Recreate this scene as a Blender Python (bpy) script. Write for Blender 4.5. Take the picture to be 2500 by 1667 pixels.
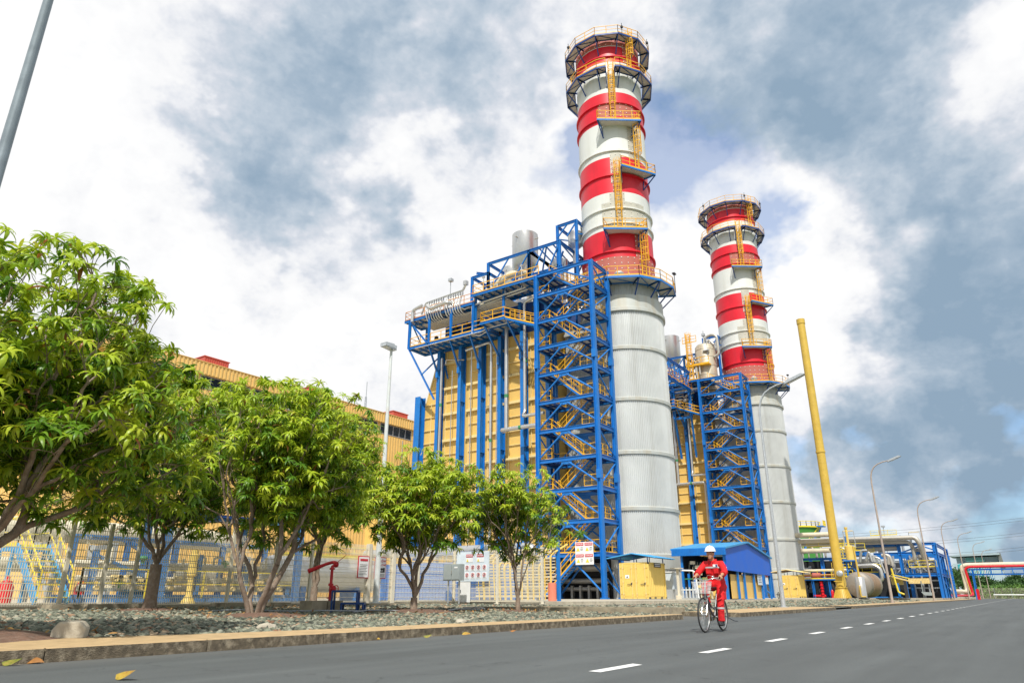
import bpy, bmesh, math, random
import numpy as np
from mathutils import Vector, Matrix
for o in list(bpy.data.objects): bpy.data.objects.remove(o)
R = math.radians
random.seed(7)
S = bpy.context.scene
COL = S.collection
# ---------------------------------------------------------------- camera
cd = bpy.data.cameras.new('camera'); cam = bpy.data.objects.new('camera', cd); COL.objects.link(cam)
cam.location = (0, 0, 0.7)
cam.rotation_euler = (R(90 + 20.05), 0, R(34.84 - 90))
cd.sensor_width = 36; cd.lens = 36 * 1700 / 2500; cd.clip_start = 0.05; cd.clip_end = 5000
S.camera = cam
S.render.resolution_x = 1024; S.render.resolution_y = 682
S.view_settings.view_transform = 'Standard'; S.view_settings.look = 'None'
S.view_settings.exposure = 0.5; S.view_settings.gamma = 1
# helper: unit direction seen at a pixel of the 2352 x 1568 view, used only for placing cloud masses
F_ = 1700.; PI_ = R(20.05); HD = R(34.84)
FW = Vector((math.cos(HD)*math.cos(PI_), math.sin(HD)*math.cos(PI_), math.sin(PI_)))
RT = Vector((math.sin(HD), -math.cos(HD), 0)); UP = RT.cross(FW)
def dirv(x, y):
    k = 2500/2352
    return (FW*F_ + RT*(x*k-1250) + UP*(833.5-y*k)).normalized()
# ---------------------------------------------------------------- sun and sky
SUN_EL, SUN_AZ = 52, 180+31          # direction the light comes from (azimuth from +X)
sd = bpy.data.lights.new('sun', 'SUN'); sun = bpy.data.objects.new('sun', sd); COL.objects.link(sun)
sd.energy = 3.3; sd.angle = R(0.9); sd.color = (1, .955, .88)
sv = Vector((math.cos(R(SUN_EL))*math.cos(R(SUN_AZ)), math.cos(R(SUN_EL))*math.sin(R(SUN_AZ)), math.sin(R(SUN_EL))))
sun.rotation_euler = sv.to_track_quat('Z', 'Y').to_euler()
W = bpy.data.worlds.new('World'); S.world = W; W.use_nodes = True
nt = W.node_tree; nt.nodes.clear()
def N(t, nt_=None, **k):
    n = (nt_ or nt).nodes.new(t)
    for a, b in k.items(): setattr(n, a, b)
    return n
def mth(op, a, b=None, c=None, clamp=False):
    n = N('ShaderNodeMath', operation=op, use_clamp=clamp)
    for i, v in enumerate((a, b, c)):
        if v is None: continue
        if isinstance(v, (int, float)): n.inputs[i].default_value = v
        else: nt.links.new(v, n.inputs[i])
    return n.outputs[0]
L = nt.links.new
tc = N('ShaderNodeTexCoord'); DIR = tc.outputs['Generated']
# cloud layer coordinates: direction projected on a high plane, softened towards the horizon
sep = N('ShaderNodeSeparateXYZ'); L(DIR, sep.inputs[0])
zz = mth('ADD', mth('MAXIMUM', sep.outputs[2], 0.0), 0.22)
cmb = N('ShaderNodeCombineXYZ'); L(mth('DIVIDE', sep.outputs[0], zz), cmb.inputs[0]); L(mth('DIVIDE', sep.outputs[1], zz), cmb.inputs[1])
cmb.inputs[2].default_value = 3.1
def noise(vec, sc, det, rough=.55, dist=0.):
    n = N('ShaderNodeTexNoise'); L(vec, n.inputs['Vector']); n.inputs['Scale'].default_value = sc
    n.inputs['Detail'].default_value = det; n.inputs['Roughness'].default_value = rough; n.inputs['Distortion'].default_value = dist
    return n
iso = N('ShaderNodeMapping'); L(DIR, iso.inputs[0]); iso.inputs['Scale'].default_value = (1, 1, 1.35); iso.inputs['Location'].default_value = (.3, .7, .1); ISO = iso.outputs[0]
warp = noise(ISO, 4.5, 5, .6)
wv = N('ShaderNodeVectorMath', operation='SUBTRACT'); L(warp.outputs['Color'], wv.inputs[0]); wv.inputs[1].default_value = (.5, .5, .5)
ws = N('ShaderNodeVectorMath', operation='SCALE'); L(wv.outputs[0], ws.inputs[0]); ws.inputs['Scale'].default_value = .30
wd = N('ShaderNodeVectorMath', operation='ADD'); L(DIR, wd.inputs[0]); L(ws.outputs[0], wd.inputs[1])
nd = N('ShaderNodeVectorMath', operation='NORMALIZE'); L(wd.outputs[0], nd.inputs[0])
f1 = noise(ISO, 3.0, 6, .55, .15).outputs['Fac']
f2 = noise(ISO, 9.0, 5, .6, .1).outputs['Fac']
# (x, y, radius in degrees, weight): bright masses positive, dark cloud bases negative
BL = [(760,170,11,-.44),(560,330,7,-.4),(880,250,7,-.2),(620,560,6,-.32),(440,330,6,-.25),(1000,200,6,-.10),
      (1850,150,9,-.52),(2050,40,8,-.34),(1750,230,7,-.28),(1980,300,7,-.25),(2280,480,7,-.42),(2200,640,5,-.36),(2330,700,7,-.36),(2100,560,5,-.2),
      (2120,960,6,-.5),(2280,1000,6,-.46),(2000,880,5,-.2),(1980,1130,4,-.4),(2230,1180,4,-.4),(2330,1290,3,-.35),(2100,1250,3,-.25),(1900,1080,3,-.25),(400,640,4,-.1),
      (250,200,12,.33),(60,60,12,.3),(420,120,8,.2),(60,480,9,.12),(590,690,4.5,.6),(430,745,4,.6),(480,860,4,.5),(640,810,4,.42),(380,480,5,.3),(920,300,3,.15),(1000,330,4,.15),
      (1200,450,8,.32),(1020,620,6,.3),(1350,200,9,.25),(1100,640,7,.3),(1620,700,9,.34),(1650,450,6,.3),(1850,600,8,.4),(1950,700,5,.3),(1300,60,8,.15),(2240,260,6,.35),(2330,120,6,.4),(1900,760,5,.25),
      (2060,720,3,.3),(1880,1120,3,.3),(1920,960,3,.35),(2050,1180,3,.3),(2200,1120,3,.35),(2280,1200,2.5,.3),(870,850,5,.35),(2180,870,3,.2),(30,1180,6,.1)]
acc = None
for x, y, s, w in BL:
    d = N('ShaderNodeVectorMath', operation='DOT_PRODUCT'); L(nd.outputs[0], d.inputs[0]); d.inputs[1].default_value = dirv(x, y)
    k = 1/(1-math.cos(R(s*1.25)))
    g = mth('POWER', 2.718, mth('MULTIPLY', mth('SUBTRACT', d.outputs['Value'], 1.0), k))
    acc = mth('MULTIPLY', g, w) if acc is None else mth('MULTIPLY_ADD', g, w, acc)
# soft limit so that overlapping masses never go flat, then add the fine structure
lim = mth('DIVIDE', acc, mth('ADD', mth('MULTIPLY', mth('ABSOLUTE', acc), 1.15), 1.0))
f3 = noise(ISO, 26.0, 4, .6, .1).outputs['Fac']
vo = N('ShaderNodeTexVoronoi', feature='SMOOTH_F1'); L(nd.outputs[0], vo.inputs['Vector']); vo.inputs['Scale'].default_value = 9; vo.inputs['Detail'].default_value = 2; vo.inputs['Roughness'].default_value = .55
puff = mth('SUBTRACT', .55, vo.outputs['Distance'])
bf = mth('ADD', mth('MULTIPLY_ADD', f1, .95, mth('MULTIPLY_ADD', f2, .68, mth('MULTIPLY', f3, .42))), -.385)
low = mth('POWER', mth('SUBTRACT', 1.0, mth('MAXIMUM', sep.outputs[2], 0.0), clamp=True), 4.0)
bf = mth('MULTIPLY_ADD', mth('MULTIPLY', mth('SUBTRACT', f2, .47), low), 1.5, bf)
bf = mth('ADD', mth('MULTIPLY_ADD', puff, .42, bf), lim)
rp = N('ShaderNodeValToRGB'); L(bf, rp.inputs[0]); cr = rp.color_ramp
cr.elements[0].position = .02; cr.elements[0].color = (.28,.39,.51,1)
cr.elements[1].position = .90; cr.elements[1].color = (1.0,1.0,1.0,1)
for p, c in ((.22,(.38,.48,.59,1)),(.38,(.52,.60,.69,1)),(.51,(.67,.71,.78,1)),(.60,(.81,.83,.875,1)),(.70,(.92,.925,.94,1))):
    e = cr.elements.new(p); e.color = c
sky = N('ShaderNodeTexSky', sky_type='NISHITA', sun_disc=False, sun_elevation=R(SUN_EL), sun_rotation=R(90-SUN_AZ), altitude=0, air_density=1, dust_density=2.0, ozone_density=1.0)
sks = N('ShaderNodeVectorMath', operation='SCALE'); skt = N('ShaderNodeVectorMath', operation='MULTIPLY'); L(sky.outputs[0], skt.inputs[0]); skt.inputs[1].default_value = (.82, 1.03, 1.22); L(skt.outputs[0], sks.inputs[0]); sks.inputs['Scale'].default_value = 1.3
cls = N('ShaderNodeVectorMath', operation='SCALE'); L(rp.outputs[0], cls.inputs[0]); cls.inputs['Scale'].default_value = 7.25
# openings of blue between the clouds
HO = [(1560,400,4.5,1.0),(1510,330,3,.8),(1290,390,3,.45),(1800,575,2,.6),(2335,960,2,.6),(2320,1250,2,.45),(2230,1330,2,.5),(2050,1010,1.5,.4),(1850,1040,2,.5),(2000,1240,2,.3),(1890,1200,2,.35),(20,1200,7,.9),(2150,1130,1.5,.3),(2345,1150,2,.4)]
hac = None
for x, y, s, w in HO:
    d = N('ShaderNodeVectorMath', operation='DOT_PRODUCT'); L(nd.outputs[0], d.inputs[0]); d.inputs[1].default_value = dirv(x, y)
    g = mth('POWER', 2.718, mth('MULTIPLY', mth('SUBTRACT', d.outputs['Value'], 1.0), 1/(1-math.cos(R(s*1.2)))))
    hac = mth('MULTIPLY', g, w) if hac is None else mth('MULTIPLY_ADD', g, w, hac)
hm = mth('MULTIPLY', mth('SUBTRACT', mth('ADD', hac, mth('MULTIPLY', f2, .9)), .72), 2.6, clamp=True)
mx = N('ShaderNodeMix', data_type='RGBA'); L(mth('MULTIPLY', hm, .62), mx.inputs[0]); L(cls.outputs[0], mx.inputs[6]); L(sks.outputs[0], mx.inputs[7])
bg = N('ShaderNodeBackground'); L(mx.outputs[2], bg.inputs[0]); bg.inputs[1].default_value = 0.1
W.cycles.sampling_method = 'MANUAL'; W.cycles.sample_map_resolution = 512
S.cycles.max_bounces = 6; S.cycles.diffuse_bounces = 3; S.cycles.glossy_bounces = 2; S.cycles.transmission_bounces = 2; S.cycles.use_denoising = True
wo = N('ShaderNodeOutputWorld'); L(bg.outputs[0], wo.inputs[0])
# ---------------------------------------------------------------- materials
MATS = {}
def mat(name, col, rough=.5, metal=0., var=.08, vs=2.0, bump=0., bs=20., dirt=None, dirt_s=.6, dirt_a=.5, spec=.5, streak=False, corr=None):
    """procedural surface: colour with soft variation, optional dirt colour blotches or rain streaks, fine bump, corrugation along an axis"""
    if name in MATS: return MATS[name]
    m = bpy.data.materials.new(name); m.use_nodes = True; t = m.node_tree; t.nodes.clear()
    n = lambda ty, **k: N(ty, t, **k)
    l = t.links.new
    out = n('ShaderNodeOutputMaterial'); b = n('ShaderNodeBsdfPrincipled'); l(b.outputs[0], out.inputs[0])
    b.inputs['Roughness'].default_value = rough; b.inputs['Metallic'].default_value = metal
    b.inputs['Specular IOR Level'].default_value = spec
    tcn = n('ShaderNodeTexCoord'); P = tcn.outputs['Object']
    nz = n('ShaderNodeTexNoise'); l(P, nz.inputs['Vector']); nz.inputs['Scale'].default_value = vs; nz.inputs['Detail'].default_value = 6
    r = n('ShaderNodeMapRange'); l(nz.outputs['Fac'], r.inputs[0]); r.inputs[1].default_value = .3; r.inputs[2].default_value = .7
    r.inputs[3].default_value = 1-var; r.inputs[4].default_value = 1+var
    v = n('ShaderNodeVectorMath', operation='SCALE'); v.inputs[0].default_value = col; l(r.outputs[0], v.inputs['Scale'])
    c = v.outputs[0]
    if dirt:
        mp = n('ShaderNodeMapping'); l(P, mp.inputs[0])
        if streak: mp.inputs['Scale'].default_value = (1, 1, .07)
        n2 = n('ShaderNodeTexNoise'); l(mp.outputs[0], n2.inputs['Vector']); n2.inputs['Scale'].default_value = dirt_s; n2.inputs['Detail'].default_value = 8
        n2.inputs['Roughness'].default_value = .65
        r2 = n('ShaderNodeMapRange'); l(n2.outputs['Fac'], r2.inputs[0]); r2.inputs[1].default_value = .48; r2.inputs[2].default_value = .72; r2.inputs[4].default_value = dirt_a
        x = n('ShaderNodeMix', data_type='RGBA'); l(r2.outputs[0], x.inputs[0]); l(c, x.inputs[6]); x.inputs[7].default_value = (*dirt, 1); c = x.outputs[2]
    l(c, b.inputs['Base Color'])
    rr = n('ShaderNodeMapRange'); l(nz.outputs['Fac'], rr.inputs[0]); rr.inputs[3].default_value = max(.02, rough-.12); rr.inputs[4].default_value = min(1, rough+.12); l(rr.outputs[0], b.inputs['Roughness'])
    if bump:
        n3 = n('ShaderNodeTexNoise'); l(P, n3.inputs['Vector']); n3.inputs['Scale'].default_value = bs; n3.inputs['Detail'].default_value = 4
        bp = n('ShaderNodeBump'); bp.inputs['Strength'].default_value = bump; bp.inputs['Distance'].default_value = .02; l(n3.outputs['Fac'], bp.inputs['Height']); l(bp.outputs[0], b.inputs['Normal'])
    m.diffuse_color = (*col, 1)
    MATS[name] = m
    return m
BLUE = mat('blue steel paint', (.007,.175,.56), .42, 0, .10, 1.5, dirt=(.02,.07,.25), dirt_s=3, dirt_a=.35)
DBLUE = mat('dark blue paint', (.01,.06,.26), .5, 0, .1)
YEL = mat('golden yellow rail paint', (.86,.46,.015), .45, 0, .12, 3, dirt=(.5,.2,.02), dirt_s=5, dirt_a=.3)
LEMON = mat('lemon yellow paint', (.80,.62,.05), .45, 0, .12, 3)
ORNG = mat('weathered orange rail paint', (.62,.27,.06), .6, 0, .15, 4)
CASE = mat('yellow casing paint', (.76,.50,.14), .55, 0, .05, .7, dirt=(.58,.38,.12), dirt_s=.5, dirt_a=.35, streak=True)
CASEL = mat('pale yellow stiffener paint', (.80,.62,.28), .55, 0, .05, 1)
HALLY = mat('yellow profiled sheet', (.76,.51,.175), .6, 0, .05, .4)
CONT = mat('container yellow paint', (.76,.55,.14), .5, 0, .05, 1.5, dirt=(.55,.30,.05), dirt_s=4, dirt_a=.25)
FLARE = mat('flare yellow paint', (.60,.41,.065), .5, 0, .08, 1.2)
RED = mat('red stack paint', (.70,.008,.026), .4, 0, .09, .6, dirt=(.38,.02,.025), dirt_s=1.0, dirt_a=.35, streak=True)
REDP = mat('glossy red paint', (.60,.01,.02), .35, 0, .08, 3)
WHT = mat('white stack paint', (.72,.74,.71), .42, 0, .04, .4, dirt=(.5,.5,.42), dirt_s=1.2, dirt_a=.3, streak=True)
RUST = mat('weathered pink panel', (.46,.13,.10), .65, 0, .12, 1.5, dirt=(.32,.09,.06), dirt_s=1.5, dirt_a=.6)
PLATE = mat('weathered white panel', (.50,.49,.42), .6, 0, .1, 1.5)
STUD = mat('pale studs', (.75,.72,.68), .5)
CORR = mat('aged aluminium cladding', (.62,.64,.63), .42, .35, .08, .35, dirt=(.33,.32,.27), dirt_s=.8, dirt_a=.5, streak=True)
CORRG = mat('grey band cladding', (.52,.54,.51), .5, .2, .06, .4, dirt=(.42,.30,.12), dirt_s=1.1, dirt_a=.45, streak=True)
ALU = mat('aluminium jacket', (.62,.62,.60), .33, .75, .08, 2, dirt=(.40,.38,.33), dirt_s=2, dirt_a=.4)
ALUD = mat('dull aluminium jacket', (.50,.48,.43), .45, .45, .1, 2, dirt=(.35,.28,.18), dirt_s=2, dirt_a=.45)
GALV = mat('galvanised steel', (.50,.53,.55), .45, .5, .14, 12)
LAMPW = mat('pale lamp pole paint', (.62,.66,.66), .5, 0, .06, 4, dirt=(.45,.25,.12), dirt_s=3, dirt_a=.25)
POLEG = mat('grey lamp pole', (.26,.31,.34), .42, .3, .12, 5)
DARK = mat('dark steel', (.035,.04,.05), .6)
BLACK = mat('near black steel', (.012,.013,.015), .8)  # one even near-black for the inner and underside blocks and the bicycle saddle
SOFF = mat('pale deck plate', (.60,.58,.52), .6, 0, .08, 2)
GRATE = mat('stair tread grating', (.42,.43,.42), .5, .4, .1, 6)
GREEN = mat('green tank paint', (.06,.26,.05), .5, 0, .08, .5)
GREENV = mat('green valve paint', (.05,.24,.10), .5)
CREAM = mat('cream pipe jacket', (.66,.60,.45), .5, 0, .08, 2, dirt=(.55,.33,.15), dirt_s=1.5, dirt_a=.3)
CREAMW = mat('cream fence wire', (.74,.68,.52), .5, 0, .06, 4)
POSTW = mat('cream fence post', (.70,.66,.54), .55, 0, .06, 4, dirt=(.45,.25,.1), dirt_s=5, dirt_a=.35)
CONC = mat('weathered concrete', (.36,.31,.22), .9, 0, .18, 3, bump=.4, bs=30, dirt=(.11,.095,.075), dirt_s=2.5, dirt_a=.75)
CONCL = mat('pale concrete', (.46,.42,.33), .9, 0, .15, 4, bump=.4, bs=40, dirt=(.24,.2,.15), dirt_s=3, dirt_a=.6)
KERBF = mat('stained kerb face', (.13,.105,.07), .95, 0, .4, 14, bump=.9, bs=60, dirt=(.40,.34,.24), dirt_s=8, dirt_a=.95)
PAVE = mat('ochre pavement top', (.47,.33,.17), .85, 0, .2, 5, bump=.25, bs=60, dirt=(.42,.30,.17), dirt_s=2, dirt_a=.5)
BGLASS = mat('dark window glass', (.03,.04,.05), .08, .3, .1, 1)
WHITE = mat('white sheet paint', (.78,.79,.78), .5)
PALEB = mat('pale blue board', (.62,.70,.76), .5)
GREYB = mat('grey cabinet paint', (.30,.34,.34), .5)
SKYB = mat('light blue sheet', (.05,.30,.58), .5, 0, .06, 1)
PLASH = mat('blue wall sheet', (.004,.12,.62), .5, 0, .05, 1)
REDB = mat('red roof box sheet', (.55,.10,.07), .6)
RUBBER = mat('black rubber', (.02,.02,.02), .8)
CHROME = mat('bicycle chrome', (.62,.62,.60), .2, .9)
SOIL = mat('red brown soil', (.16,.09,.06), .95, 0, .3, 8, bump=.8, bs=25, dirt=(.26,.2,.16), dirt_s=12, dirt_a=.6)
# ---------------------------------------------------------------- mesh builder
OFF = {}
class M:
    def __init__(s): s.v = []; s.f = []; s.mi = []; s.m = 0; s.isl = []
    def add(s, vs, fs):
        o = len(s.v); s.isl.append((o, o+len(vs), len(s.f), len(s.f)+len(fs))); s.v += [tuple(p) for p in vs]; s.f += [tuple(i+o for i in f) for f in fs]; s.mi += [s.m]*len(fs); return s
    def box(s, c, d, rz=0.):
        x, y, z = d[0]/2, d[1]/2, d[2]/2; ca, sa = math.cos(rz), math.sin(rz)
        vs = []
        for a, b, e in ((-x,-y,-z),(x,-y,-z),(x,y,-z),(-x,y,-z),(-x,-y,z),(x,-y,z),(x,y,z),(-x,y,z)):
            vs.append((c[0]+a*ca-b*sa, c[1]+a*sa+b*ca, c[2]+e))
        return s.add(vs, [(0,3,2,1),(4,5,6,7),(0,1,5,4),(1,2,6,5),(2,3,7,6),(3,0,4,7)])
    def bb(s, x0, x1, y0, y1, z0, z1): return s.box(((x0+x1)/2,(y0+y1)/2,(z0+z1)/2),(abs(x1-x0),abs(y1-y0),abs(z1-z0)))
    def frame(s, p, q):
        p, q = Vector(p), Vector(q); d = (q-p).normalized()
        u = Vector((0,0,1)) if abs(d.z) < .95 else Vector((1,0,0))
        a = d.cross(u).normalized(); b = a.cross(d).normalized(); return p, q, a, b
    def bar(s, p, q, w, h=None):
        h = h or w; p, q, a, b = s.frame(p, q); a = a*w/2; b = b*h/2
        return s.add([p-a-b,p+a-b,p+a+b,p-a+b,q-a-b,q+a-b,q+a+b,q-a+b],[(0,1,2,3),(7,6,5,4),(0,4,5,1),(1,5,6,2),(2,6,7,3),(3,7,4,0)])
    def ib(s, p, q, w=.25, h=.3, t=.03, flip=False):
        """I section: flanges are w wide, h apart; flip turns it a quarter"""
        p, q, a, b = s.frame(p, q)
        if flip: a, b = b, a
        for k in (1,-1):
            c = b*(h/2-t/2)*k; A = a*w/2; B = b*t/2
            s.add([p+c-A-B,p+c+A-B,p+c+A+B,p+c-A+B,q+c-A-B,q+c+A-B,q+c+A+B,q+c-A+B],[(0,1,2,3),(7,6,5,4),(0,4,5,1),(1,5,6,2),(2,6,7,3),(3,7,4,0)])
        A = a*t/2; B = b*(h/2-t)
        return s.add([p-A-B,p+A-B,p+A+B,p-A+B,q-A-B,q+A-B,q+A+B,q-A+B],[(0,4,5,1),(1,5,6,2),(2,6,7,3),(3,7,4,0)])
    def tube(s, p, q, r, n=8, r2=None, caps=True):
        r2 = r if r2 is None else r2; p, q, a, b = s.frame(p, q); vs = []
        for c, rr in ((p,r),(q,r2)):
            for i in range(n):
                t = 2*math.pi*i/n; vs.append(c+a*math.cos(t)*rr+b*math.sin(t)*rr)
        fs = [(i,(i+1)%n,n+(i+1)%n,n+i) for i in range(n)]
        if caps: fs += [tuple(range(n-1,-1,-1)), tuple(range(n,2*n))]
        return s.add(vs, fs)
    def path(s, pts, r, n=8, bend=0., rs=None, caps=True):
        """one swept tube along a polyline, corners rounded by 'bend'"""
        P = [Vector(p) for p in pts]
        if bend:
            Q = [P[0]]
            for i in range(1, len(P)-1):
                a, b, c = P[i-1], P[i], P[i+1]; k = min(bend, (a-b).length*.45, (c-b).length*.45)
                s0 = b+(a-b).normalized()*k; s1 = b+(c-b).normalized()*k
                for j in range(5):
                    t = j/4; Q.append(s0*(1-t)**2+b*2*t*(1-t)+s1*t*t)
            Q.append(P[-1]); P = Q
        m = len(P); vs = []; ref = None
        for i in range(m):
            d = (P[min(i+1,m-1)]-P[max(i-1,0)]).normalized()
            if ref is None:
                u = Vector((0,0,1)) if abs(d.z) < .9 else Vector((1,0,0)); ref = d.cross(u).normalized()
            else:
                ref = (ref-d*ref.dot(d)).normalized()
            b = d.cross(ref); rr = rs[i] if rs else r
            for k in range(n):
                t = 2*math.pi*k/n; vs.append(P[i]+ref*math.cos(t)*rr+b*math.sin(t)*rr)
        fs = []
        for i in range(m-1):
            for k in range(n): fs.append((i*n+k, i*n+(k+1)%n, (i+1)*n+(k+1)%n, (i+1)*n+k))
        if caps: fs += [tuple(range(n-1,-1,-1)), tuple(range((m-1)*n, m*n))]
        return s.add(vs, fs)
    def lathe(s, c, prof, n=48, caps=False):
        vs = []; fs = []
        for r, z in prof:
            for i in range(n):
                t = 2*math.pi*i/n; vs.append((c[0]+r*math.cos(t), c[1]+r*math.sin(t), z))
        for j in range(len(prof)-1):
            for i in range(n): fs.append((j*n+i, j*n+(i+1)%n, (j+1)*n+(i+1)%n, (j+1)*n+i))
        if caps: fs += [tuple(range(n-1,-1,-1)), tuple(range((len(prof)-1)*n, len(prof)*n))]
        return s.add(vs, fs)
    def ball(s, c, r, n=12, m=8, sc=(1,1,1)):
        vs = [(c[0],c[1],c[2]-r*sc[2])]; fs = []
        for j in range(1, m):
            p = math.pi*j/m
            for i in range(n):
                t = 2*math.pi*i/n; vs.append((c[0]+r*sc[0]*math.sin(p)*math.cos(t), c[1]+r*sc[1]*math.sin(p)*math.sin(t), c[2]-r*sc[2]*math.cos(p)))
        vs.append((c[0],c[1],c[2]+r*sc[2])); e = len(vs)-1
        for i in range(n):
            fs.append((0,1+(i+1)%n,1+i)); fs.append((e,e-n+i,e-n+(i+1)%n))
        for j in range(m-2):
            for i in range(n): a = 1+j*n; fs.append((a+i,a+(i+1)%n,a+n+(i+1)%n,a+n+i))
        return s.add(vs, fs)
    def prism(s, pts, axis, a0, a1):
        """closed outline (list of 2D) pulled along an axis: 'x' (y,z), 'y' (x,z), 'z' (x,y)"""
        n = len(pts); f = {'x': lambda p,a:(a,p[0],p[1]), 'y': lambda p,a:(p[0],a,p[1]), 'z': lambda p,a:(p[0],p[1],a)}[axis]
        vs = [f(p,a0) for p in pts]+[f(p,a1) for p in pts]
        return s.add(vs, [tuple(range(n-1,-1,-1)), tuple(range(n,2*n))]+[(i,(i+1)%n,n+(i+1)%n,n+i) for i in range(n)])
    def rail(s, pts, h=1.1, sp=1.5, w=.055, mid=True, kick=True):
        for a, b in zip(pts[:-1], pts[1:]):
            a, b = Vector(a), Vector(b); L_ = (b-a).length; k = max(1, round(L_/sp)); up = Vector((0,0,h))
            for i in range(k+1):
                p = a.lerp(b, i/k); s.bar(p, p+up, w, w)
            s.bar(a+up, b+up, w, w)
            if mid: s.bar(a+up*.52, b+up*.52, w*.8, w*.8)
            if kick: s.bar(a+Vector((0,0,.08)), b+Vector((0,0,.08)), .02, .15)
        return s
    def each(s, name, mats, parent=None, smooth=False, gap=.02):
        """build every separate piece (pieces whose boxes touch stay together) as an object of its own"""
        V = np.array(s.v, float); B = [(V[a:b].min(0)-gap, V[a:b].max(0)+gap) for a,b,_,_ in s.isl]; n = len(B); root = list(range(n))
        def find(i):
            while root[i] != i: root[i] = root[root[i]]; i = root[i]
            return i
        for i in range(n):
            for j in range(i): 
                if (B[i][0] <= B[j][1]).all() and (B[j][0] <= B[i][1]).all(): root[find(i)] = find(j)
        out = {}
        for i,(a,b,c,d) in enumerate(s.isl):
            g = out.setdefault(find(i), M()); o = len(g.v); g.isl.append((o,o+b-a,len(g.f),len(g.f)+d-c)); g.v += s.v[a:b]; g.f += [tuple(k-a+o for k in f) for f in s.f[c:d]]; g.mi += s.mi[c:d]
        return [g.build(name, mats, parent, smooth) for g in out.values()]
    def build(s, name, mats, parent=None, smooth=False, loc=None):
        me = bpy.data.meshes.new(name)
        off = Vector(OFF.get(parent.name_full, (0,0,0))) if parent else Vector(loc or (0,0,0))
        v = np.array(s.v, dtype=np.float64)-np.array(off)
        me.from_pydata(v.tolist(), [], s.f)
        for x in (mats if isinstance(mats, (list,tuple)) else [mats]): me.materials.append(x)
        me.polygons.foreach_set('material_index', s.mi)
        if smooth:
            me.polygons.foreach_set('use_smooth', [True]*len(s.f))
            me.set_sharp_from_angle(angle=R(42))
        bm = bmesh.new(); bm.from_mesh(me); bmesh.ops.recalc_face_normals(bm, faces=bm.faces); bm.to_mesh(me); bm.free()
        o = bpy.data.objects.new(name, me); COL.objects.link(o)
        if parent: o.parent = parent; OFF[o.name_full] = tuple(off)
        else: o.location = off; OFF[o.name_full] = tuple(off)
        return o
def tag(o, label=None, cat=None, group=None, kind=None):
    if label: o['label'] = label
    if cat: o['category'] = cat
    if group: o['group'] = group
    if kind: o['kind'] = kind
    return o
def empty(name, loc, label, cat, group=None):
    o = bpy.data.objects.new(name, None); COL.objects.link(o); o.location = loc; o.empty_display_size = .2
    OFF[o.name_full] = tuple(loc); return tag(o, label, cat, group)
def kids(o): return [c for c in COL.objects if c.parent == o]
def dup(o, dx=(0,0,0), parent=None, label=None, skip=()):
    c = o.copy(); COL.objects.link(c); c.parent = parent
    if not parent: c.location = Vector(o.location)+Vector(dx)
    for ch in kids(o):
        if ch.name.split('.')[0] not in skip: dup(ch, (0,0,0), c)
    if label: c['label'] = label
    return c
def text(body, size, name, m, parent, loc, rot, align='CENTER', ext=.004):
    cu = bpy.data.curves.new('t', 'FONT'); cu.body = body; cu.size = size; cu.align_x = align; cu.align_y = 'CENTER'; cu.extrude = ext; cu.offset = size*.012
    t = bpy.data.objects.new('t', cu); COL.objects.link(t)
    dg = bpy.context.evaluated_depsgraph_get(); me = bpy.data.meshes.new_from_object(t.evaluated_get(dg)); bpy.data.objects.remove(t)
    me.materials.clear(); me.materials.append(m)
    o = bpy.data.objects.new(name, me); COL.objects.link(o)
    off = Vector(OFF.get(parent.name_full, (0,0,0))); o.parent = parent; o.location = Vector(loc)-off; o.rotation_euler = rot
    return o
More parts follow.
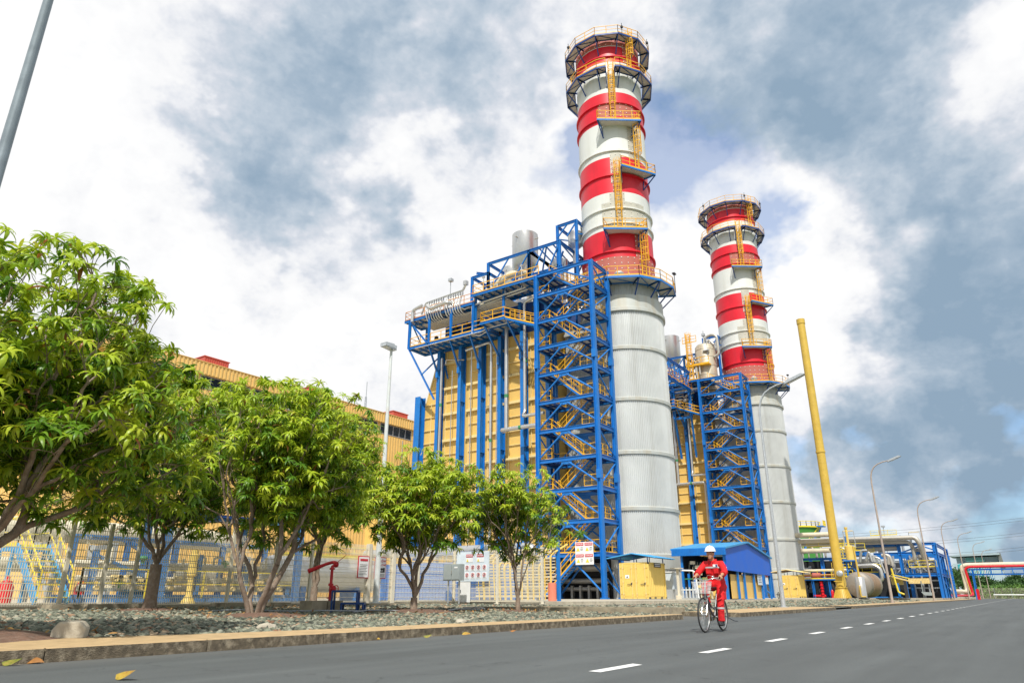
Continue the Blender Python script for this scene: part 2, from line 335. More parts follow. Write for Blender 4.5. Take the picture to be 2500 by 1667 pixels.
# ================================================================ GROUND, ROAD, KERBS, GRAVEL
def gz(x, y):
    """height of the gravel bed"""
    return .10+max(0, min(y, 24.5)-10)*.013
def ground_mat():
    m = mat('dry grass ground', (.10,.13,.04), .95, 0, .3, .15, bump=.5, bs=3, dirt=(.26,.2,.12), dirt_s=.2, dirt_a=.7); return m
g = M(); g.add([(-2500,-2500,-.02),(2500,-2500,-.02),(2500,2500,-.02),(-2500,2500,-.02)],[(0,1,2,3)])
tag(g.build('ground', ground_mat()), kind='structure')
def asphalt():
    m = bpy.data.materials.new('asphalt'); m.use_nodes = True; t = m.node_tree; t.nodes.clear(); n = lambda ty, **k: N(ty, t, **k); l = t.links.new
    out = n('ShaderNodeOutputMaterial'); b = n('ShaderNodeBsdfPrincipled'); l(b.outputs[0], out.inputs[0]); P = n('ShaderNodeTexCoord').outputs['Object']
    a = n('ShaderNodeTexNoise'); l(P, a.inputs['Vector']); a.inputs['Scale'].default_value = 90; a.inputs['Detail'].default_value = 3; a.inputs['Roughness'].default_value = .7
    v = n('ShaderNodeTexVoronoi'); l(P, v.inputs['Vector']); v.inputs['Scale'].default_value = 75
    mp = n('ShaderNodeMapping'); l(P, mp.inputs[0]); mp.inputs['Scale'].default_value = (.25, 1, 1)
    c = n('ShaderNodeTexNoise'); l(mp.outputs[0], c.inputs['Vector']); c.inputs['Scale'].default_value = .9; c.inputs['Detail'].default_value = 7; c.inputs['Roughness'].default_value = .6
    r1 = n('ShaderNodeMapRange'); l(a.outputs['Fac'], r1.inputs[0]); r1.inputs[1].default_value = .3; r1.inputs[2].default_value = .7; r1.inputs[3].default_value = .62; r1.inputs[4].default_value = 1.38
    r2 = n('ShaderNodeMapRange'); l(c.outputs['Fac'], r2.inputs[0]); r2.inputs[1].default_value = .3; r2.inputs[2].default_value = .7; r2.inputs[3].default_value = .86; r2.inputs[4].default_value = 1.14
    q = n('ShaderNodeMath', operation='MULTIPLY'); l(r1.outputs[0], q.inputs[0]); l(r2.outputs[0], q.inputs[1])
    # long tyre-worn tracks along the road, darker patches, and dust lying along the kerb
    mp2 = n('ShaderNodeMapping'); l(P, mp2.inputs[0]); mp2.inputs['Scale'].default_value = (.03, 1.1, 1)
    tk = n('ShaderNodeTexNoise'); l(mp2.outputs[0], tk.inputs['Vector']); tk.inputs['Scale'].default_value = 1.6; tk.inputs['Detail'].default_value = 5
    r3 = n('ShaderNodeMapRange'); l(tk.outputs['Fac'], r3.inputs[0]); r3.inputs[1].default_value = .35; r3.inputs[2].default_value = .65; r3.inputs[3].default_value = .86; r3.inputs[4].default_value = 1.1
    q2 = n('ShaderNodeMath', operation='MULTIPLY'); l(q.outputs[0], q2.inputs[0]); l(r3.outputs[0], q2.inputs[1]); q = q2
    s = n('ShaderNodeVectorMath', operation='SCALE'); s.inputs[0].default_value = (.088,.097,.096); l(q.outputs[0], s.inputs['Scale'])
    # sparse pale grains
    gt = n('ShaderNodeMapRange'); l(v.outputs['Distance'], gt.inputs[0]); gt.inputs[1].default_value = .16; gt.inputs[2].default_value = .10
    w = n('ShaderNodeTexWhiteNoise'); l(v.outputs['Position'], w.inputs['Vector']); th = n('ShaderNodeMath', operation='GREATER_THAN'); l(w.outputs['Value'], th.inputs[0]); th.inputs[1].default_value = .965
    gg = n('ShaderNodeMath', operation='MULTIPLY'); l(gt.outputs[0], gg.inputs[0]); l(th.outputs[0], gg.inputs[1])
    x = n('ShaderNodeMix', data_type='RGBA'); l(gg.outputs[0], x.inputs[0]); l(s.outputs[0], x.inputs[6]); x.inputs[7].default_value = (.35,.35,.33,1)
    sx = n('ShaderNodeSeparateXYZ'); l(P, sx.inputs[0]); du = n('ShaderNodeMapRange'); l(sx.outputs[1], du.inputs[0]); du.inputs[1].default_value = 8.2; du.inputs[2].default_value = 9.2; du.inputs[4].default_value = .55
    d2 = n('ShaderNodeMath', operation='MULTIPLY'); l(du.outputs[0], d2.inputs[0]); l(c.outputs['Fac'], d2.inputs[1])
    ck = n('ShaderNodeTexVoronoi', feature='DISTANCE_TO_EDGE'); cw = n('ShaderNodeVectorMath', operation='ADD'); l(P, cw.inputs[0]); wn = n('ShaderNodeTexNoise'); l(P, wn.inputs['Vector']); wn.inputs['Scale'].default_value = 2.; wn.inputs['Detail'].default_value = 6; l(wn.outputs['Color'], cw.inputs[1]); l(cw.outputs[0], ck.inputs['Vector']); ck.inputs['Scale'].default_value = .33
    cm = n('ShaderNodeMapRange'); l(ck.outputs['Distance'], cm.inputs[0]); cm.inputs[1].default_value = .0035; cm.inputs[2].default_value = .001; cm.inputs[4].default_value = .55
    x2 = n('ShaderNodeMix', data_type='RGBA'); l(d2.outputs[0], x2.inputs[0]); l(x.outputs[2], x2.inputs[6]); x2.inputs[7].default_value = (.17,.155,.13,1)
    x3 = n('ShaderNodeMix', data_type='RGBA'); l(cm.outputs[0], x3.inputs[0]); l(x2.outputs[2], x3.inputs[6]); x3.inputs[7].default_value = (.025,.025,.025,1)
    l(x3.outputs[2], b.inputs['Base Color']); b.inputs['Roughness'].default_value = .82
    bp = n('ShaderNodeBump'); bp.inputs['Strength'].default_value = .55; bp.inputs['Distance'].default_value = .006; l(a.outputs['Fac'], bp.inputs['Height']); l(bp.outputs[0], b.inputs['Normal'])
    return m
ASPH = asphalt()
g = M(); g.add([(-12,-14,0),(245,-14,0),(245,9.4,0),(-12,9.4,0)],[(0,1,2,3)]); g.add([(22,9.4,0),(26.6,9.4,0),(26.6,16,0),(22,16,0)],[(0,1,2,3)])
tag(g.build('road', ASPH), kind='structure')
# painted centre dashes: about a metre long every three metres
random.seed(3)
g = M(); x = 6.70-6; i = 0
MARK = mat('worn white road paint', (.74,.74,.72), .75, 0, .1, 8, dirt=(.35,.35,.35), dirt_s=9, dirt_a=.45)
while x < 235:
    y = 3.56-.0008*(x-6.7); e = random.uniform(-.03,.03)
    g.add([(x+.02,y,.004),(x+.99+e,y,.004),(x+1.05+e,y+.145,.004),(x+.04,y+.145,.004)],[(0,1,2,3)]); x += 2.95
tag(g.build('road_marking', MARK), kind='structure')
# kerb stones with ochre tops; front face line y0, back edge polyline
def kerb(x0, x1, yf, back, seg=2.0, end=True, H=.15):
    g = M(); x = x0; random.seed(int(x0*10))
    while x < x1-.05:
        xe = min(x+seg, x1); j = random.uniform(-.008,.008)
        g.m = 0; g.bb(x+.008, xe-.008, yf+j, yf+.16, -.01, H-.006)
        # bevelled nose
        g.m = 1; g.add([(x+.01,yf+.012+j,H-.006),(xe-.01,yf+.012+j,H-.006),(xe-.01,yf+.03,H),(x+.01,yf+.03,H)],[(0,1,2,3)])
        x = xe
    def yb(x): return np.interp(x, [p[0] for p in back], [p[1] for p in back])
    n = max(2, int((x1-x0)/1.0)); g.m = 1; vs = []
    for i in range(n+1):
        xx = x0+(x1-x0)*i/n; vs += [(xx,yf+.03,H),(xx,yb(xx)+random.uniform(-.03,.03),H+.001*random.random())]
    g.add(vs, [(2*i,2*i+2,2*i+3,2*i+1) for i in range(n)])
    g.m = 0; vs = [(a,b,H) for a,b in vs[0:0]]
    b0 = [(x0+(x1-x0)*i/n) for i in range(n+1)]
    vs = []
    for xx in b0: vs += [(xx,yb(xx)-.02,H-.003),(xx,yb(xx)-.02,-.01)]
    g.add(vs, [(2*i,2*i+2,2*i+3,2*i+1) for i in range(n)])
    g.add([(x0,yf,H-.004),(x0,yb(x0),H-.004),(x0,yb(x0),-.01),(x0,yf,-.01)],[(0,1,2,3)]); g.add([(x1,yf,H-.004),(x1,yb(x1),H-.004),(x1,yb(x1),-.01),(x1,yf,-.01)],[(0,1,2,3)])
    return g.build('kerb', [KERBF, PAVE])
for a in ((-8,22.7,9.15,[(-8,11.3),(5,11.1),(8,10.4),(15,10.0),(23,9.75)]), (26.2,42.1,8.45,[(26,10.6),(43,10.9)]), (47.7,170,8.6,[(47,10.0),(170,10.6)])):
    tag(kerb(*a), kind='structure')
# gravel bed base (soil and small stones) following gz, two beds
GB = mat('gravel bed', (.10,.105,.085), .95, 0, .35, 18, bump=1., bs=22, dirt=(.10,.07,.05), dirt_s=5, dirt_a=.6)
g = M()
def sheet(x0,x1,y0,y1,f,st=1.2):
    nx, ny = int((x1-x0)/st)+1, int((y1-y0)/st)+1; vs = []
    for j in range(ny+1):
        for i in range(nx+1):
            x = x0+(x1-x0)*i/nx; y = y0+(y1-y0)*j/ny; vs.append((x,y,f(x,y)))
    g.add(vs, [(j*(nx+1)+i,j*(nx+1)+i+1,(j+1)*(nx+1)+i+1,(j+1)*(nx+1)+i) for j in range(ny) for i in range(nx)])
sheet(-10,23.3,9.9,24.6,gz); sheet(26.8,100,10.3,18.2,gz,2.); sheet(-10,31.3,24.6,25.2,gz); sheet(23.3,31.3,16,24.6,gz)
sheet(42,48,8.7,10.3,lambda x,y:.09)
tag(g.build('gravel_ground', GB), kind='structure')
# loose stones: angular lumps scattered over the beds, one object
def stones(n, xr, yr, smin, smax, seed, dens=None):
    rs = np.random.RandomState(seed)
    x = rs.uniform(*xr, n); y = rs.uniform(*yr, n)
    if dens is not None:
        k = dens(x, y, rs); x = x[k]; y = y[k]; n = len(x)
    z = np.array([gz(a, b) for a, b in zip(x, y)])
    s = rs.uniform(smin, smax, n)*rs.choice([.6,1,1,1.5], n)
    base = np.array([(1,.1,0),(.3,.95,-.1),(-.8,.6,.05),(-.85,-.5,-.05),(.25,-1,.1),(.1,.1,.62),(-.3,-.2,.5),(0,0,-.6)], float)
    F = np.array([(0,1,5),(1,2,5),(2,6,5),(2,3,6),(3,4,6),(4,5,6),(4,0,5),(1,0,7),(2,1,7),(3,2,7),(4,3,7),(0,4,7)])
    V = base[None]*(1+rs.uniform(-.3,.3,(n,8,3)))*s[:,None,None]
    V[:,:,0] *= rs.uniform(.8,1.5,n)[:,None]; V[:,:,2] *= rs.uniform(.6,1.1,n)[:,None]
    a = rs.uniform(0, 6.28, n); ca, sa = np.cos(a)[:,None], np.sin(a)[:,None]
    X = V[:,:,0]*ca-V[:,:,1]*sa; Y = V[:,:,0]*sa+V[:,:,1]*ca
    t = rs.normal(0,.35,n)[:,None]; Z = V[:,:,2]+X*t
    P = np.stack([X+x[:,None], Y+y[:,None], Z+z[:,None]+s[:,None]*.15], -1).reshape(-1,3)
    FF = (F[None]+np.arange(n)[:,None,None]*8).reshape(-1,3)
    c = rs.uniform(0,1,n); return P, FF, np.repeat(c, 8)
def arrmesh(name, P, F, m, attr=None, smooth=False, parent=None, k=3):
    me = bpy.data.meshes.new(name); me.vertices.add(len(P)); me.vertices.foreach_set('co', P.astype(np.float32).ravel())
    me.loops.add(F.size); me.loops.foreach_set('vertex_index', F.astype(np.int32).ravel())
    me.polygons.add(len(F)); me.polygons.foreach_set('loop_start', (np.arange(len(F))*k).astype(np.int32)); me.polygons.foreach_set('loop_total', np.full(len(F), k, dtype=np.int32))
    me.update(calc_edges=True)
    if smooth: me.polygons.foreach_set('use_smooth', np.ones(len(F), bool))
    if attr is not None:
        at = me.attributes.new('tone', 'FLOAT', 'POINT'); at.data.foreach_set('value', attr.astype(np.float32))
    me.materials.append(m); o = bpy.data.objects.new(name, me); COL.objects.link(o)
    if parent: o.parent = parent
    return o
def ramp_mat(name, stops, rough=.8, bump=0, trans=0., noise_s=30):
    m = bpy.data.materials.new(name); m.use_nodes = True; t = m.node_tree; t.nodes.clear(); n = lambda ty, **k: N(ty, t, **k); l = t.links.new
    out = n('ShaderNodeOutputMaterial'); b = n('ShaderNodeBsdfPrincipled'); at = n('ShaderNodeAttribute', attribute_name='tone')
    r = n('ShaderNodeValToRGB'); l(at.outputs['Fac'], r.inputs[0])
    r.color_ramp.elements[0].position = stops[0][0]; r.color_ramp.elements[0].color = (*stops[0][1],1)
    r.color_ramp.elements[1].position = stops[-1][0]; r.color_ramp.elements[1].color = (*stops[-1][1],1)
    for p, c in stops[1:-1]: e = r.color_ramp.elements.new(p); e.color = (*c,1)
    nz = n('ShaderNodeTexNoise'); l(n('ShaderNodeTexCoord').outputs['Object'], nz.inputs['Vector']); nz.inputs['Scale'].default_value = noise_s
    mr = n('ShaderNodeMapRange'); l(nz.outputs['Fac'], mr.inputs[0]); mr.inputs[3].default_value = .75; mr.inputs[4].default_value = 1.25
    v = n('ShaderNodeVectorMath', operation='SCALE'); l(r.outputs[0], v.inputs[0]); l(mr.outputs[0], v.inputs['Scale'])
    l(v.outputs[0], b.inputs['Base Color']); b.inputs['Roughness'].default_value = rough
    if trans:
        tr = n('ShaderNodeBsdfTranslucent'); l(v.outputs[0], tr.inputs[0]); x = n('ShaderNodeMixShader'); x.inputs[0].default_value = trans
        l(b.outputs[0], x.inputs[1]); l(tr.outputs[0], x.inputs[2]); l(x.outputs[0], out.inputs[0])
    else: l(b.outputs[0], out.inputs[0])
    return m
STM = ramp_mat('crushed stone', [(0,(.055,.06,.045)),(.3,(.12,.13,.095)),(.6,(.20,.215,.155)),(.85,(.30,.30,.23)),(.93,(.38,.29,.19)),(1,(.22,.10,.05))], .9)
def dn(x, y, rs):
    yb = np.interp(x, [-8,5,8,15,23], [11.3,11.15,10.4,10,9.75]); return y > yb-.12*rs.uniform(0,1,len(x))
A = [stones(34000,(0,23.4),(9.7,15.5),.025,.06,1,dn), stones(26000,(3,23.4),(15.5,24.5),.03,.07,2), stones(16000,(26.9,60),(10.6,18.2),.04,.09,3), stones(5000,(23.2,31),(16,24.5),.04,.08,4), stones(7000,(60,100),(10.6,18.2),.07,.14,5)]
P = []; F = []; C = []; o_ = 0
for p, f, c in A: P.append(p); F.append(f+o_); C.append(c); o_ += len(p)
tag(arrmesh('gravel', np.concatenate(P), np.concatenate(F), STM, np.concatenate(C)), 'grey green crushed stone covering the beds between pavement and fence', 'gravel', kind='stuff')
# concrete pad of the plant with stepped edge, drain walls crossing the gravel
g = M(); g.bb(31.3,120,18.2,130,-.5,.44); g.bb(-30,31.3,25.2,130,-.5,.41); g.bb(120,240,10.6,130,-.5,.40)
g.bb(31.0,119,17.95,18.2,-.3,.30)
tag(g.build('pavement', CONCL), kind='structure')
def lowwall(x0,x1,y0,y1,h,label):
    g = M(); g.bb(x0,x1,y0,y1,-.1,h); return tag(g.build('low_wall', CONC), label, 'low wall')
lowwall(23.35,23.55,9.9,24.2,.31,'low concrete drain edge running from pavement end towards the mesh fence')
lowwall(26.55,26.75,10.7,18.0,.30,'low concrete edge behind the start of second pavement')
lowwall(21.0,31.0,24.15,24.3,.40,'concrete plinth under the fence corner left of stair tower')
# soil mounds round the tree feet
TREES = [(3.9,12.2),(12.3,22.0),(12.1,16.6),(18.5,21.9),(18.1,16.5),(21.7,14.85)]
def mound(x, y, r, h):
    g = M(); n = 20; vs = [(x,y,gz(x,y)+h)]; fs = []
    random.seed(int(x*31))
    for j, (rr, hh) in enumerate(((.35,.85),(.7,.45),(1,-.02))):
        for i in range(n):
            t = 2*math.pi*i/n; q = r*rr*(1+random.uniform(-.12,.12)); vs.append((x+q*math.cos(t)*1.2, y+q*math.sin(t), gz(x,y)+h*hh+random.uniform(-.01,.015)))
    for i in range(n): fs.append((0,1+i,1+(i+1)%n))
    for j in range(2):
        for i in range(n): fs.append((1+j*n+i,1+(j+1)*n+i,1+(j+1)*n+(i+1)%n,1+j*n+(i+1)%n))
    g.add(vs, fs); return tag(g.build('soil_mound', SOIL, smooth=True), kind='structure')
for (x,y),r,h in zip(TREES,(1.3,1.0,1.25,1.0,1.3,1.0),(.14,.10,.12,.08,.12,.08)): mound(x-.1 if x>5 else x+.3, y-(.3 if x<5 or abs(y-16.5)<.3 else 0), r, h)
mound(4.35,11.9,1.0,.13)
# ================================================================ MANGO TREES
BARK = mat('grey brown bark', (.25,.185,.135), .9, 0, .22, 9, bump=.7, bs=60, dirt=(.42,.37,.31), dirt_s=7, dirt_a=.6)
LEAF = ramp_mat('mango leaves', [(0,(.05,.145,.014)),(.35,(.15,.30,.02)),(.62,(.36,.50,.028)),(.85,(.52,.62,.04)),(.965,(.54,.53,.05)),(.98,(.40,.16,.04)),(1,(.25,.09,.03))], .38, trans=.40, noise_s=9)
def leaf_proto(L_, w, droop, seg=4, a=.3):
    """one leaf along +x as a folded, arching strip"""
    V = []; x = z = 0
    for i in range(seg+1):
        t = i/seg; ww = w*math.sin(math.pi*min(1, .06+.94*t)**.8)*(1 if i else .3)
        if i == seg: ww = .002
        V += [(x, -ww/2, z-.18*ww), (x, 0, z), (x, ww/2, z-.18*ww)]
        x += L_/seg*math.cos(a); z += L_/seg*math.sin(a); a -= droop/seg
    F = []
    for i in range(seg): b = i*3; F += [(b,b+1,b+4,b+3),(b+1,b+2,b+5,b+4)]
    return np.array(V), np.array(F)
LP = [leaf_proto(.215,.047,d) for d in (1.5,1.9,2.4)]
def mango(idx, c, base_h, cz, rad, zr, ntip, seed, label, stems=3, fork=.5, trunk_r=.11, lean=(0,0), fill=.4, leaf_k=1., tone=0.):
    rs = np.random.RandomState(seed)
    bx, by = c; bz = gz(bx, by)
    o = empty('mango_tree', (bx,by,bz), label, 'tree', 'mango trees in a row along the road')
    cx, cy = bx+lean[0], by+lean[1]
    # lumpy crown: tips on several overlapping lobes
    tips = []; lobes = []
    for k in range(9):
        a = rs.uniform(0,6.28); r = rad*rs.uniform(.25,.62); lobes.append((cx+r*math.cos(a), cy+r*math.sin(a), cz+zr*rs.uniform(-.5,.45), rad*rs.uniform(.42,.62), zr*rs.uniform(.42,.6)))
    lobes.append((cx,cy,cz+zr*.25,rad*.6,zr*.72))
    while len(tips) < ntip:
        l = lobes[rs.randint(len(lobes))]; d = rs.normal(size=3); d /= np.linalg.norm(d)
        if d[2] < -.8: continue
        q = 1-rs.uniform(0,1)**2*fill if rs.uniform() < .8 else rs.uniform(.3,1)
        tips.append((l[0]+d[0]*l[3]*q, l[1]+d[1]*l[3]*q, l[2]+d[2]*l[4]*q))
    T = np.array(tips); T[:,2] = np.maximum(T[:,2], bz+base_h)
    wood = M(); TD = []
    def branch(p, q, r0, r1, pd):
        p = np.array(p); q = np.array(q); L_ = np.linalg.norm(q-p); m = p+pd*L_*.42; pts = []
        for i in range(5):
            t = i/4; v = p*(1-t)**2+m*2*t*(1-t)+q*t*t
            if 0 < i < 4: v = v+rs.normal(size=3)*L_*.022
            pts.append(tuple(v))
        wood.path(pts, r0, 6 if r0 < .03 else 9, rs=[r0+(r1-r0)*i/4 for i in range(5)], caps=False)
        d = q-m; return d/(np.linalg.norm(d)+1e-9)
    k_r = .0068; EX = .40
    def grow(p, ids, pd, lev):
        n = len(ids)
        if n == 0: return
        if n <= 3 or lev > 9:
            for i in ids:
                d = branch(p, T[i], .0075, .005, pd*.6+np.array((0,0,.3))); TD.append((i, d))
            return
        cen = T[ids].mean(0); f = .30 if lev < 2 else .42
        q = p+(cen-p)*f+rs.normal(size=3)*.05*np.linalg.norm(cen-p)
        d = branch(p, q, k_r*n**EX*1.08, k_r*n**EX*.92, pd)
        k = 3 if (n > 14 and rs.uniform() < .55) else 2
        # cut by direction from q
        D = T[ids]-q; D /= np.linalg.norm(D, axis=1)[:,None]+1e-9
        C_ = D[rs.choice(n, k, replace=False)]
        for _ in range(5):
            a = (D@C_.T).argmax(1)
            for j in range(k):
                if (a == j).any(): C_[j] = D[a==j].mean(0)
        if len(set(a.tolist())) == 1 : a = np.arange(n) % k
        for j in range(k):
            s = ids[a == j]
            if len(s):
                e = T[s].mean(0)-q; e /= np.linalg.norm(e); grow(q, s, d*.45+e*.55, lev+1)
    # stems fan out from the fork
    f = np.array((bx, by, bz+fork)); foot = np.array((bx, by, bz-.05))
    if fork > .15: wood.path([tuple(foot), tuple(foot*.7+f*.3), tuple(f+np.array((0,0,.02)))], .1, 12, rs=[trunk_r*1.55, trunk_r*1.2, trunk_r*1.08])
    ang = np.arctan2(T[:,1]-cy, T[:,0]-cx); a0 = rs.uniform(0, 6.28); gi = (((ang-a0) % (2*math.pi))/(2*math.pi)*stems).astype(int)
    for j in range(stems):
        s = np.where(gi == j)[0]
        if len(s) == 0: continue
        e = T[s].mean(0)-f; e /= np.linalg.norm(e); t = a0+(j+.5)*2*math.pi/stems
        p0 = f if fork > .15 else foot+np.array((math.cos(t)*.12, math.sin(t)*.12, 0))
        grow(p0, s, e*.6+np.array((math.cos(t)*.15, math.sin(t)*.15, .55)), 0)
    wood.build('trunk', BARK, o, smooth=True)
    # leaf whorls
    P = []; F = []; C = []; off = 0
    zmin, zmax = T[:,2].min(), T[:,2].max()
    for i, d in TD:
        for rep in range(1 if rs.uniform() < .6 else 2):
            p = T[i]-d*rep*.16; nl = rs.randint(11, 17); g0 = rs.uniform(0, 6.28); sc = leaf_k*rs.uniform(.8, 1.2)
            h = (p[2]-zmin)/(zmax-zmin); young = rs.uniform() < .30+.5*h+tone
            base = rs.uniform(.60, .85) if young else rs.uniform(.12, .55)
            # whorl axis: mostly up, tilted along the twig
            ax = np.array((d[0]*.5, d[1]*.5, 1.)); ax /= np.linalg.norm(ax); u = np.cross(ax, (0,1,0)); u /= np.linalg.norm(u); w = np.cross(ax, u)
            for k in range(nl):
                V, Fq = LP[rs.randint(3)]; t = g0+k*2.4; el = rs.uniform(-.75, .05)+(k/nl)*.8
                s_ = sc*rs.uniform(.7, 1.15)
                ex = (u*math.cos(t)+w*math.sin(t))*math.cos(el)+ax*math.sin(el); ey = np.cross(ax, ex); ey /= np.linalg.norm(ey); ez = np.cross(ex, ey)
                R_ = np.stack([ex, ey, ez]); Q = (V*s_)@R_+p+d*.02
                P.append(Q); F.append(Fq+off); off += len(V)
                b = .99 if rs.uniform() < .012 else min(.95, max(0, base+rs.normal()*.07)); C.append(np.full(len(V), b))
    P = np.concatenate(P)-np.array((bx,by,bz))
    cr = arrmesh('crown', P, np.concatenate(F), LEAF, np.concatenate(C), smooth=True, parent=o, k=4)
    return o
Z = [gz(*t) for t in TREES]
mango(0, TREES[0], 1.75, 3.8, 3.2, 2.7, 1550, 11, 'largest leafy mango tree at the left edge, nearest to the road kerb', 5, .45, .115, (.35,.5), leaf_k=1.25)
mango(1, TREES[1], 2.3, 4.8, 3.1, 3.1, 950, 12, 'mango tree with a single thick straight trunk, second from the left', 6, 1.35, .15, (-.2,0), leaf_k=1.5, tone=-.05)
mango(2, TREES[2], 1.8, 4.15, 3.05, 2.75, 1450, 13, 'bushy mango tree with stems splitting at the ground, third from left', 4, .1, .105, (.2,0), leaf_k=1.32, tone=.1)
mango(3, TREES[3], 2.2, 4.8, 3.0, 3.1, 950, 14, 'mango tree by the fence behind the blue step stool, left of it', 3, .75, .12, (-.2,-.1), leaf_k=1.5, tone=.05)
mango(4, TREES[4], 1.6, 3.75, 2.6, 2.05, 850, 15, 'mango tree with many thin fanned stems in front of the safety board', 5, .45, .10, leaf_k=1.3, tone=.2)
mango(5, TREES[5], 1.5, 3.7, 2.3, 2.15, 470, 16, 'sparse small mango tree at the right end of row beside stair tower', 4, .45, .075, leaf_k=1.3, fill=.6, tone=.05)

# dry leaf litter under the crowns
LIT = ramp_mat('dry leaf litter', [(0,(.12,.05,.02)),(.5,(.28,.13,.04)),(1,(.42,.26,.08))], .8)
rs = np.random.RandomState(77); P = []; F = []; C = []; off = 0
for (tx,ty) in TREES:
    for k in range(95):
        a = rs.uniform(0,6.28); r = rs.uniform(.2,2.6)**1.0; x = tx+r*math.cos(a); y = ty+r*math.sin(a)
        if y < np.interp(x,[-8,5,8,15,23],[11.3,11.15,10.4,10,9.75])+.1 or y > 24.1 or x > 23: continue
        V, Fq = leaf_proto(.15,.042,rs.uniform(-1.2,1.2),4,rs.uniform(-.3,.3)); t = rs.uniform(0,6.28); roll = rs.normal()*.4
        Q = V.copy(); Q[:,2] += Q[:,1]*roll; Q[:,2] -= Q[:,2].min(); c_, s_ = math.cos(t), math.sin(t)
        Q = np.stack([Q[:,0]*c_-Q[:,1]*s_+x, Q[:,0]*s_+Q[:,1]*c_+y, Q[:,2]+gz(x,y)+.055],-1); P.append(Q); F.append(Fq+off); off += len(V); C.append(np.full(len(V),rs.uniform(0,1)))
tag(arrmesh('leaf_litter', np.concatenate(P), np.concatenate(F), LIT, np.concatenate(C), k=4), 'dry brown leaf litter scattered on the gravel under the mango trees', 'leaf litter', kind='stuff')
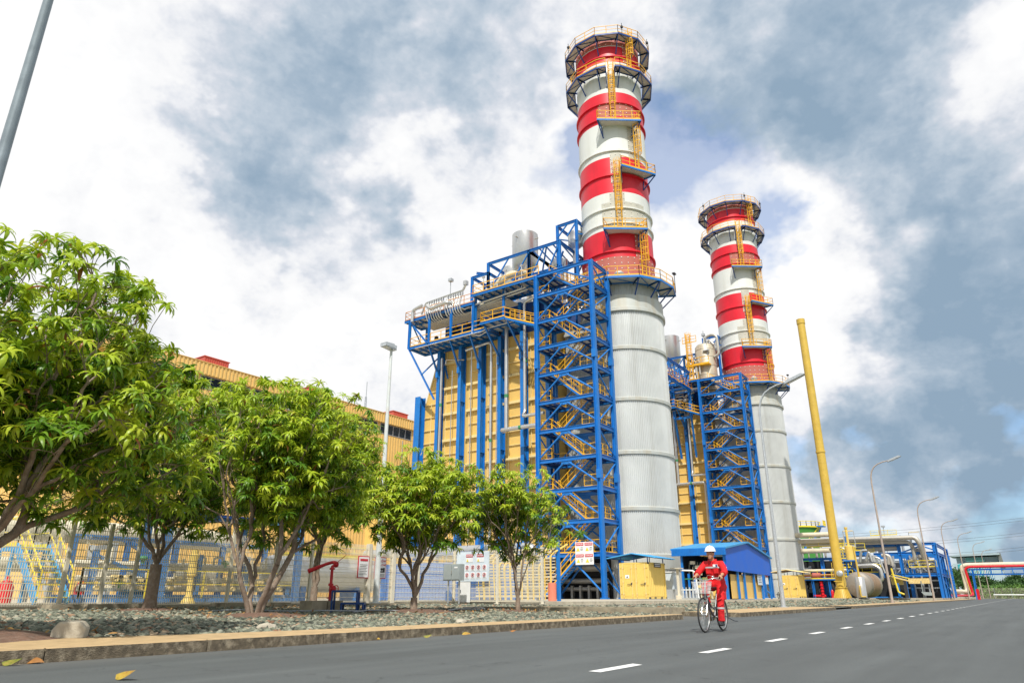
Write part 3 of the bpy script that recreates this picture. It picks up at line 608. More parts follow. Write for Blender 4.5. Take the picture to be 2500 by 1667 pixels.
# ================================================================ EXHAUST STACKS
SC = (65.1, 30.65); SAZ = math.atan2(SC[1], SC[0])
def sp(phi, r, z, c=SC):
    """point on the stack: phi in degrees, 0 faces the road viewpoint, positive to the right"""
    a = SAZ+math.pi+R(phi); return (c[0]+r*math.cos(a), c[1]+r*math.sin(a), z)
RR = 3.93
def arc_panel(g, p0, p1, z0, z1, r, n=None):
    n = n or max(1, int(abs(p1-p0)/6)); vs = []
    for i in range(n+1):
        p = p0+(p1-p0)*i/n; vs += [sp(p,r,z0), sp(p,r,z1)]
    g.add(vs, [(2*i,2*i+2,2*i+3,2*i+1) for i in range(n)])
def stack():
    o = empty('exhaust_stack', (SC[0],SC[1],.44), 'tall nearer red and white banded chimney with ladders beside the left stair tower', 'chimney', 'banded exhaust chimneys')
    zb = [32.0,38.25,42.85,47.45,52.2,56.4,60.85,63.2,65.0]
    g = M()
    for i in range(len(zb)-1):
        g.m = 1 if i % 2 else 0
        g.lathe(SC, [(RR,zb[i]),(RR,zb[i+1])], 96)
    g.m = 0; g.lathe(SC, [(RR,65.0),(RR-.12,65.02),(RR-.12,60)], 96)
    for z in (35.6,45.1,52.8,54.9,61.7): g.m = 0; g.lathe(SC, [(RR,z-.12),(RR+.2,z-.11),(RR+.2,z+.03),(RR,z+.04)], 96)
    for z in (39.0,40.85,48.3): g.m = 1; g.lathe(SC, [(RR,z-.12),(RR+.2,z-.11),(RR+.2,z+.03),(RR,z+.04)], 96)
    g.build('banded_shell', [RED, WHT], o, smooth=True)
    # riveted access panels behind ladders and platforms
    def panel(p0,p1,z0,z1,m):
        g = M(); st = M(); arc_panel(g,p0,p1,z0,z1,RR+.035)
        w = (p1-p0)*math.pi/180*RR; nx = max(2,int(w/.75)); nz = max(2,int((z1-z0)/.6))
        for i in range(nx+1):
            for j in range(nz+1):
                p = p0+(p1-p0)*(.06+.88*i/nx); z = z0+.15+(z1-z0-.3)*j/nz
                if nx > 3 and 0 < j < nz and nz < 5 and i % 2: pass
                a = sp(p,RR+.03,z); b = sp(p,RR+.09,z); st.bar(a,b,.09,.09)
        g.m = 1; g.add(st.v, st.f); g.build('access_panel', [[RUST, PLATE][m], STUD], o, smooth=True)
    panel(-75,75,32,34.9,0); panel(29,43,34.9,38.1,0); panel(-2,12,42.9,46.9,0); panel(-8,16,38.3,42.8,1); panel(-22,52,38.6,41.6,1)
    panel(28,44,47.3,52.1,1); panel(-4,14,44.0,48.5,1); panel(-20,44,52.3,54.9,0); panel(0,12,54.9,56.3,0); panel(-1,12,56.5,58.8,1); panel(29,42,60.9,63.2,0)
    panel(-80,80,63.3,64.9,0)
    # lower corrugated casing with flat bands
    g = M(); ro = 4.42; nr = 150
    def corr(z0,z1,r):
        vs = []; 
        for z in (z0,z1):
            for i in range(nr):
                for k,(f,dr) in enumerate(((0,0),(.3,0),(.5,.075),(.8,.075))):
                    t = 2*math.pi*(i+f)/nr; vs.append((SC[0]+(r+dr-.04)*math.cos(t), SC[1]+(r+dr-.04)*math.sin(t), z))
        n = nr*4; g.add(vs, [(i,(i+1)%n,n+(i+1)%n,n+i) for i in range(n)])
    for z0,z1 in ((.44,3.0),(4.35,8.25),(8.55,13.55),(13.85,18.85),(19.15,24.25),(24.55,28.45)):
        zm = (z0+z1)/2
        if z1-z0 > 3: corr(z0,zm-.01,ro); corr(zm-.01,z1,ro-.015)
        else: corr(z0,z1,ro)
    corr(30.2,31.6,ro-.35)
    g.build('corrugated_casing', CORR, o)
    for z in (8.4,13.7,19.0,24.4): g = M(); g.lathe(SC, [(ro-.05,z-.2),(ro+.12,z-.18),(ro+.14,z+.12),(ro+.02,z+.2),(ro-.05,z+.2)], 96); g.build('casing_band', CORRG, o, smooth=True)
    g = M(); g.lathe(SC, [(ro,28.35),(ro+.22,28.4),(ro+.22,28.75),(ro+.06,28.85),(ro+.06,30.2),(ro-.4,30.3)], 96); g.build('casing_band', CORRG, o, smooth=True)
    g = M(); g.lathe(SC, [(ro-.05,2.95),(ro+.1,3.0),(ro+.1,4.3),(ro-.05,4.4)], 96); g.lathe(SC, [(ro-.3,31.5),(ro-.3,32.05),(RR-.1,32.1)], 96)
    g.each('casing_band', CORRG, o, smooth=True)
    # ring platforms
    def ring(z, r, phis, name, railm, gap=None):
        dk = M(); rl = M(); br = M(); fr = M()
        for a, b in zip(phis[:-1], phis[1:]):
            if gap and gap[0] <= a < gap[1]: continue
            q = [sp(a,RR+.3,z), sp(a,r,z), sp(b,r,z), sp(b,RR+.3,z)]; w = [(p[0],p[1],p[2]-.06) for p in q]
            dk.add(q+w, [(0,1,2,3),(7,6,5,4),(0,4,5,1),(1,5,6,2),(2,6,7,3),(3,7,4,0)])
            fr.bar(sp(a,r,z-.12), sp(b,r,z-.12), .1, .24); fr.bar(sp(a,RR+.05,z-.12), sp(a,r,z-.12), .1, .2); fr.bar(sp(b,RR+.05,z-.12), sp(b,r,z-.12), .1, .2)
            fr.bar(sp(a,RR+.4,z-.14), sp(b,RR+.4,z-.14), .07, .12); m = (a+b)/2
            fr.bar(sp(a,r,z-.14), sp(b,RR+.4,z-.14), .06, .06)
            rl.rail([sp(a,r,z), sp(b,r,z)], sp=1.3)
        BRK = [(sp(a,RR,z-2.1), sp(a,r-.15,z-.2)) for a in phis]
        o_ = dk.build(name, SOFF, o); fr.build('frame', DBLUE if z > 40 else BLUE, o_); rl.build('handrail', railm, o_)
        for p, q in BRK: br = M(); br.bar(p, q, .11, .11); br.build('bracket', DBLUE, o_)
    P12 = [-13.5+30*k for k in range(-5,8)]
    ring(64.05, 5.35, P12, 'platform', YEL); ring(59.15, 5.35, [p for p in P12 if p <= -13.5]+[-2,10]+[p for p in P12 if p >= 16.5], 'platform', YEL, (-2,10))
    ring(31.75, 6.0, [-103.5,-73.5,-43.5,-12,20,45,70,92], 'platform', YEL)
    # small landings
    def landing(z, p0, p1, r=5.2):
        dk = M(); fr = M(); rl = M(); br = M()
        A = [sp(p0,RR+.1,z),sp(p0,r/math.cos(R((p1-p0)/2))*.97,z),sp(p1,r/math.cos(R((p1-p0)/2))*.97,z),sp(p1,RR+.1,z)]
        # straight-fronted plank with end returns
        w = [(p[0],p[1],p[2]-.05) for p in A]; dk.add(A+w, [(0,1,2,3),(7,6,5,4),(0,4,5,1),(1,5,6,2),(2,6,7,3),(3,7,4,0)])
        for i,j in ((0,1),(1,2),(2,3)):
            a = Vector(A[i])-Vector((0,0,.13)); b = Vector(A[j])-Vector((0,0,.13)); fr.bar(a,b,.09,.2); rl.rail([A[i],A[j]], sp=1.1, w=.06)
        m0 = sp(p0+2,RR,z-1.6); m1 = sp(p1-2,RR,z-1.6)
        br.bar(m0, Vector(A[1])-Vector((0,0,.2)), .1); br.bar(m1, Vector(A[2])-Vector((0,0,.2)), .1); br.bar(m0,m1,.08); br.bar(m0,A[0],.08); br.bar(m1,A[3],.08)
        o_ = dk.build('landing', SOFF, o); fr.build('frame', BLUE, o_); br.build('bracket', DBLUE, o_); rl.build('handrail', YEL, o_)
    landing(51.75,-15,38); landing(45.4,10,58); landing(37.75,-14,36)
    # caged ladders
    def ladder(p, z0, z1, r=RR+.55):
        g = M(); cg = M(); dp = 3.4
        for s in (-1,1): g.bar(sp(p+s*dp,r,z0), sp(p+s*dp,r,z1+1.1), .08, .08)
        z = z0+.3
        while z < z1+.8: g.bar(sp(p-dp,r,z), sp(p+dp,r,z), .04, .04); z += .33
        z = z0+.5
        while z < z1: g.bar(sp(p-dp,RR,z), sp(p-dp,r,z), .05); g.bar(sp(p+dp,RR,z), sp(p+dp,r,z), .05); z += 2.2
        a0 = SAZ+math.pi+R(p); c = Vector(sp(p,r+.02,0)); ex = Vector((math.cos(a0),math.sin(a0),0)); ey = Vector((-math.sin(a0),math.cos(a0),0))
        def hp(t, z): return c+ey*.38*math.cos(t)+ex*(.15+.6*math.sin(t))+Vector((0,0,z))
        z = z0+2.3
        while z < z1+1.1:
            pts = [hp(math.pi*i/6,z) for i in range(7)]
            for a,b in zip(pts[:-1],pts[1:]): cg.bar(a,b,.035,.07)
            z += .75
        for i in range(7): t = math.pi*i/6; cg.bar(hp(t,z0+2.3), hp(t,z1+1.1), .035)
        q = g.build('ladder', YEL, o); cg.build('safety_cage', YEL, q)
    ladder(37,31.8,37.8); ladder(5.5,37.8,45.5,RR+.5); ladder(38,45.4,51.8); ladder(5,51.8,59.2); ladder(36,59.2,64.1)
    # warning beacons and probes on the rails
    g = M()
    for p in (-60,22,70):
        a = sp(p,5.35,64); g.bar(a,(a[0],a[1],65.5),.05); g.box((a[0],a[1],64.9),(.25,.25,.25))
    for p in (88,): a = sp(p,6.0,31.8); g.bar(a,(a[0],a[1],34.0),.06); g.box((a[0],a[1],34.1),(.5,.3,.15))
    g.each('beacon', DARK, o)
    g = M(); g.ball(sp(0,RR+.35,32.6),.55,sc=(1,1,.5)); g.tube(sp(0,RR,32.6),sp(0,RR+.5,32.6),.4,12); g.build('instrument_hatch', GALV, o, smooth=True)
    # breeching side duct bulge on the left flank behind the tower
    g = M()
    for k in range(22):
        g.box((66.0+.0*k,35.2-.0,2+k*1.2),(4.6,1.2,1.16))
    return o
STK = stack()
# ================================================================ STAIR TOWER
TX0, TX1, TY0, TY1 = 56., 59.4, 29.4, 35.9
LV = [4.1+2.857*i for i in range(10)]; TOP = 32.35; Z0 = .44
def stair_tower():
    o = empty('stair_tower', ((TX0+TX1)/2,(TY0+TY1)/2,Z0), 'blue steel stair tower with yellow handrails in front of the nearer chimney', 'stair tower', 'blue stair towers')
    for x in (TX0,TX1):
        for y in (TY0,TY1):
            g = M(); g.ib((x,y,Z0+.1),(x,y,TOP),.38,.38,.04,flip=(True)); g.box((x,y,Z0+.06),(.6,.6,.12))
            for z in (LV[2]+1.2,LV[6]+1.2): g.box((x,y,z),(.44,.44,.8))
            g.build('column', BLUE, o)
    lv = LV+[TOP-.15]
    for i, z in enumerate(lv):
        g = M()
        for x in (TX0,TX1): g.ib((x,TY0+.2,z),(x,TY1-.2,z),.2,.36,.035)
        for y in (TY0,TY1): g.ib((TX0+.2,y,z),(TX1-.2,y,z),.2,.36,.035)
        g.build('floor_beam', BLUE, o)
        zp = lv[i-1] if i else Z0
        # chevron braces in the long faces, single diagonals in the short ones
        g = M(); ym = (TY0+TY1)/2+.15
        for x in (TX0,TX1):
            g.box((x,ym,z-.3),(.06,1.1,.35)); g.tube((x,ym+.25,z-.3),(x,TY1-.15,zp+.35),.085,8); g.tube((x,ym-.25,z-.3),(x,TY0+.15,zp+.5 if x==TX0 else zp+.35),.085,8)
        for y in (TY0,TY1):
            a, b = ((TX0+.15,zp+.3),(TX1-.15,z-.3)) if i%2 else ((TX1-.15,zp+.3),(TX0+.15,z-.3)); g.tube((a[0],y,a[1]),(b[0],y,b[1]),.075,8)
        g.build('brace', BLUE, o)
    # landings, flights
    yl, yr = TY1-1.35, TY0+1.75      # inner edges of the left and right landings
    xs = (TX0+.95, TX1-1.05)          # flight centre lines (front, back)
    def deck(y0,y1,z,x0=TX0+.2,x1=TX1-.2):
        g = M(); g.m = 0; g.bb(x0,x1,y0,y1,z+.12,z+.16); g.m = 1
        n = max(2,int((y1-y0)/.7))
        for k in range(n+1): y = y0+(y1-y0)*k/n; g.bar((x0,y,z+.03),(x1,y,z+.03),.07,.18)
        for x in (x0+.05,x1-.05,(x0+x1)/2): g.bar((x,y0,z+.03),(x,y1,z+.03),.07,.18)
        return g.build('landing', [SOFF,DBLUE], o)
    for i, z in enumerate(LV):
        d = deck(yl,TY1-.15,z); e = deck(TY0+.15,yr,z); zr = z+.16
        if i == 0: deck(yr+.01,yl-.01,z)
        g = M()
        g.rail([(TX0+.3,yl,zr),(TX0+.3,TY1-.2,zr),(TX1-.3,TY1-.2,zr),(TX1-.3,yl,zr)],sp=.9,w=.05)
        g.build('handrail', YEL, d)
        g = M(); g.rail([(TX0+.3,yr,zr),(TX0+.3,TY0+.2,zr),(TX1-.3,TY0+.2,zr),(TX1-.3,yr,zr)],sp=.9,w=.05)
        if i == 0: g.rail([(TX0+.3,yr,zr),(TX0+.3,yl,zr)],sp=1.,w=.05)
        g.build('handrail', YEL, e)
    # the last small deck at the top left joins the boiler roof walkway
    deck(yl-.5,TY1+.3,TOP-.3)
    def flight(y0,z0,y1,z1,x,wd=.95,first=False):
        s = M(); dy = (y1-y0); n = 15; 
        for k in (-1,1):
            p = (x+k*wd/2,y0,z0-.02); q = (x+k*wd/2,y1,z1-.02); s.bar(p,q,.06,.28)
        f = s.build('stair_flight', BLUE, o)
        e = M()
        for k in (-1,1): e.bar((x+k*(wd/2+.032),y0,z0+.10),(x+k*(wd/2+.032),y1,z1+.10),.03,.09)
        t = M(); nose = M(); sg = 1 if dy > 0 else -1
        for k in range(n):
            u = (k+.5)/n; y = y0+dy*u; z = z0+(z1-z0)*u
            t.box((x,y,z),(wd-.06,.26,.05)); nose.box((x,y-sg*.13,z-.02),(wd-.06,.03,.09))
        t.build('treads', GRATE, f); nose.build('nosings', YEL, f)
        for k in (-1,1):
            a = Vector((x+k*(wd/2+.03),y0,z0+.1)); b = Vector((x+k*(wd/2+.03),y1,z1+.1)); up = Vector((0,0,1.0)); m = 4
            for j in range(m+1): q = a.lerp(b,j/m); e.bar(q,q+up,.05)
            e.bar(a+up,b+up,.055); e.bar(a+up*.5,b+up*.5,.045)
        e.build('handrail', YEL, f)
    flight(TY1-.4,Z0+.05,yr+.3,LV[0]+.1,TX0+.2)
    for i in range(9):
        z0, z1 = LV[i]+.14, LV[i+1]+.14
        if i % 2 == 0: flight(yl,z0,yr,z1,xs[1]-.1)       # rises from the left landing to the right one
        else: flight(yr,z0,yl,z1,xs[0])                   # and back
    flight(yr,LV[9]+.14,yl,TOP-.1,xs[0])
    return o
TWR = stair_tower()
# warning boards on the tower, lamps
def board(name, x, y0, y1, z0, z1, lab, cat):
    o = empty(name,(x,(y0+y1)/2,z0),lab,cat); g = M(); g.bb(x,x+.04,y0,y1,z0,z1); g.build('panel', WHITE, o); return o
RTX = (R(90),0,R(-90))     # text facing -X, reading along -Y
def sgn(o, x, y, z, w, h, m, name='field'):
    g = M(); g.bb(x-.012,x,y-w/2,y+w/2,z-h/2,z+h/2); return g.build(name, m, o)
BLK = mat('black print', (.02,.02,.02), .6); WPR = mat('white print', (.8,.8,.8), .5); RPR = mat('red print', (.55,.02,.04), .5); YPR = mat('yellow print', (.75,.6,.05), .5)
o = board('warning_board', TX0-.35, 30.15, 31.95, 3.25, 5.15, 'white board with four small red headed danger signs on the stair tower', 'sign')
for k,(yy,zz) in enumerate(((31.5,4.68),(30.6,4.68),(31.5,3.72),(30.6,3.72))):
    sgn(o, TX0-.352, yy, zz+.28, .78, .24, RPR, 'danger_header'); text('DANGER', .17, 'lettering', WPR, o, (TX0-.368, yy, zz+.28), RTX)
    g = M(); g.prism([(yy-.02,zz-.3),(yy+.34,zz-.3),(yy+.16,zz+.02)],'x',TX0-.362,TX0-.352); g.build('warning_triangle', YPR, o)
    g = M(); g.bb(TX0-.36,TX0-.352,yy-.32,yy-.1,zz-.02,zz+.02); g.bb(TX0-.36,TX0-.352,yy-.34,yy-.06,zz-.14,zz-.11); g.bb(TX0-.36,TX0-.352,yy-.3,yy-.08,zz-.24,zz-.21); g.build('small_print', BLK, o)
# ================================================================ HEAT RECOVERY BOILER
BX = 60.0
def boiler():
    o = empty('steam_boiler', (BX+4,45,Z0), 'yellow boiler casing with blue columns and roof pipework left of the nearer stair tower', 'boiler', 'yellow steam boilers')
    # casing: tall box with the inlet duct sloping down on the left
    out = [(36.2,1.0),(36.2,28.0),(52.2,28.0),(53.0,25.5),(54.3,21.5),(54.4,16.3),(57.5,12.5),(63,9.5),(63,2.5),(56,1.6)]
    g = M(); g.prism(out,'x',BX,BX+9.5); g.build('casing', CASE, o)
    g = M(); g.bb(BX+.6,BX+6,36.0,54,0.44,1.05); g.build('support_base', DARK, o)
    # horizontal stiffeners: light flats and deeper channels
    g = M(); h = M()
    bays = [(36.4,39.3),(40.1,42.2),(42.9,45.0),(45.9,47.7),(48.6,51.1),(51.9,54.2)]
    for i,(a,b) in enumerate(bays):
        z = 1.9; k = 0
        while z < 27.4:
            if i == 5 and z > 21.5: b2 = 54.3-(z-21.5)*.32
            else: b2 = b
            if k % 2 == 0 and i < 5: h = M(); h.bb(BX-.34,BX+.02,a-.2,b+.2 if i % 2 else b+.1,z-.13,z+.16); h.build('channel_girt', CASEL, o)
            else: g.bb(BX-.14,BX+.02,a,b2,z-.035,z+.035)
            z += 1.53; k += 1
        g.bb(BX-.12,BX+.02,a+.04,a+.12,1.2,27.8); g.bb(BX-.12,BX+.02,(b if i<5 else b-.9)-.12,(b if i<5 else b-.9)-.04,1.2,27.8 if i<5 else 22)
    z = 10
    while z < 16: g.bb(BX-.1,BX+.02,54.4,54.4+(16.3-z)*.8,z-.03,z+.03); z += 1.3
    g.m = 0; sl = M()
    for a,b in (((54.4,16.3),(57.5,12.5)),((57.5,12.5),(63,9.5)),((53.0,25.5),(54.3,21.5)),((52.2,28.0),(53.0,25.5))): g.bar((BX-.02,a[0],a[1]),(BX-.02,b[0],b[1]),.16,.12)
    # side wall ribs on the sloping inlet, seen on edge
    z = 2.6
    while z < 26: 
        yy = 54.4+.0 if z > 16.3 else 54.4
        z += 1.53
    g.build('stiffener', CASEL, o)
    # blue columns
    for y, x0 in ((39.8,59.0),(42.8,59.0),(45.5,59.0),(48.4,59.0),(51.6,59.0)):
        wide = y in (42.55,48.15,)
        g = M(); g.bb(x0,x0+.06,y-.22,y+.22,.44,27.9); g.bb(x0+.06,x0+.86,y-.03,y+.03,.44,27.9); g.bb(x0+.86,x0+.92,y-.22,y+.22,.44,27.9)
        z = 3
        while z < 27: g.bb(x0+.06,x0+.86,y-.21,y+.21,z,z+.04); z += 6.1
        g.build('column', BLUE, o)
    g = M(); g.bb(59,59.06,54.25,55.05,.44,22.8); g.bb(59.06,59.9,54.62,54.68,.44,22.8); g.bb(59.9,59.96,54.25,55.05,.44,22.8); g.build('column', BLUE, o)
    g = M(); g.ib((59.2,36.6,.44),(59.2,36.6,31.9),.45,.45,.05); g.build('column', BLUE, o)
    # cast marks on the girts
    g = M()
    for y,z in ((41.9,23.4),(40.3,23.4),(44.8,20.3),(43.1,20.3),(44.8,14.1),(40.4,14.1),(47.4,14.1)):
        for k in range(4): g.bb(BX-.352,BX-.34,y-.35+.18*k,y-.25+.18*k,z-.09,z-.03); g.bb(BX-.352,BX-.34,y-.35+.18*k,y-.25+.18*k,z+.02,z+.08)
    g.build('stencil_marks', DARK, o)
    # galleries
    def gallery(name, pts, z, d, railm, stp=.95, br=True, x1=BX):
        (ya,yb), xf = pts
        dk = M(); dk.bb(xf+.03,x1,ya,yb,z+.02,z+.06); q = dk.build(name, SOFF, o)
        fr = M(); fr.ib((xf,ya,z-.12),(xf,yb,z-.12),.16,.3,.03); fr.ib((x1-.1,ya,z-.12),(x1-.1,yb,z-.12),.16,.3,.03); fr.bar(((xf+x1)/2,ya,z-.1),((xf+x1)/2,yb,z-.1),.08,.16)
        n = max(1,round((yb-ya)/stp))
        for i in range(n+1): y = ya+(yb-ya)*i/n; fr.bar((xf,y,z-.1),(x1,y,z-.1),.1,.2)
        for i in range(0,n,3): y = ya+(yb-ya)*i/n; y2 = min(yb,y+2*(yb-ya)/n); fr.bar((xf,y,z-.14),(x1,y2,z-.14),.06); fr.bar((x1,y,z-.14),(xf,y2,z-.14),.06)
        fr.each('frame', BLUE, q)
        r = M(); r.rail([(x1,yb-.05,z+.06),(xf+.05,yb-.05,z+.06),(xf+.05,ya,z+.06)],sp=1.5,w=.06)
        r.build('handrail', railm, q); return q
    gallery('upper_gallery',((44.9,55.5),57.0),31.9,0,ORNG); gallery('upper_gallery',((36.0,44.9),56.6),32.6,0,YEL)
    gallery('lower_gallery',((43.4,54.5),57.0),28.35,0,YEL); gallery('lower_gallery',((40.1,43.38),56.2),28.75,0,YEL)
    # stair from lower gallery to the tower
    g = M()
    for x in (56.3,57.2): g.bar((x,40.1,28.6),(x,36.1,26.9),.07,.3)
    q = g.build('link_stair', BLUE, o); g = M()
    for k in range(14): u=(k+.5)/14; g.box((56.75,40.1-4*u,28.75-1.7*u),(.85,.25,.04))
    g.build('treads', GRATE, q); g = M()
    for x in (56.25,57.25):
        a=Vector((x,40.1,28.75)); b=Vector((x,36.1,27.05)); up=Vector((0,0,1.05))
        for j in range(4): c=a.lerp(b,j/3); g.bar(c,c+up,.06)
        g.bar(a+up,b+up,.06); g.bar(a+up*.5,b+up*.5,.05); g.bar(a,b,.04,.14)
    g.build('handrail', YEL, q)
    # brackets and hangers
    g = M()
    for y in (51.6,48.4,45.5,42.8,39.8):
        xf = 57.0 if y > 43.4 else 56.2
        g.ib((58.98,y,24.9 if y > 43 else 25.5),(xf+.1,y,28.2),.16,.2,.03); g.box((58.85,y,25.0),(.35,.3,.9))
    for y in (51.5,48.2,45.0): g.ib((57.0,y,28.3),(57.0,y,31.8),.24,.24,.035,flip=True)
    for y in (41,44.9): g.ib((57.3,y,28.9),(57.3,y,32.4),.24,.24,.035,flip=True)
    # outrigger bracing at the far left end
    g.ib((57,54.6,31.8),(57,54.6,28.2),.28,.28,.04,flip=True); g.ib((57,54.6,28.2),(58.8,51.9,22.0),.2,.24,.03); g.ib((57,54.6,31.6),(57,51.6,28.2),.14,.18,.03)
    g.ib((60,51.9,28.2),(60,52.1,16),.34,.34,.04,flip=True); g.bar((60,52.1,27.8),(57.9,53.2,25.0),.16); g.bar((60,51.9,27.9),(59.6,50.6,24.5),.14); g.bar((57,54.6,28.2),(60,54.6,28.2),.2)
    g.bar((60,54.6,31.8),(60,54.6,28.2),.2); g.bar((57,54.6,31.8),(60,54.6,28.4),.12)
    g.each('bracket', BLUE, o)
    # dark space and ducting between the galleries
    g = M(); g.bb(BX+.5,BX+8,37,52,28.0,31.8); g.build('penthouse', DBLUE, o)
    g = M()
    for k in range(7): y = 38.5+2.05*k; g.bb(BX-.35,BX+.3,y-.2,y+.2,28.2,31.7)
    g.each('roof_column', BLUE, o)
    random.seed(5); g = M()
    for k in range(16):
        y = 38.3+.95*k+random.uniform(-.2,.2); z = random.uniform(29.0,30.8); r = random.uniform(.07,.16); x = BX-random.uniform(.1,.7)
        g.path([(BX+.6,y,z),(x,y,z),(x,y,z+random.choice((-1,1))*random.uniform(.5,1.3))],r,8,bend=.25)
        if k % 3 == 0: g.box((x,y,z),(.35,.35,.45))
    g.each('valve_cluster', DARK, o, smooth=True)
    g = M()
    for k in range(9): # horizontal small pipes below the upper gallery
        z = 30.9+.05*(k%2); x = 57.5+.24*k; g.path([(x,53.0,31.0),(x,45.6-.16*k,31.0),(x,43.8-.16*k,31.35),(x,40.5,31.35)],.075,6,bend=.3)
    g.each('header_pipe', ALUD, o, smooth=True)
    g = M(); # comb of hanging silver pipes at the left
    g.path([(57.4,53.2,32.4),(57.4,52.6,33.75),(57.4,46.8,34.0)],.11,8,bend=.3)
    for k in range(14):
        y = 52.0-.36*k+(-.4 if k > 6 else 0); g.path([(57.4,y,33.85),(57.25,y,33.4),(56.85,y,32.0),(57.0,y-.15,31.15),(58.2,y-.4,31.0)],.085,7,bend=.35); g.box((57.35,y,33.6),(.2,.16,.4))
    g.path([(56.7,54.0,31.4),(56.7,54.0,32.9),(56.7,52.5,33.2)],.2,10,bend=.4); g.path([(56.5,51.6,32.9),(56.5,51.0,32.3),(56.5,48.5,32.6),(57.4,48.2,32.5)],.22,10,bend=.4)
    g.path([(57.4,46.9,34.0),(57.4,46.5,34.6)],.14,8); g.box((57.4,46.5,34.8),(.45,.45,.5))
    g.each('vent_pipe', ALU, o, smooth=True)
    g = M(); g.bar((60,51.0,32),(60,51.0,37.2),.07); g.box((59.9,50.9,37.3),(.5,.5,.35)); g.build('floodlight', GALV, o)
    # vertical pipes down the front face
    g = M()
    g.path([(58.6,47.2,27.0),(58.6,43.6,27.3),(58.6,43.6,6)],.15,10,bend=.6); g.path([(58.5,41.45,29),(58.5,41.45,17.2),(58.5,41.35,16.8)],.22,12)
    g.path([(58.5,41.5,16.9),(57.6,41.5,16.8),(57.6,36.9,16.8),(57.6,36.9,1.0)],.22,12,bend=.5)
    g.path([(58.4,37.6,31.2),(58.4,39.0,30.9),(58.4,39.0,18.6),(57.9,39.0,18.0),(57.9,36.4,18.0)],.17,12,bend=.5)
    g.path([(58.8,50.9,26.8),(58.8,50.9,.8)],.14,8); g.path([(58.8,46.5,27.2),(58.8,46.5,20),(58.8,46.5,.8)],.07,6); g.path([(58.7,42.9,26),(58.7,42.9,1)],.05,6)
    g.path([(58.7,49.2,25),(58.7,49.2,3)],.05,6); g.path([(58.8,47.6,26.0),(58.8,50.3,26.5),(58.8,50.3,26)],.08,6,bend=.3)
    g.path([(56.9,53.5,28.0),(56.9,43.6,28.0),(56.9,43.0,28.2),(56.9,38,28.3)],.06,6); g.path([(57.0,47.5,32),(57.0,46.2,31.3),(57.0,45.2,31.4),(57,45.1,28),(57,44,27.6),(57,42.8,28)],.06,6)
    g.path([(57.2,44.9,31.6),(57.2,38.0,32.0)],.11,8); g.path([(57.6,44.9,31.5),(57.6,38.0,31.9)],.11,8)
    g.each('riser_pipe', ALU, o, smooth=True)
    g = M()
    for y,z in ((43.6,16.0),(41.45,20.5),(39.0,24),(50.9,14),(43.6,9),(50.9,21)): g.tube((58.5 if y<43 else 58.6 if y<44 else 58.8,y,z),(58.5 if y<43 else 58.6 if y<44 else 58.8,y,z+.35),.24 if y<43 else .165,12)
    g.tube((57.6,39.2,16.8),(57.6,38.9,16.8),.235,12); g.each('flow_marker', GREENV, o, smooth=True)
    # roof steel frames
    rf = M(); X0, X1 = 60.0, 65.5
    def fr(y0,y1,z0,z1,x0=X0,x1=X1,br=True,w=.28):
        for x in (x0,x1):
            for y in (y0,y1): rf.ib((x,y,z0),(x,y,z1),w,w,.04,flip=True)
            rf.ib((x,y0,z1-.15),(x,y1,z1-.15),w*.8,w*1.1,.035)
            if br: rf.bar((x,y0,z1-.3),(x,(y0+y1)/2,z0+1.0),.13); rf.bar((x,y1,z0+1.2),(x,(y0+y1)/2,z1-.3),.13)
        for y in (y0,y1):
            rf.ib((x0,y,z1-.15),(x1,y,z1-.15),w*.8,w*1.1,.035)
            if br: rf.bar((x0,y,z0+1),(x1,y,z1-.3),.13)
    fr(45.2,47.6,32.5,36.9,60,62.6,False); fr(39.4,45.2,32.9,38.1); fr(35.3,39.4,32.9,38.1); fr(33.9,36.4,38.2,41.0,61.5,65.5); rf.ib((X0,45.2,34.2),(X0,35.0,34.8),.2,.34,.03)
    rf.ib((60.3,47.2,37.4),(60.3,44.9,36.6),.2,.28,.03)
    for x in (61.5,65.5):
        for y in (33.9,36.4): rf.ib((x,y,30),(x,y,38.3),.28,.28,.04,flip=True)
    for k in range(5): rf.bar((60.0,35.3+k*.9,37.9),(65.5,36.2+k*.9,37.9),.1,.16)
    rf.ib((60,35.3,33.2),(65.5,35.3,33.2),.2,.3,.03); rf.bar((60,37,37.9),(62.5,39.4,35),.16); rf.bar((62,36,37.8),(64,39.4,34),.16)
    rf.build('roof_frame', BLUE, o)
    # silencers and steam drum pipes
    for (x,y,r,z0,z1) in ((66,43.9,1.65,39.6,44.0),(69,48.0,1.5,38,41.5)):
        g = M(); g.lathe((x,y), [(.5,z0-1.6),(.55,z0-.9),(r*.55,z0-.85),(r,z0),(r,z1),(r-.08,z1),(r-.08,z1-1)], 40); s_ = g.build('silencer', ALU, o, smooth=True)
        g = M(); g.lathe((x,y), [(r*.62,z0-.75),(r*.62,z0-.35)], 30)
        for a in (0,1.6,3.1,4.7): g.bar((x+(r)*math.cos(a),y+r*math.sin(a),z1-.9),(x+(r+.35)*math.cos(a),y+(r+.35)*math.sin(a),z1-.9),.12)
        g.build('lifting_lug', ALUD, s_)
    g = M()
    for (x,y,r,z0,z1) in ((63.5,35.2,.85,38.9,40.5),(63.2,37.4,.8,36.4,37.5)): g.lathe((x,y), [(.35,z0-2.6),(.35,z0-.5),(r,z0),(r,z1),(r-.05,z1)], 24)
    g.tube((63.2,36.8,32.5),(63.2,36.8,36),.38,14); g.tube((62.6,36.2,32.5),(62.6,36.2,37),.36,14); g.tube((63.6,38.0,32.5),(63.6,38.0,36),.32,14)
    g.each('relief_silencer', ALU, o, smooth=True)
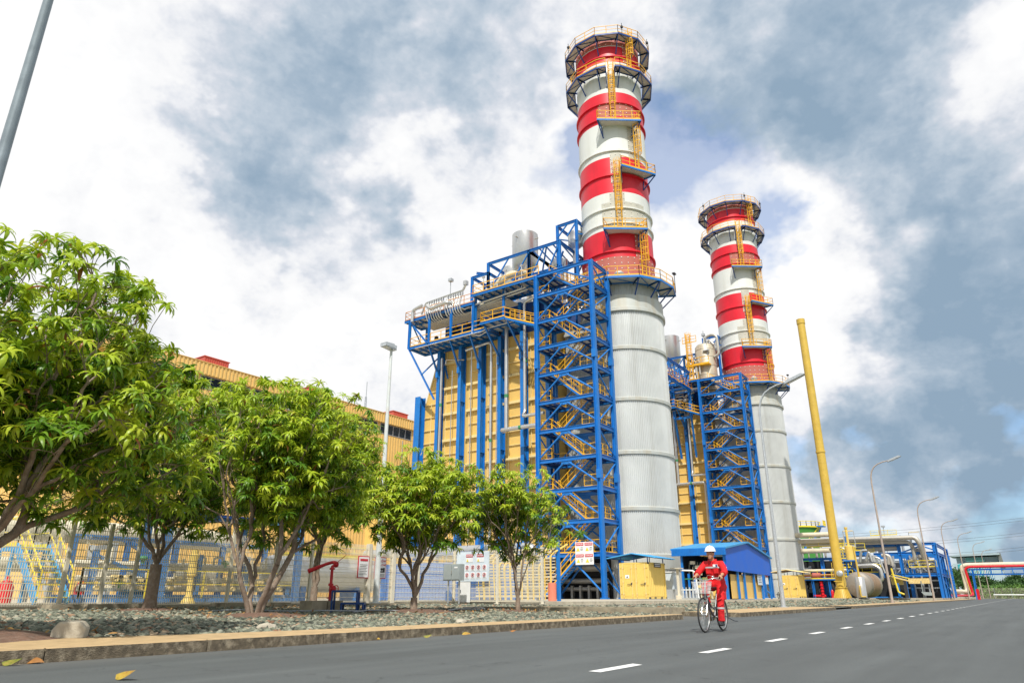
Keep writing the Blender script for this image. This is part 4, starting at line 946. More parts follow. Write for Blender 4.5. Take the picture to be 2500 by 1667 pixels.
    g = M(); g.path([(60.8,46.6,32.4),(60.8,46.6,34.2),(60.8,45.6,34.8),(60.8,42.8,36.2),(61.5,41.2,36.4),(63.5,41.6,36.3),(66,43.9,37.4),(66,43.9,38.2)],.42,14,bend=1.0)
    g.path([(60.6,41.0,32.8),(60.6,41.0,34.4),(60.6,40.2,34.8)],.3,12,bend=.4); g.path([(62.5,40.8,32.5),(62.5,40.8,35.2)],.5,14); g.path([(62.6,46.9,32.3),(62.6,46.9,33.8)],.6,16)
    g.each('steam_pipe', CREAM, o, smooth=True)
    g = M(); g.tube((64,49.5,33.2),(64,37.5,33.2),1.0,20); g.build('steam_drum', ALU, o, smooth=True)
    g = M()
    for k in range(12):
        y = 37.4+random.uniform(0,9); x = 57.8+random.uniform(0,2.2); h = random.uniform(.5,1.3); g.tube((x,y,32.7),(x,y,32.7+h),random.uniform(.05,.13),8)
        if k%3==0: g.box((x,y,32.8+h),(.3,.3,.3))
    for y in (43.6,40.6,38.4): g.tube((57.0,y,31.9),(57.0,y,34.6),.06,8); g.box((57.0,y,34.6),(.2,.35,.15)); g.box((57.1,y-.4,32.75),(.35,.5,.2))
    g.each('gallery_equipment', ALU, o, smooth=True)
    return o
BLR = boiler()
# darker duct with profiled sheet joining boiler and stack, behind the tower
g = M(); nr = 60; vs = []
o = empty('flue_duct', (62.5,34,Z0), 'grey ribbed duct wall hidden behind nearer stair tower between boiler and chimney', 'duct', 'grey duct walls')
for k in range(46): y = 31.2+k*.1; g.bb(61.6 if k%2 else 61.68,63.5,y,y+.1,5.2,27.2)
g.build('ribbed_sheet', CORR, o)
g = M()
for z in (5.1,10.5,16.4,22.2,27.2): g.bb(61.45,63.6,31.1,35.9,z-.14,z+.14)
g.bb(61.5,63.5,31.2,35.8,27.3,27.6); g.each('band', CORRG, o)
DUCT = o
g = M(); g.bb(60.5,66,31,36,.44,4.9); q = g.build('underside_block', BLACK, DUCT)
g = M()
for k,(y,z,r) in enumerate(((33.5,3.2,.4),(33.8,2.0,.25),(32.5,1.3,.2))): g.path([(60.2,36,z),(60.2,31.2,z)],r,10)
for k in range(5): g.bb(59.9,60.3,31.2+k*.9,31.4+k*.9,.44,1.6)
g.build('floor_pipes', ALUD, DUCT, smooth=True)
# second unit: copies set 46 m further along the road
DX = (46.0,-.3,0)
dup(STK, DX, label='farther and lower looking red and white banded chimney in front of lamp arm')
dup(TWR, DX, label='farther blue stair tower with yellow handrails rising behind the blue shed')
b2 = dup(BLR, DX, label='farther yellow boiler seen in the gap right of the nearer chimney')
dup(DUCT, DX, label='grey ribbed duct wall hidden behind farther stair tower')
# extra vessel, pipes and caged ladder on the second boiler's roof
VES = mat('stained cream vessel jacket', (.52,.47,.36), .45, .25, .12, 1, dirt=(.36,.22,.14), dirt_s=.8, dirt_a=.7, streak=True)
o = empty('degassing_vessel', (106,35.3,33), 'cream insulated vessel with yellow caged ladder on the farther boiler roof', 'vessel')
vc = (106.6,35.6)
g = M(); g.lathe(vc, [(0,31.5),(1.6,31.5),(1.6,38.9),(1.3,39.3),(0,39.5)], 32); g.build('shell', VES, o, smooth=True)
g = M()
for z in (32.5,34,35.5,37,38.3): g.lathe(vc, [(1.6,z),(1.64,z+.03),(1.6,z+.06)], 32)
g.each('seam', ALUD, o)
g = M(); g.path([(106.2,35.6,39.2),(106.0,35.3,40.4),(106,34.2,40.8),(106,33.3,40.4),(106,33.2,37.2),(106,34.0,36.9)],.22,10,bend=.6); g.path([(106,35.0,39.4),(106,34.6,40.0),(106,33.9,39.0)],.18,10,bend=.3)
for y in (37.2,36.6,38.2): g.path([(104.6,y,32.5),(104.6,y,36),(104.6,y-.5,36.4),(104.6,y-.5,34)],.13,8,bend=.3)
g.each('overflow_pipe', ALUD, o, smooth=True)
g = M(); g.box((105.8,35.4,40.9),(.5,.5,.4)); g.tube((105.8,35.4,39.4),(105.8,35.4,41.6),.09,8); g.bar((105.2,34.8,36.6),(105.2,34.8,40.2),.09); g.box((105.0,34.9,37.9),(.5,1.0,.15)); g.build('relief_valve', GALV, o)
g = M(); ly = 37.5
for s in (-1,1): g.bar((104.4,ly+s*.28,32.5),(104.4,ly+s*.28,41),.09)
z = 32.6
while z < 41: g.bar((104.4,ly-.28,z),(104.4,ly+.28,z),.06); z += .4
z = 33.5
while z < 41.2:
    pts = [(104.4-.7*math.sin(t),ly+.46*math.cos(t),z) for t in [math.pi*i/5 for i in range(6)]]
    for a,b in zip(pts[:-1],pts[1:]): g.bar(a,b,.06)
    z += .6
for i in range(6): t = math.pi*i/5; g.bar((104.4-.7*math.sin(t),ly+.46*math.cos(t),33.5),(104.4-.7*math.sin(t),ly+.46*math.cos(t),41.2),.05)
g.rail([(104.3,38.2,35.6),(104.3,34.4,35.6)],w=.07); g.rail([(104.4,38.5,39.5),(104.4,36.2,39.5)],w=.07); g.bb(104.3,105.4,34.4,38.2,35.45,35.6)
g.build('ladder', YEL, o)
# truss bridge between chimney one and the second roof
o = empty('truss_bridge', (96,38,31), 'blue lattice truss running back between the chimneys high above the ground', 'truss')
g = M()
for y in (37.3,40.3):
    for z in (31.0,34.0): g.ib((82,y,z),(103,y,z),.3,.35,.04)
    for k in range(10): x = 82+2.1*k; g.bar((x,y,31),(x,y,34),.2); g.bar((x,y,31 if k%2 else 34),(x+2.1,y,34 if k%2 else 31),.14)
for k in range(11): x = 82+2.1*k; g.bar((x,37.3,31),(x,40.3,31),.15); g.bar((x,37.3,34),(x,40.3,34),.15)
for x,y in ((103,40.3),(103,37.6)): g.ib((x,y,26.9),(x,y,34),.4,.4,.05,flip=True)
g.bar((103,37.5,26.9),(103,40.4,26.9),.3,.35); g.bar((103,40.3,26.9),(105.3,40.6,21),.3,.35); g.bar((103,37.6,26.9),(105.3,38.2,21),.3,.35); g.bar((103,37.6,31.6),(103,40.3,31.6),.25)
g.build('lattice', BLUE, o); g = M(); g.rail([(82,37.1,31.3),(103,37.1,31.3)],w=.06); g.build('handrail', ORNG, o)
g = M(); random.seed(14)
for k in range(10): z = 28+.5*k; g.path([(103.5,40.5,z),(103.5,38.8,z),(103.5,38.8,z+random.uniform(-1,1)),(103.5,37.4,z+.2)],random.uniform(.06,.14),8,bend=.3)
g.each('branch_pipe', ALUD, o, smooth=True)
# ================================================================ TURBINE HALL
def hall():
    X0, X1, Y0, Y1, H = 31., 97., 75., 100., 26.7
    o = empty('turbine_hall', ((X0+X1)/2,87,.4), 'long yellow profiled sheet hall with a high window band behind the mango trees', 'building')
    g = M(); g.bb(X0,X1,Y0,Y1,.4,23.6); g.bb(X0,X1,Y0+.5,Y1,23.6,25.3)
    x = X0+.1
    while x < X1: g.bb(x,x+.22,Y0-.07,Y0+.01,.6,23.5); x += .55
    y = Y0+.1
    while y < Y1: g.bb(X0-.07,X0+.01,y,y+.22,.6,25.2); y += .6
    g.build('wall', HALLY, o)
    g = M(); g.bb(X0-.3,X1,Y0-.35,Y0+.6,25.25,26.7); g.bb(X0-.3,X0+.3,Y0,Y1,25.25,26.7); x = X0-.25
    while x < X1: g.bb(x,x+.2,Y0-.43,Y0-.34,25.3,26.66); x += .5
    g.bb(X0-.35,X1,Y0-.47,Y0+.65,26.68,26.76); g.build('parapet', HALLY, o)
    g = M(); g.bb(X0,X1,Y0,Y1,25.4,25.8); g.build('roof', GREYB, o)
    x = 73.1-7.4*5
    while x < 95:
        p = M()
        for k in range(6): p.bb(x+1.34*k-.04,x+1.34*k+.04,Y0-.05,Y0+.1,23.7,25.2)
        p.bb(x-.04,x+6.74,Y0-.06,Y0+.12,23.62,23.72); p.bb(x-.04,x+6.74,Y0-.06,Y0+.12,25.12,25.2)
        w = p.build('window', ALU, o); q = M(); q.bb(x,x+6.7,Y0+.02,Y0+.06,23.72,25.12); q.build('pane', BGLASS, w)
        pl = M(); pl.bb(x+6.76,x+7.34,Y0-.02,Y0+.52,23.6,25.25); pl.build('pillar', HALLY, o); x += 7.4
    g = M()
    for x in (50.5,77.8): g.path([(x,Y0-.2,.5),(x,Y0-.2,23.2)],.09,6)
    g.each('downpipe', ALUD, o)
    for i,x in enumerate((44.2,60.3,76.6)):
        b = M(); b.bb(x,x+3.3,76,80,26.0,27.9)
        for k in range(11): b.bb(x+.3*k,x+.3*k+.12,75.94,76,26.1,27.75)
        b.bb(x-.1,x+3.4,75.9,80,27.9,28.0)
        r = b.build('roof_ventilator', REDB, o)
    o2 = empty('antenna_mast', (80,86,26), 'thin lattice aerial mast standing on the yellow hall roof', 'aerial')
    g = M()
    for k in range(3):
        a = 2.1*k; g.bar((80+.25*math.cos(a),86+.25*math.sin(a),26),(80+.12*math.cos(a),86+.12*math.sin(a),32.6),.07)
    for k in range(14): g.bar((80.2,86,26+.47*k),(79.8,86.1,26.3+.47*k),.05)
    g.bar((80,86,32),(80,86,35.2),.09); g.build('lattice', GALV, o2)
hall()
# ================================================================ MESH FENCE
PO = [(-8.5,24.5),(-5.6,24.5),(-2.7,24.5),(.2,24.5),(3.1,24.5),(5.6,24.5),(8.2,24.5),(10.8,24.5),(12.0,24.5),(13.0,24.5),(16.6,24.5),(18.6,24.5),(20.4,24.5),(23.7,24.5),(25.3,24.5),(27.1,24.5),(29.9,24.5),(29.9,21.7),(30.0,19.1)]
def fence():
    o = empty('mesh_fence', (12,24.5,.3), 'tall cream welded wire mesh fence running behind the mango trees', 'fence')
    for i,(x,y) in enumerate(PO):
        g = M(); h = .1 if i in (13,14) else .055; g.bb(x-h,x+h,y-h,y+h,.32,2.95); g.box((x,y,.345),(.22,.22,.03)); g.build('post', POSTW, o)
    for (a,b) in zip(PO[:-1],PO[1:]):
        if a == (23.7,24.5): pass
        g = M(); A = Vector((*a,0)); B = Vector((*b,0)); L_ = (B-A).length; n = int(L_/.068)
        for k in range(1,n): p = A.lerp(B,k/n); g.bar(p+Vector((0,0,.42)), p+Vector((0,0,2.9)), .0155)
        z = .44
        while z < 2.9: g.bar(A+Vector((0,0,z)),B+Vector((0,0,z)),.022); z += .205
        for z in (.5,1.15,1.8,2.45): g.bar(A+Vector((.02,-.03,z)),B+Vector((.02,-.03,z)),.016)
        g.build('mesh_panel', CREAMW, o)
    return o
FEN = fence()
fl = ['concrete fence footing block at the far left end','concrete fence footing block between the left edge trunks','concrete fence footing left of the single trunk tree','concrete fence footing touching the single trunk tree','concrete fence footing right of third mango tree','concrete fence footing under the paired gate posts']
for i,(x,lab) in enumerate(zip((8.2,10.8,12.0,13.0,16.6,18.6),fl)):
    g = M(); w = .50; g.prism([(x-w,.02),(x+w,.02),(x+w-.05,.46),(x-w+.05,.46)],'y',23.85,24.8)
    tag(g.build('footing_block', CONC), lab, 'concrete block', 'fence footings')
# safety board, cabinet, door panel on the fence
def plate(name, pts, z0, z1, m, th=.03):
    """upright board between two plan points"""
    a, b = Vector((*pts[0],0)), Vector((*pts[1],0)); g = M(); d = (b-a).normalized(); n_ = Vector((d.y,-d.x,0))*th
    g.add([a+Vector((0,0,z0)),b+Vector((0,0,z0)),b+n_+Vector((0,0,z0)),a+n_+Vector((0,0,z0)),a+Vector((0,0,z1)),b+Vector((0,0,z1)),b+n_+Vector((0,0,z1)),a+n_+Vector((0,0,z1))],[(0,3,2,1),(4,5,6,7),(0,1,5,4),(1,2,6,5),(2,3,7,6),(3,0,4,7)])
    return g
SBX = 29.7      # board hangs on the short run of fence, facing -X
o = empty('safety_board', (SBX,22.9,1.4), 'large pale blue board with red headed warnings and round prohibition symbols on the fence', 'sign')
g = M(); g.bb(SBX,SBX+.05,22.1,24.2,1.4,2.85); g.build('panel', PALEB, o)
g = M()
for yy in (23.35,22.65):
    g.bb(SBX-.015,SBX,yy-.22,yy+.22,2.58,2.72)
g.build('danger_header', RPR, o)
for yy in (23.35,22.65):
    sgn(o, SBX, yy, 2.44, .46, .22, WPR); text('DANGER', .1, 'lettering', WPR, o, (SBX-.02,yy,2.65), RTX)
    g = M(); g.prism([(yy+.05,2.36),(yy+.19,2.36),(yy+.12,2.5)],'x',SBX-.022,SBX-.012); g.build('warning_triangle', YPR, o)
g = M(); rg = M(); bk = M()
for r_,zz in enumerate((2.05,1.68)):
    for k in range(4):
        yy = 22.38+.37*k; g.bb(SBX-.012,SBX,yy-.14,yy+.14,zz-.15,zz+.15)
        pts = [(SBX-.02, yy+.085*math.cos(t), zz+.03+.085*math.sin(t)) for t in [2*math.pi*i/14 for i in range(15)]]
        for a,b in zip(pts[:-1],pts[1:]): rg.bar(a,b,.016)
        rg.bar((SBX-.02,yy-.06,zz+.09),(SBX-.02,yy+.06,zz-.03),.014); bk.bb(SBX-.018,SBX-.012,yy-.03,yy+.03,zz-.02,zz+.07); bk.bb(SBX-.016,SBX-.012,yy-.09,yy+.09,zz-.11,zz-.095)
q = g.build('symbol_plate', WPR, o); rg.build('prohibition_ring', RPR, q); bk.build('pictogram', BLK, q)
o = empty('control_cabinet', (28.6,23.5,1.0), 'grey two door electrical cabinet mounted in front of the large notice board', 'cabinet')
g = M(); g.bb(28.4,28.75,22.92,24.0,1.42,2.2); g.build('body', GREYB, o); g = M(); g.bb(28.37,28.4,22.95,23.42,1.47,2.15); g.bb(28.37,28.4,23.46,23.97,1.47,2.15); d_ = g.build('door', GREYB, o)
g = M(); g.bb(28.34,28.37,23.4,23.44,1.75,1.9); g.build('handle', CHROME, d_); g = M(); g.bb(28.36,28.368,23.05,23.25,2.0,2.07); g.build('door_plate', WHITE, d_)
g = M(); g.bar((28.6,23.1,.3),(28.6,23.1,1.42),.06); g.bar((28.6,23.8,.3),(28.6,23.8,1.42),.06); g.build('leg', GALV, o)
o = empty('door_panel', (29.6,23.9,.4), 'white narrow door panel on the fence below the grey cabinet', 'door'); g = M(); g.bb(29.72,29.76,23.3,24.0,.4,1.42); g.build('leaf', WHITE, o); g = M(); g.bb(29.69,29.72,23.9,23.94,.85,1.0); g.build('handle', DARK, o)
# fire instruction signs on the fence next to the lamp pole
o = empty('fire_notice', (24.0,24.4,1.2), 'white sign with red border and red lettering hanging right of the pale lamp pole', 'sign')
RTY = (R(90),0,0)
g = M(); g.bb(24.0,24.72,24.38,24.41,1.45,2.4); g.build('border', RPR, o); g = M(); g.bb(24.04,24.68,24.367,24.38,1.49,2.36); g.build('panel', WPR, o)
text('TIÊU LỆNH', .135, 'lettering', RPR, o, (24.36,24.365,2.22), RTY); text('CHỮA CHÁY', .125, 'lettering', RPR, o, (24.36,24.365,2.05), RTY)
g = M(); g.bb(24.1,24.62,24.36,24.367,1.72,1.78); g.ball((24.22,24.36,1.85),.06,sc=(1,.1,1)); g.ball((24.42,24.36,1.86),.08,sc=(1,.1,.7)); g.bb(24.5,24.62,24.36,24.367,1.78,1.93)
for k in range(3): g.bb(24.1,24.62,24.36,24.367,1.53+.05*k,1.545+.05*k)
g.build('picture', BLK, o)
o = empty('rules_notice', (23.3,24.4,1.2), 'red bordered white sign half hidden behind the pale lamp pole', 'sign')
g = M(); g.bb(22.95,23.62,24.38,24.41,1.45,2.4); g.build('border', RPR, o); g = M(); g.bb(22.99,23.58,24.367,24.38,1.49,2.36); g.build('panel', WPR, o)
g = M(); g.bb(23.05,23.52,24.36,24.367,2.18,2.28); g.build('heading', RPR, o)
g = M()
for k in range(7): g.bb(23.04,23.5-.06*(k%2),24.36,24.367,1.6+.07*k,1.615+.07*k)
g.build('small_print', BLK, o)
# pale flood lamp pole in front of the fence
o = empty('lamp_post', (23.55,23.75,.3), 'tall pale rusty lamp pole with single flat head by the mesh fence', 'lamp post')
g = M(); g.tube((23.55,23.75,.4),(23.55,23.75,12.3),.135,14,.065); g.tube((23.55,23.75,.38),(23.55,23.75,.44),.26,14); g.tube((23.55,23.75,6.2),(23.55,23.75,6.25),.115,12); g.build('pole', LAMPW, o, smooth=True)
g = M(); g.box((23.35,23.75,12.4),(.75,.42,.16)); g.prism([(23.75,12.25),(23.55,12.55),(23.0,12.5),(22.95,12.3)],'y',23.56,23.94); h = g.build('lamp_head', GALV, o); g = M(); g.bb(23.05,23.6,23.6,23.9,12.28,12.31); g.build('lens', WHITE, h)
g = M(); g.box((23.55,23.75,.2),(1.6,.9,.4)); g.build('plinth', CONC, o)
# hydrant monitor, its block, blue stool
o = empty('fire_monitor', (16.2,18.4,.3), 'red fire water monitor with nozzle standing behind the blue step stool', 'hydrant')
g = M(); g.tube((16.2,18.4,.4),(16.2,18.4,1.62),.05,12); g.tube((16.2,18.4,.62),(16.2,18.4,.66),.1,12); g.tube((16.2,18.4,1.0),(16.2,18.4,1.08),.085,12); g.tube((16.2,18.4,1.5),(16.2,18.4,1.56),.09,12); g.build('riser', REDP, o, smooth=True)
g = M(); g.path([(16.2,18.4,1.6),(16.35,18.3,1.68),(16.3,18.45,1.75),(16.05,18.6,1.66),(15.75,18.8,1.5)],.05,10,bend=.08); g.tube((16.0,18.63,1.63),(15.62,18.88,1.44),.055,10,.075); g.ball((16.3,18.35,1.66),.095); g.path([(16.3,18.35,1.7),(16.55,18.2,1.95)],.012,6); g.build('nozzle', REDP, o, smooth=True)
g = M(); g.ball((16.22,18.3,.92),.1); pts = [(16.25+.1*math.cos(t),18.2,.92+.1*math.sin(t)) for t in [2*math.pi*i/12 for i in range(13)]]; g.path(pts,.013,6); g.bar((16.15,18.2,.92),(16.35,18.2,.92),.02); g.tube((16.22,18.4,.92),(16.22,18.2,.92),.04,8); g.build('valve', REDP, o, smooth=True)
for i,(x,y,lab) in enumerate(((15.6,18.45,'rust stained concrete block left of the red fire monitor'),(16.35,18.55,'rust stained concrete block under red fire monitor behind the blue stool'))):
    g = M(); g.bb(x-.3,x+.3,y-.28,y+.28,.1,.56); tag(g.build('concrete_block', CONC), lab, 'concrete block', 'blocks by the fire monitor')
o = empty('step_stool', (16.1,17.5,.22), 'blue steel two level step stool on the gravel beside the fire monitor', 'step stool')
MB_ = mat('navy stool paint', (.006,.05,.20), .4)
ex = Vector((.62,-.78,0)); ey = Vector((.78,.62,0)); c0 = Vector((15.85,17.9,0))
def sq(a,b,z): return c0+ex*a+ey*b+Vector((0,0,z))
def tbl(name, a0,a1,z):
    g = M()
    for p,q in (((a0,0),(a1,0)),((a1,0),(a1,.45)),((a1,.45),(a0,.45)),((a0,.45),(a0,0))): g.bar(sq(*p,z),sq(*q,z),.05,.06)
    g.add([sq(a0,0,z+.03),sq(a1,0,z+.03),sq(a1,.45,z+.03),sq(a0,.45,z+.03),sq(a0,0,z+.02),sq(a1,0,z+.02),sq(a1,.45,z+.02),sq(a0,.45,z+.02)],[(0,1,2,3),(7,6,5,4),(0,4,5,1),(1,5,6,2),(2,6,7,3),(3,7,4,0)]); return g.build(name, MB_, o)
tbl('upper_step', 0,.78,.84); tbl('lower_step', .30,.98,.48)
for a,b,z in ((0,0,.84),(.78,0,.84),(0,.45,.84),(.78,.45,.84),(.30,0,.48),(.98,0,.48),(.98,.45,.48),(.30,.45,.48)):
    g = M(); g.bar(sq(a,b,.16),sq(a,b,z),.045); g.build('leg', MB_, o)
# irrigation hoses lying on the gravel
HOSE = mat('grey plastic hose', (.30,.32,.34), .5)
for pts,lab in (([(12.9,19.6),(13.8,19.4),(14.2,18.2),(15.2,17.2),(16.4,16.9)],'grey hose curling on gravel between second and third mango trees'),([(15.6,16.6),(16.8,17.0),(17.5,16.3),(18.6,16.9),(19.6,17.6)],'grey hose bundle on gravel left of the fan stemmed tree'),([(19.3,16.0),(20.4,16.4),(21.3,16.0),(22.4,16.9),(22.9,18.2)],'grey hose bundle on gravel right of the fan stemmed tree')):
    g = M()
    for k in range(2): g.path([(x+.06*k,y+.12*k,gz(x,y)+.07+.03*(i%2)) for i,(x,y) in enumerate(pts)],.022,6,bend=.5)
    tag(g.build('garden_hose', HOSE, smooth=True), lab, 'hose', 'garden hoses')
# broken concrete block and loose stones near the kerb
g = M(); random.seed(4); a=.5; g.prism([(-.21,0),(.2,0),(.21,.15),(.13,.235),(-.13,.235),(-.21,.12)],'y',-.15,.15)
bm_ = g; vs = [(x*math.cos(-.65)-y*math.sin(-.65)+5.15, x*math.sin(-.65)+y*math.cos(-.65)+11.15, z+.14+random.uniform(-.01,.01)) for x,y,z in g.v]; g.v = vs
q = g.build('concrete_block', CONCL); b_ = q.modifiers.new('b','BEVEL'); b_.width = .025; b_.segments = 2; tag(q,'pale rough concrete block lying beside the ochre pavement under the largest tree','concrete block')
for x,y,s,lab in ((8.55,11.3,.16,'flat pale stone on pavement edge below third mango tree'),(12.9,10.35,.12,'small rounded pale stone at the pavement edge mid picture')):
    g = M(); g.ball((x,y,.16),s,10,7,(1.3,.9,.55)); g.v = [(a+random.uniform(-.015,.015),b+random.uniform(-.015,.015),c+random.uniform(-.01,.01)) for a,b,c in g.v]; tag(g.build('loose_stone', CONCL), lab, 'stone')
# fallen mango leaves on the asphalt
DRY = [mat('fallen leaf brown', (.30,.13,.03), .6, 0, .3, 30), mat('fallen leaf yellow', (.42,.30,.04), .5, 0, .3, 30, dirt=(.30,.10,.03), dirt_s=14, dirt_a=1.), mat('fallen leaf green', (.16,.19,.03), .5, 0, .3, 30, dirt=(.35,.22,.04), dirt_s=16, dirt_a=1.)]
def gp(x,y,ox,oy,k):
    px, py = ox+x/k, oy+y/k; r = FW*F_+RT*(px-1250)+UP*(833.5-py); t = -.7/r.z; return r.x*t, r.y*t
FL = [(60,1395,0,2,'yellow green fallen leaf at the kerb foot, leftmost on the road',1.5),(225,1380,0,0,'curled brown leaf against kerb near the left edge',1.5),(870,1495,0,1,'large half yellow half brown leaf nearest the camera',1.8),(730,1342,0,0,'small brown leaf at a kerb joint on the left',1.),
 (2190,1240,0,0,'crumpled brown leaf by the kerb below third tree',1.2),(690,1222,1,0,'thin brown leaf at kerb foot below fourth tree',1.2),(810,1212,1,0,'dark brown leaf at kerb foot beside a forked twig',1.),(925,1210,1,1,'ochre leaf pair at kerb foot mid picture',1.3),(1305,1195,1,2,'green yellow leaf at kerb foot below fifth tree',1.1),(1580,1174,1,1,'bright yellow leaf on road near the pavement end',1.3),(1925,1153,1,0,'tiny brown leaf at kerb foot near the pavement end',.9)]
for i,(x,y,s,m,lab,sc) in enumerate(FL):
    a,b = gp(x,y,600*s,1150,2.94); V,Fq = leaf_proto(.15*sc,.048*sc,.75 if i%2 else -.5,6,.32 if i%2 else -.05); t = random.uniform(-.6,.6)-.9
    V = V.copy(); V[:,2] -= V[:,2].min(); V[:,2] = V[:,2]*1.2+.75*V[:,1]+.35*np.abs(V[:,1]); V[:,2] -= V[:,2].min()-.004
    c_,s_ = math.cos(t),math.sin(t); P = np.stack([V[:,0]*c_-V[:,1]*s_+0, V[:,0]*s_+V[:,1]*c_, V[:,2]],-1)
    me = bpy.data.meshes.new('fallen_leaf'); me.from_pydata(P.tolist(),[],Fq.tolist()); me.materials.append(DRY[m]); q = bpy.data.objects.new('fallen_leaf', me); COL.objects.link(q); q.location = (a-.08*c_,b-.08*s_,0); tag(q,lab,'leaf','fallen leaves on the road')
# ================================================================ PLANT BEHIND THE FENCE, LEFT
g = M(); o = empty('access_stair', (12.0,30.0,.44), 'yellow railed access stair with blue stringers behind the fence at far left', 'stair')
for s in (0,1.1): g.bar((12.0+s,29.0,.5),(12.0+s,31.6,2.5),.08,.3)
g.bb(12.0,13.1,31.6,33.0,2.35,2.5)
for y in (31.8,33.0):
    for x in (12,13.1): g.bar((x,y,.44),(x,y,2.4),.12)
g.build('frame', SKYB, o); g = M()
for k in range(9): g.box((12.55,29.1+.28*k,.65+.22*k),(1.0,.24,.04))
g.build('treads', LEMON, o); g = M()
for s in (0,1.1):
    a=Vector((12+s,29.0,.5)); b=Vector((12+s,31.6,2.5)); up=Vector((0,0,1.05))
    for j in range(4): c=a.lerp(b,j/3); g.bar(c,c+up,.05)
    g.bar(a+up,b+up,.05); g.bar(a+up*.5,b+up*.5,.04); g.rail([(12+s,31.6,2.5),(12+s,33.0,2.5)],w=.05)
g.rail([(12,33,2.5),(13.1,33,2.5)],w=.05); g.build('handrail', LEMON, o)
o = empty('steam_line', (14,35,.44), 'thick silver jacketed pipes with yellow end piece on grey portal frames behind the fence', 'pipeline')
g = M(); g.path([(-12,35,3.4),(12,35,3.4),(22,35,3.5),(24,36,3.4)],.5,16,bend=.8); g.path([(-12,33.6,1.9),(14,33.6,1.9),(15,33.6,1.9)],.28,12); g.tube((16,33,1.7),(17.6,33,1.7),.3,14,.55); g.tube((17.6,33,1.7),(21.5,33,1.7),.5,14); g.each('pipe', CREAM, o, smooth=True)
g = M(); g.path([(-4,32,1.6),(9.2,32,1.6)],.34,12); g.tube((10.2,34.9,3.3),(11,34.9,3.3),.56,14); g.build('yellow_pipe', LEMON, o, smooth=True)
g = M()
for x in (2,6.5,14.6,17.0,20.0):
    for y in (34.2,36.4): g.bar((x,y,.44),(x,y,3.0),.2)
    g.bar((x,34.2,2.85),(x,36.4,2.85),.2); g.bar((x,34.2,.6),(x,36.4,2.7),.12)
g.each('portal_frame', GALV, o)
BLUEF = mat('faded blue skid paint', (.05,.19,.45), .6, 0, .15, 2, dirt=(.25,.25,.25), dirt_s=3, dirt_a=.4)
o = empty('filter_skid', (19,30.5,.44), 'blue framed pump skid with cream pipes and green valves behind fence near second tree', 'machinery')
random.seed(8); g = M(); g.bb(13.6,23.5,29.4,31.6,.44,.75)
for x in (14,16.2,18.4,20.8,23.2): g.ib((x,29.5,.7),(x,29.5,2.4),.2,.2,.03,flip=True); g.ib((x,31.5,.7),(x,31.5,3.0),.2,.2,.03,flip=True)
g.bar((14,31.5,3),(23.2,31.5,3),.18); g.bar((14,29.5,2.2),(16.5,29.5,1.3),.12); g.bar((16,31.5,3.0),(18,31.5,2.0),.2); g.build('frame', BLUEF, o)
g = M()
for k,z in enumerate((1.0,1.35,1.9)): g.path([(13.7,29.8+.3*k,z),(23.4,29.8+.3*k,z)],.11+.03*(k==2),8)
for k in range(22):
    x = random.uniform(14,23.3); z = random.choice((1.0,1.35,1.9)); g.path([(x,29.7,z),(x,29.45,z),(x,29.45,z+random.uniform(.2,.7))],.05,6,bend=.08)
for k in range(4): x = 18.8+.9*k; g.path([(x,30.4,1.9),(x,30.4,2.35),(x+.45,30.4,2.35),(x+.45,30.4,1.9)],.05,6,bend=.12)
g.each('pipework', CREAM, o, smooth=True); g = M()
for k in range(30): x = random.uniform(14,23.3); z = random.choice((1.0,1.3,1.4)); g.ball((x,29.55,z),random.uniform(.06,.11),8,6); g.tube((x,29.5,z),(x,29.25,z),.09,8)
g.each('flange', CASEL, o, smooth=True); g = M()
for x,z in ((15.9,2.15),(19.7,2.1),(15.1,1.2),(21.2,1.15)): g.ball((x,29.5,z),.15,10,7,(1.3,1,.7)); g.tube((x,29.5,z-.2),(x,29.5,z),.06,8)
g.each('valve', GREENV, o, smooth=True); g = M(); g.rail([(13.5,29.2,.6),(13.5,29.2,.6),(23.6,29.2,.6)],sp=2.4,w=.045,kick=False); g.build('guard_rail', LEMON, o)
g = M(); g.tube((15.4,29.9,.9),(17.0,29.9,.9),.2,12); g.tube((17.0,29.9,.9),(17.4,29.9,.9),.12,12); g.box((16.2,29.9,.72),(1.4,.4,.12)); g.build('pump', SKYB, o, smooth=True)
o = empty('sample_hood', (17.5,29.0,.44), 'yellow waisted post with flared foot and top behind the fence', 'equipment')
g = M(); g.lathe((17.4,28.3), [(.30,.42),(.12,.75),(.11,1.45),(.19,1.5),(.16,2.05),(.21,2.3),(.14,2.34),(.14,2.5),(0,2.52)], 14); g.build('body', CONT, o, smooth=True); g = M(); g.path([(17.55,28.2,.9),(17.6,28.2,1.6),(17.5,28.2,2.2)],.02,6); g.build('cable', DARK, o)
o = empty('pipe_gantry', (17,33,.44), 'dark blue gantry columns carrying a ribbed canopy behind the fence above the skid', 'canopy')
g = M()
for x,y in ((16.3,28.6),(16.3,30.3),(23,28.6),(21.0,30.3)): g.ib((x,y,.44),(x,y,3.9),.26,.26,.04,flip=True)
g.bar((16.3,28.6,3.9),(23,28.6,3.9),.2); g.each('column', BLUEF, o); g = M()
for k in range(17): g.bb(16.2+.3*k,16.4+.3*k,28.4,30.5,3.98,4.05)
g.bb(16.0,21.4,28.3,30.6,3.93,3.98); g.build('canopy_sheet', DBLUE, o)
o = empty('storage_vessel', (27,31,.44), 'silver horizontal drum vessel behind the fence at the fire monitor', 'vessel')
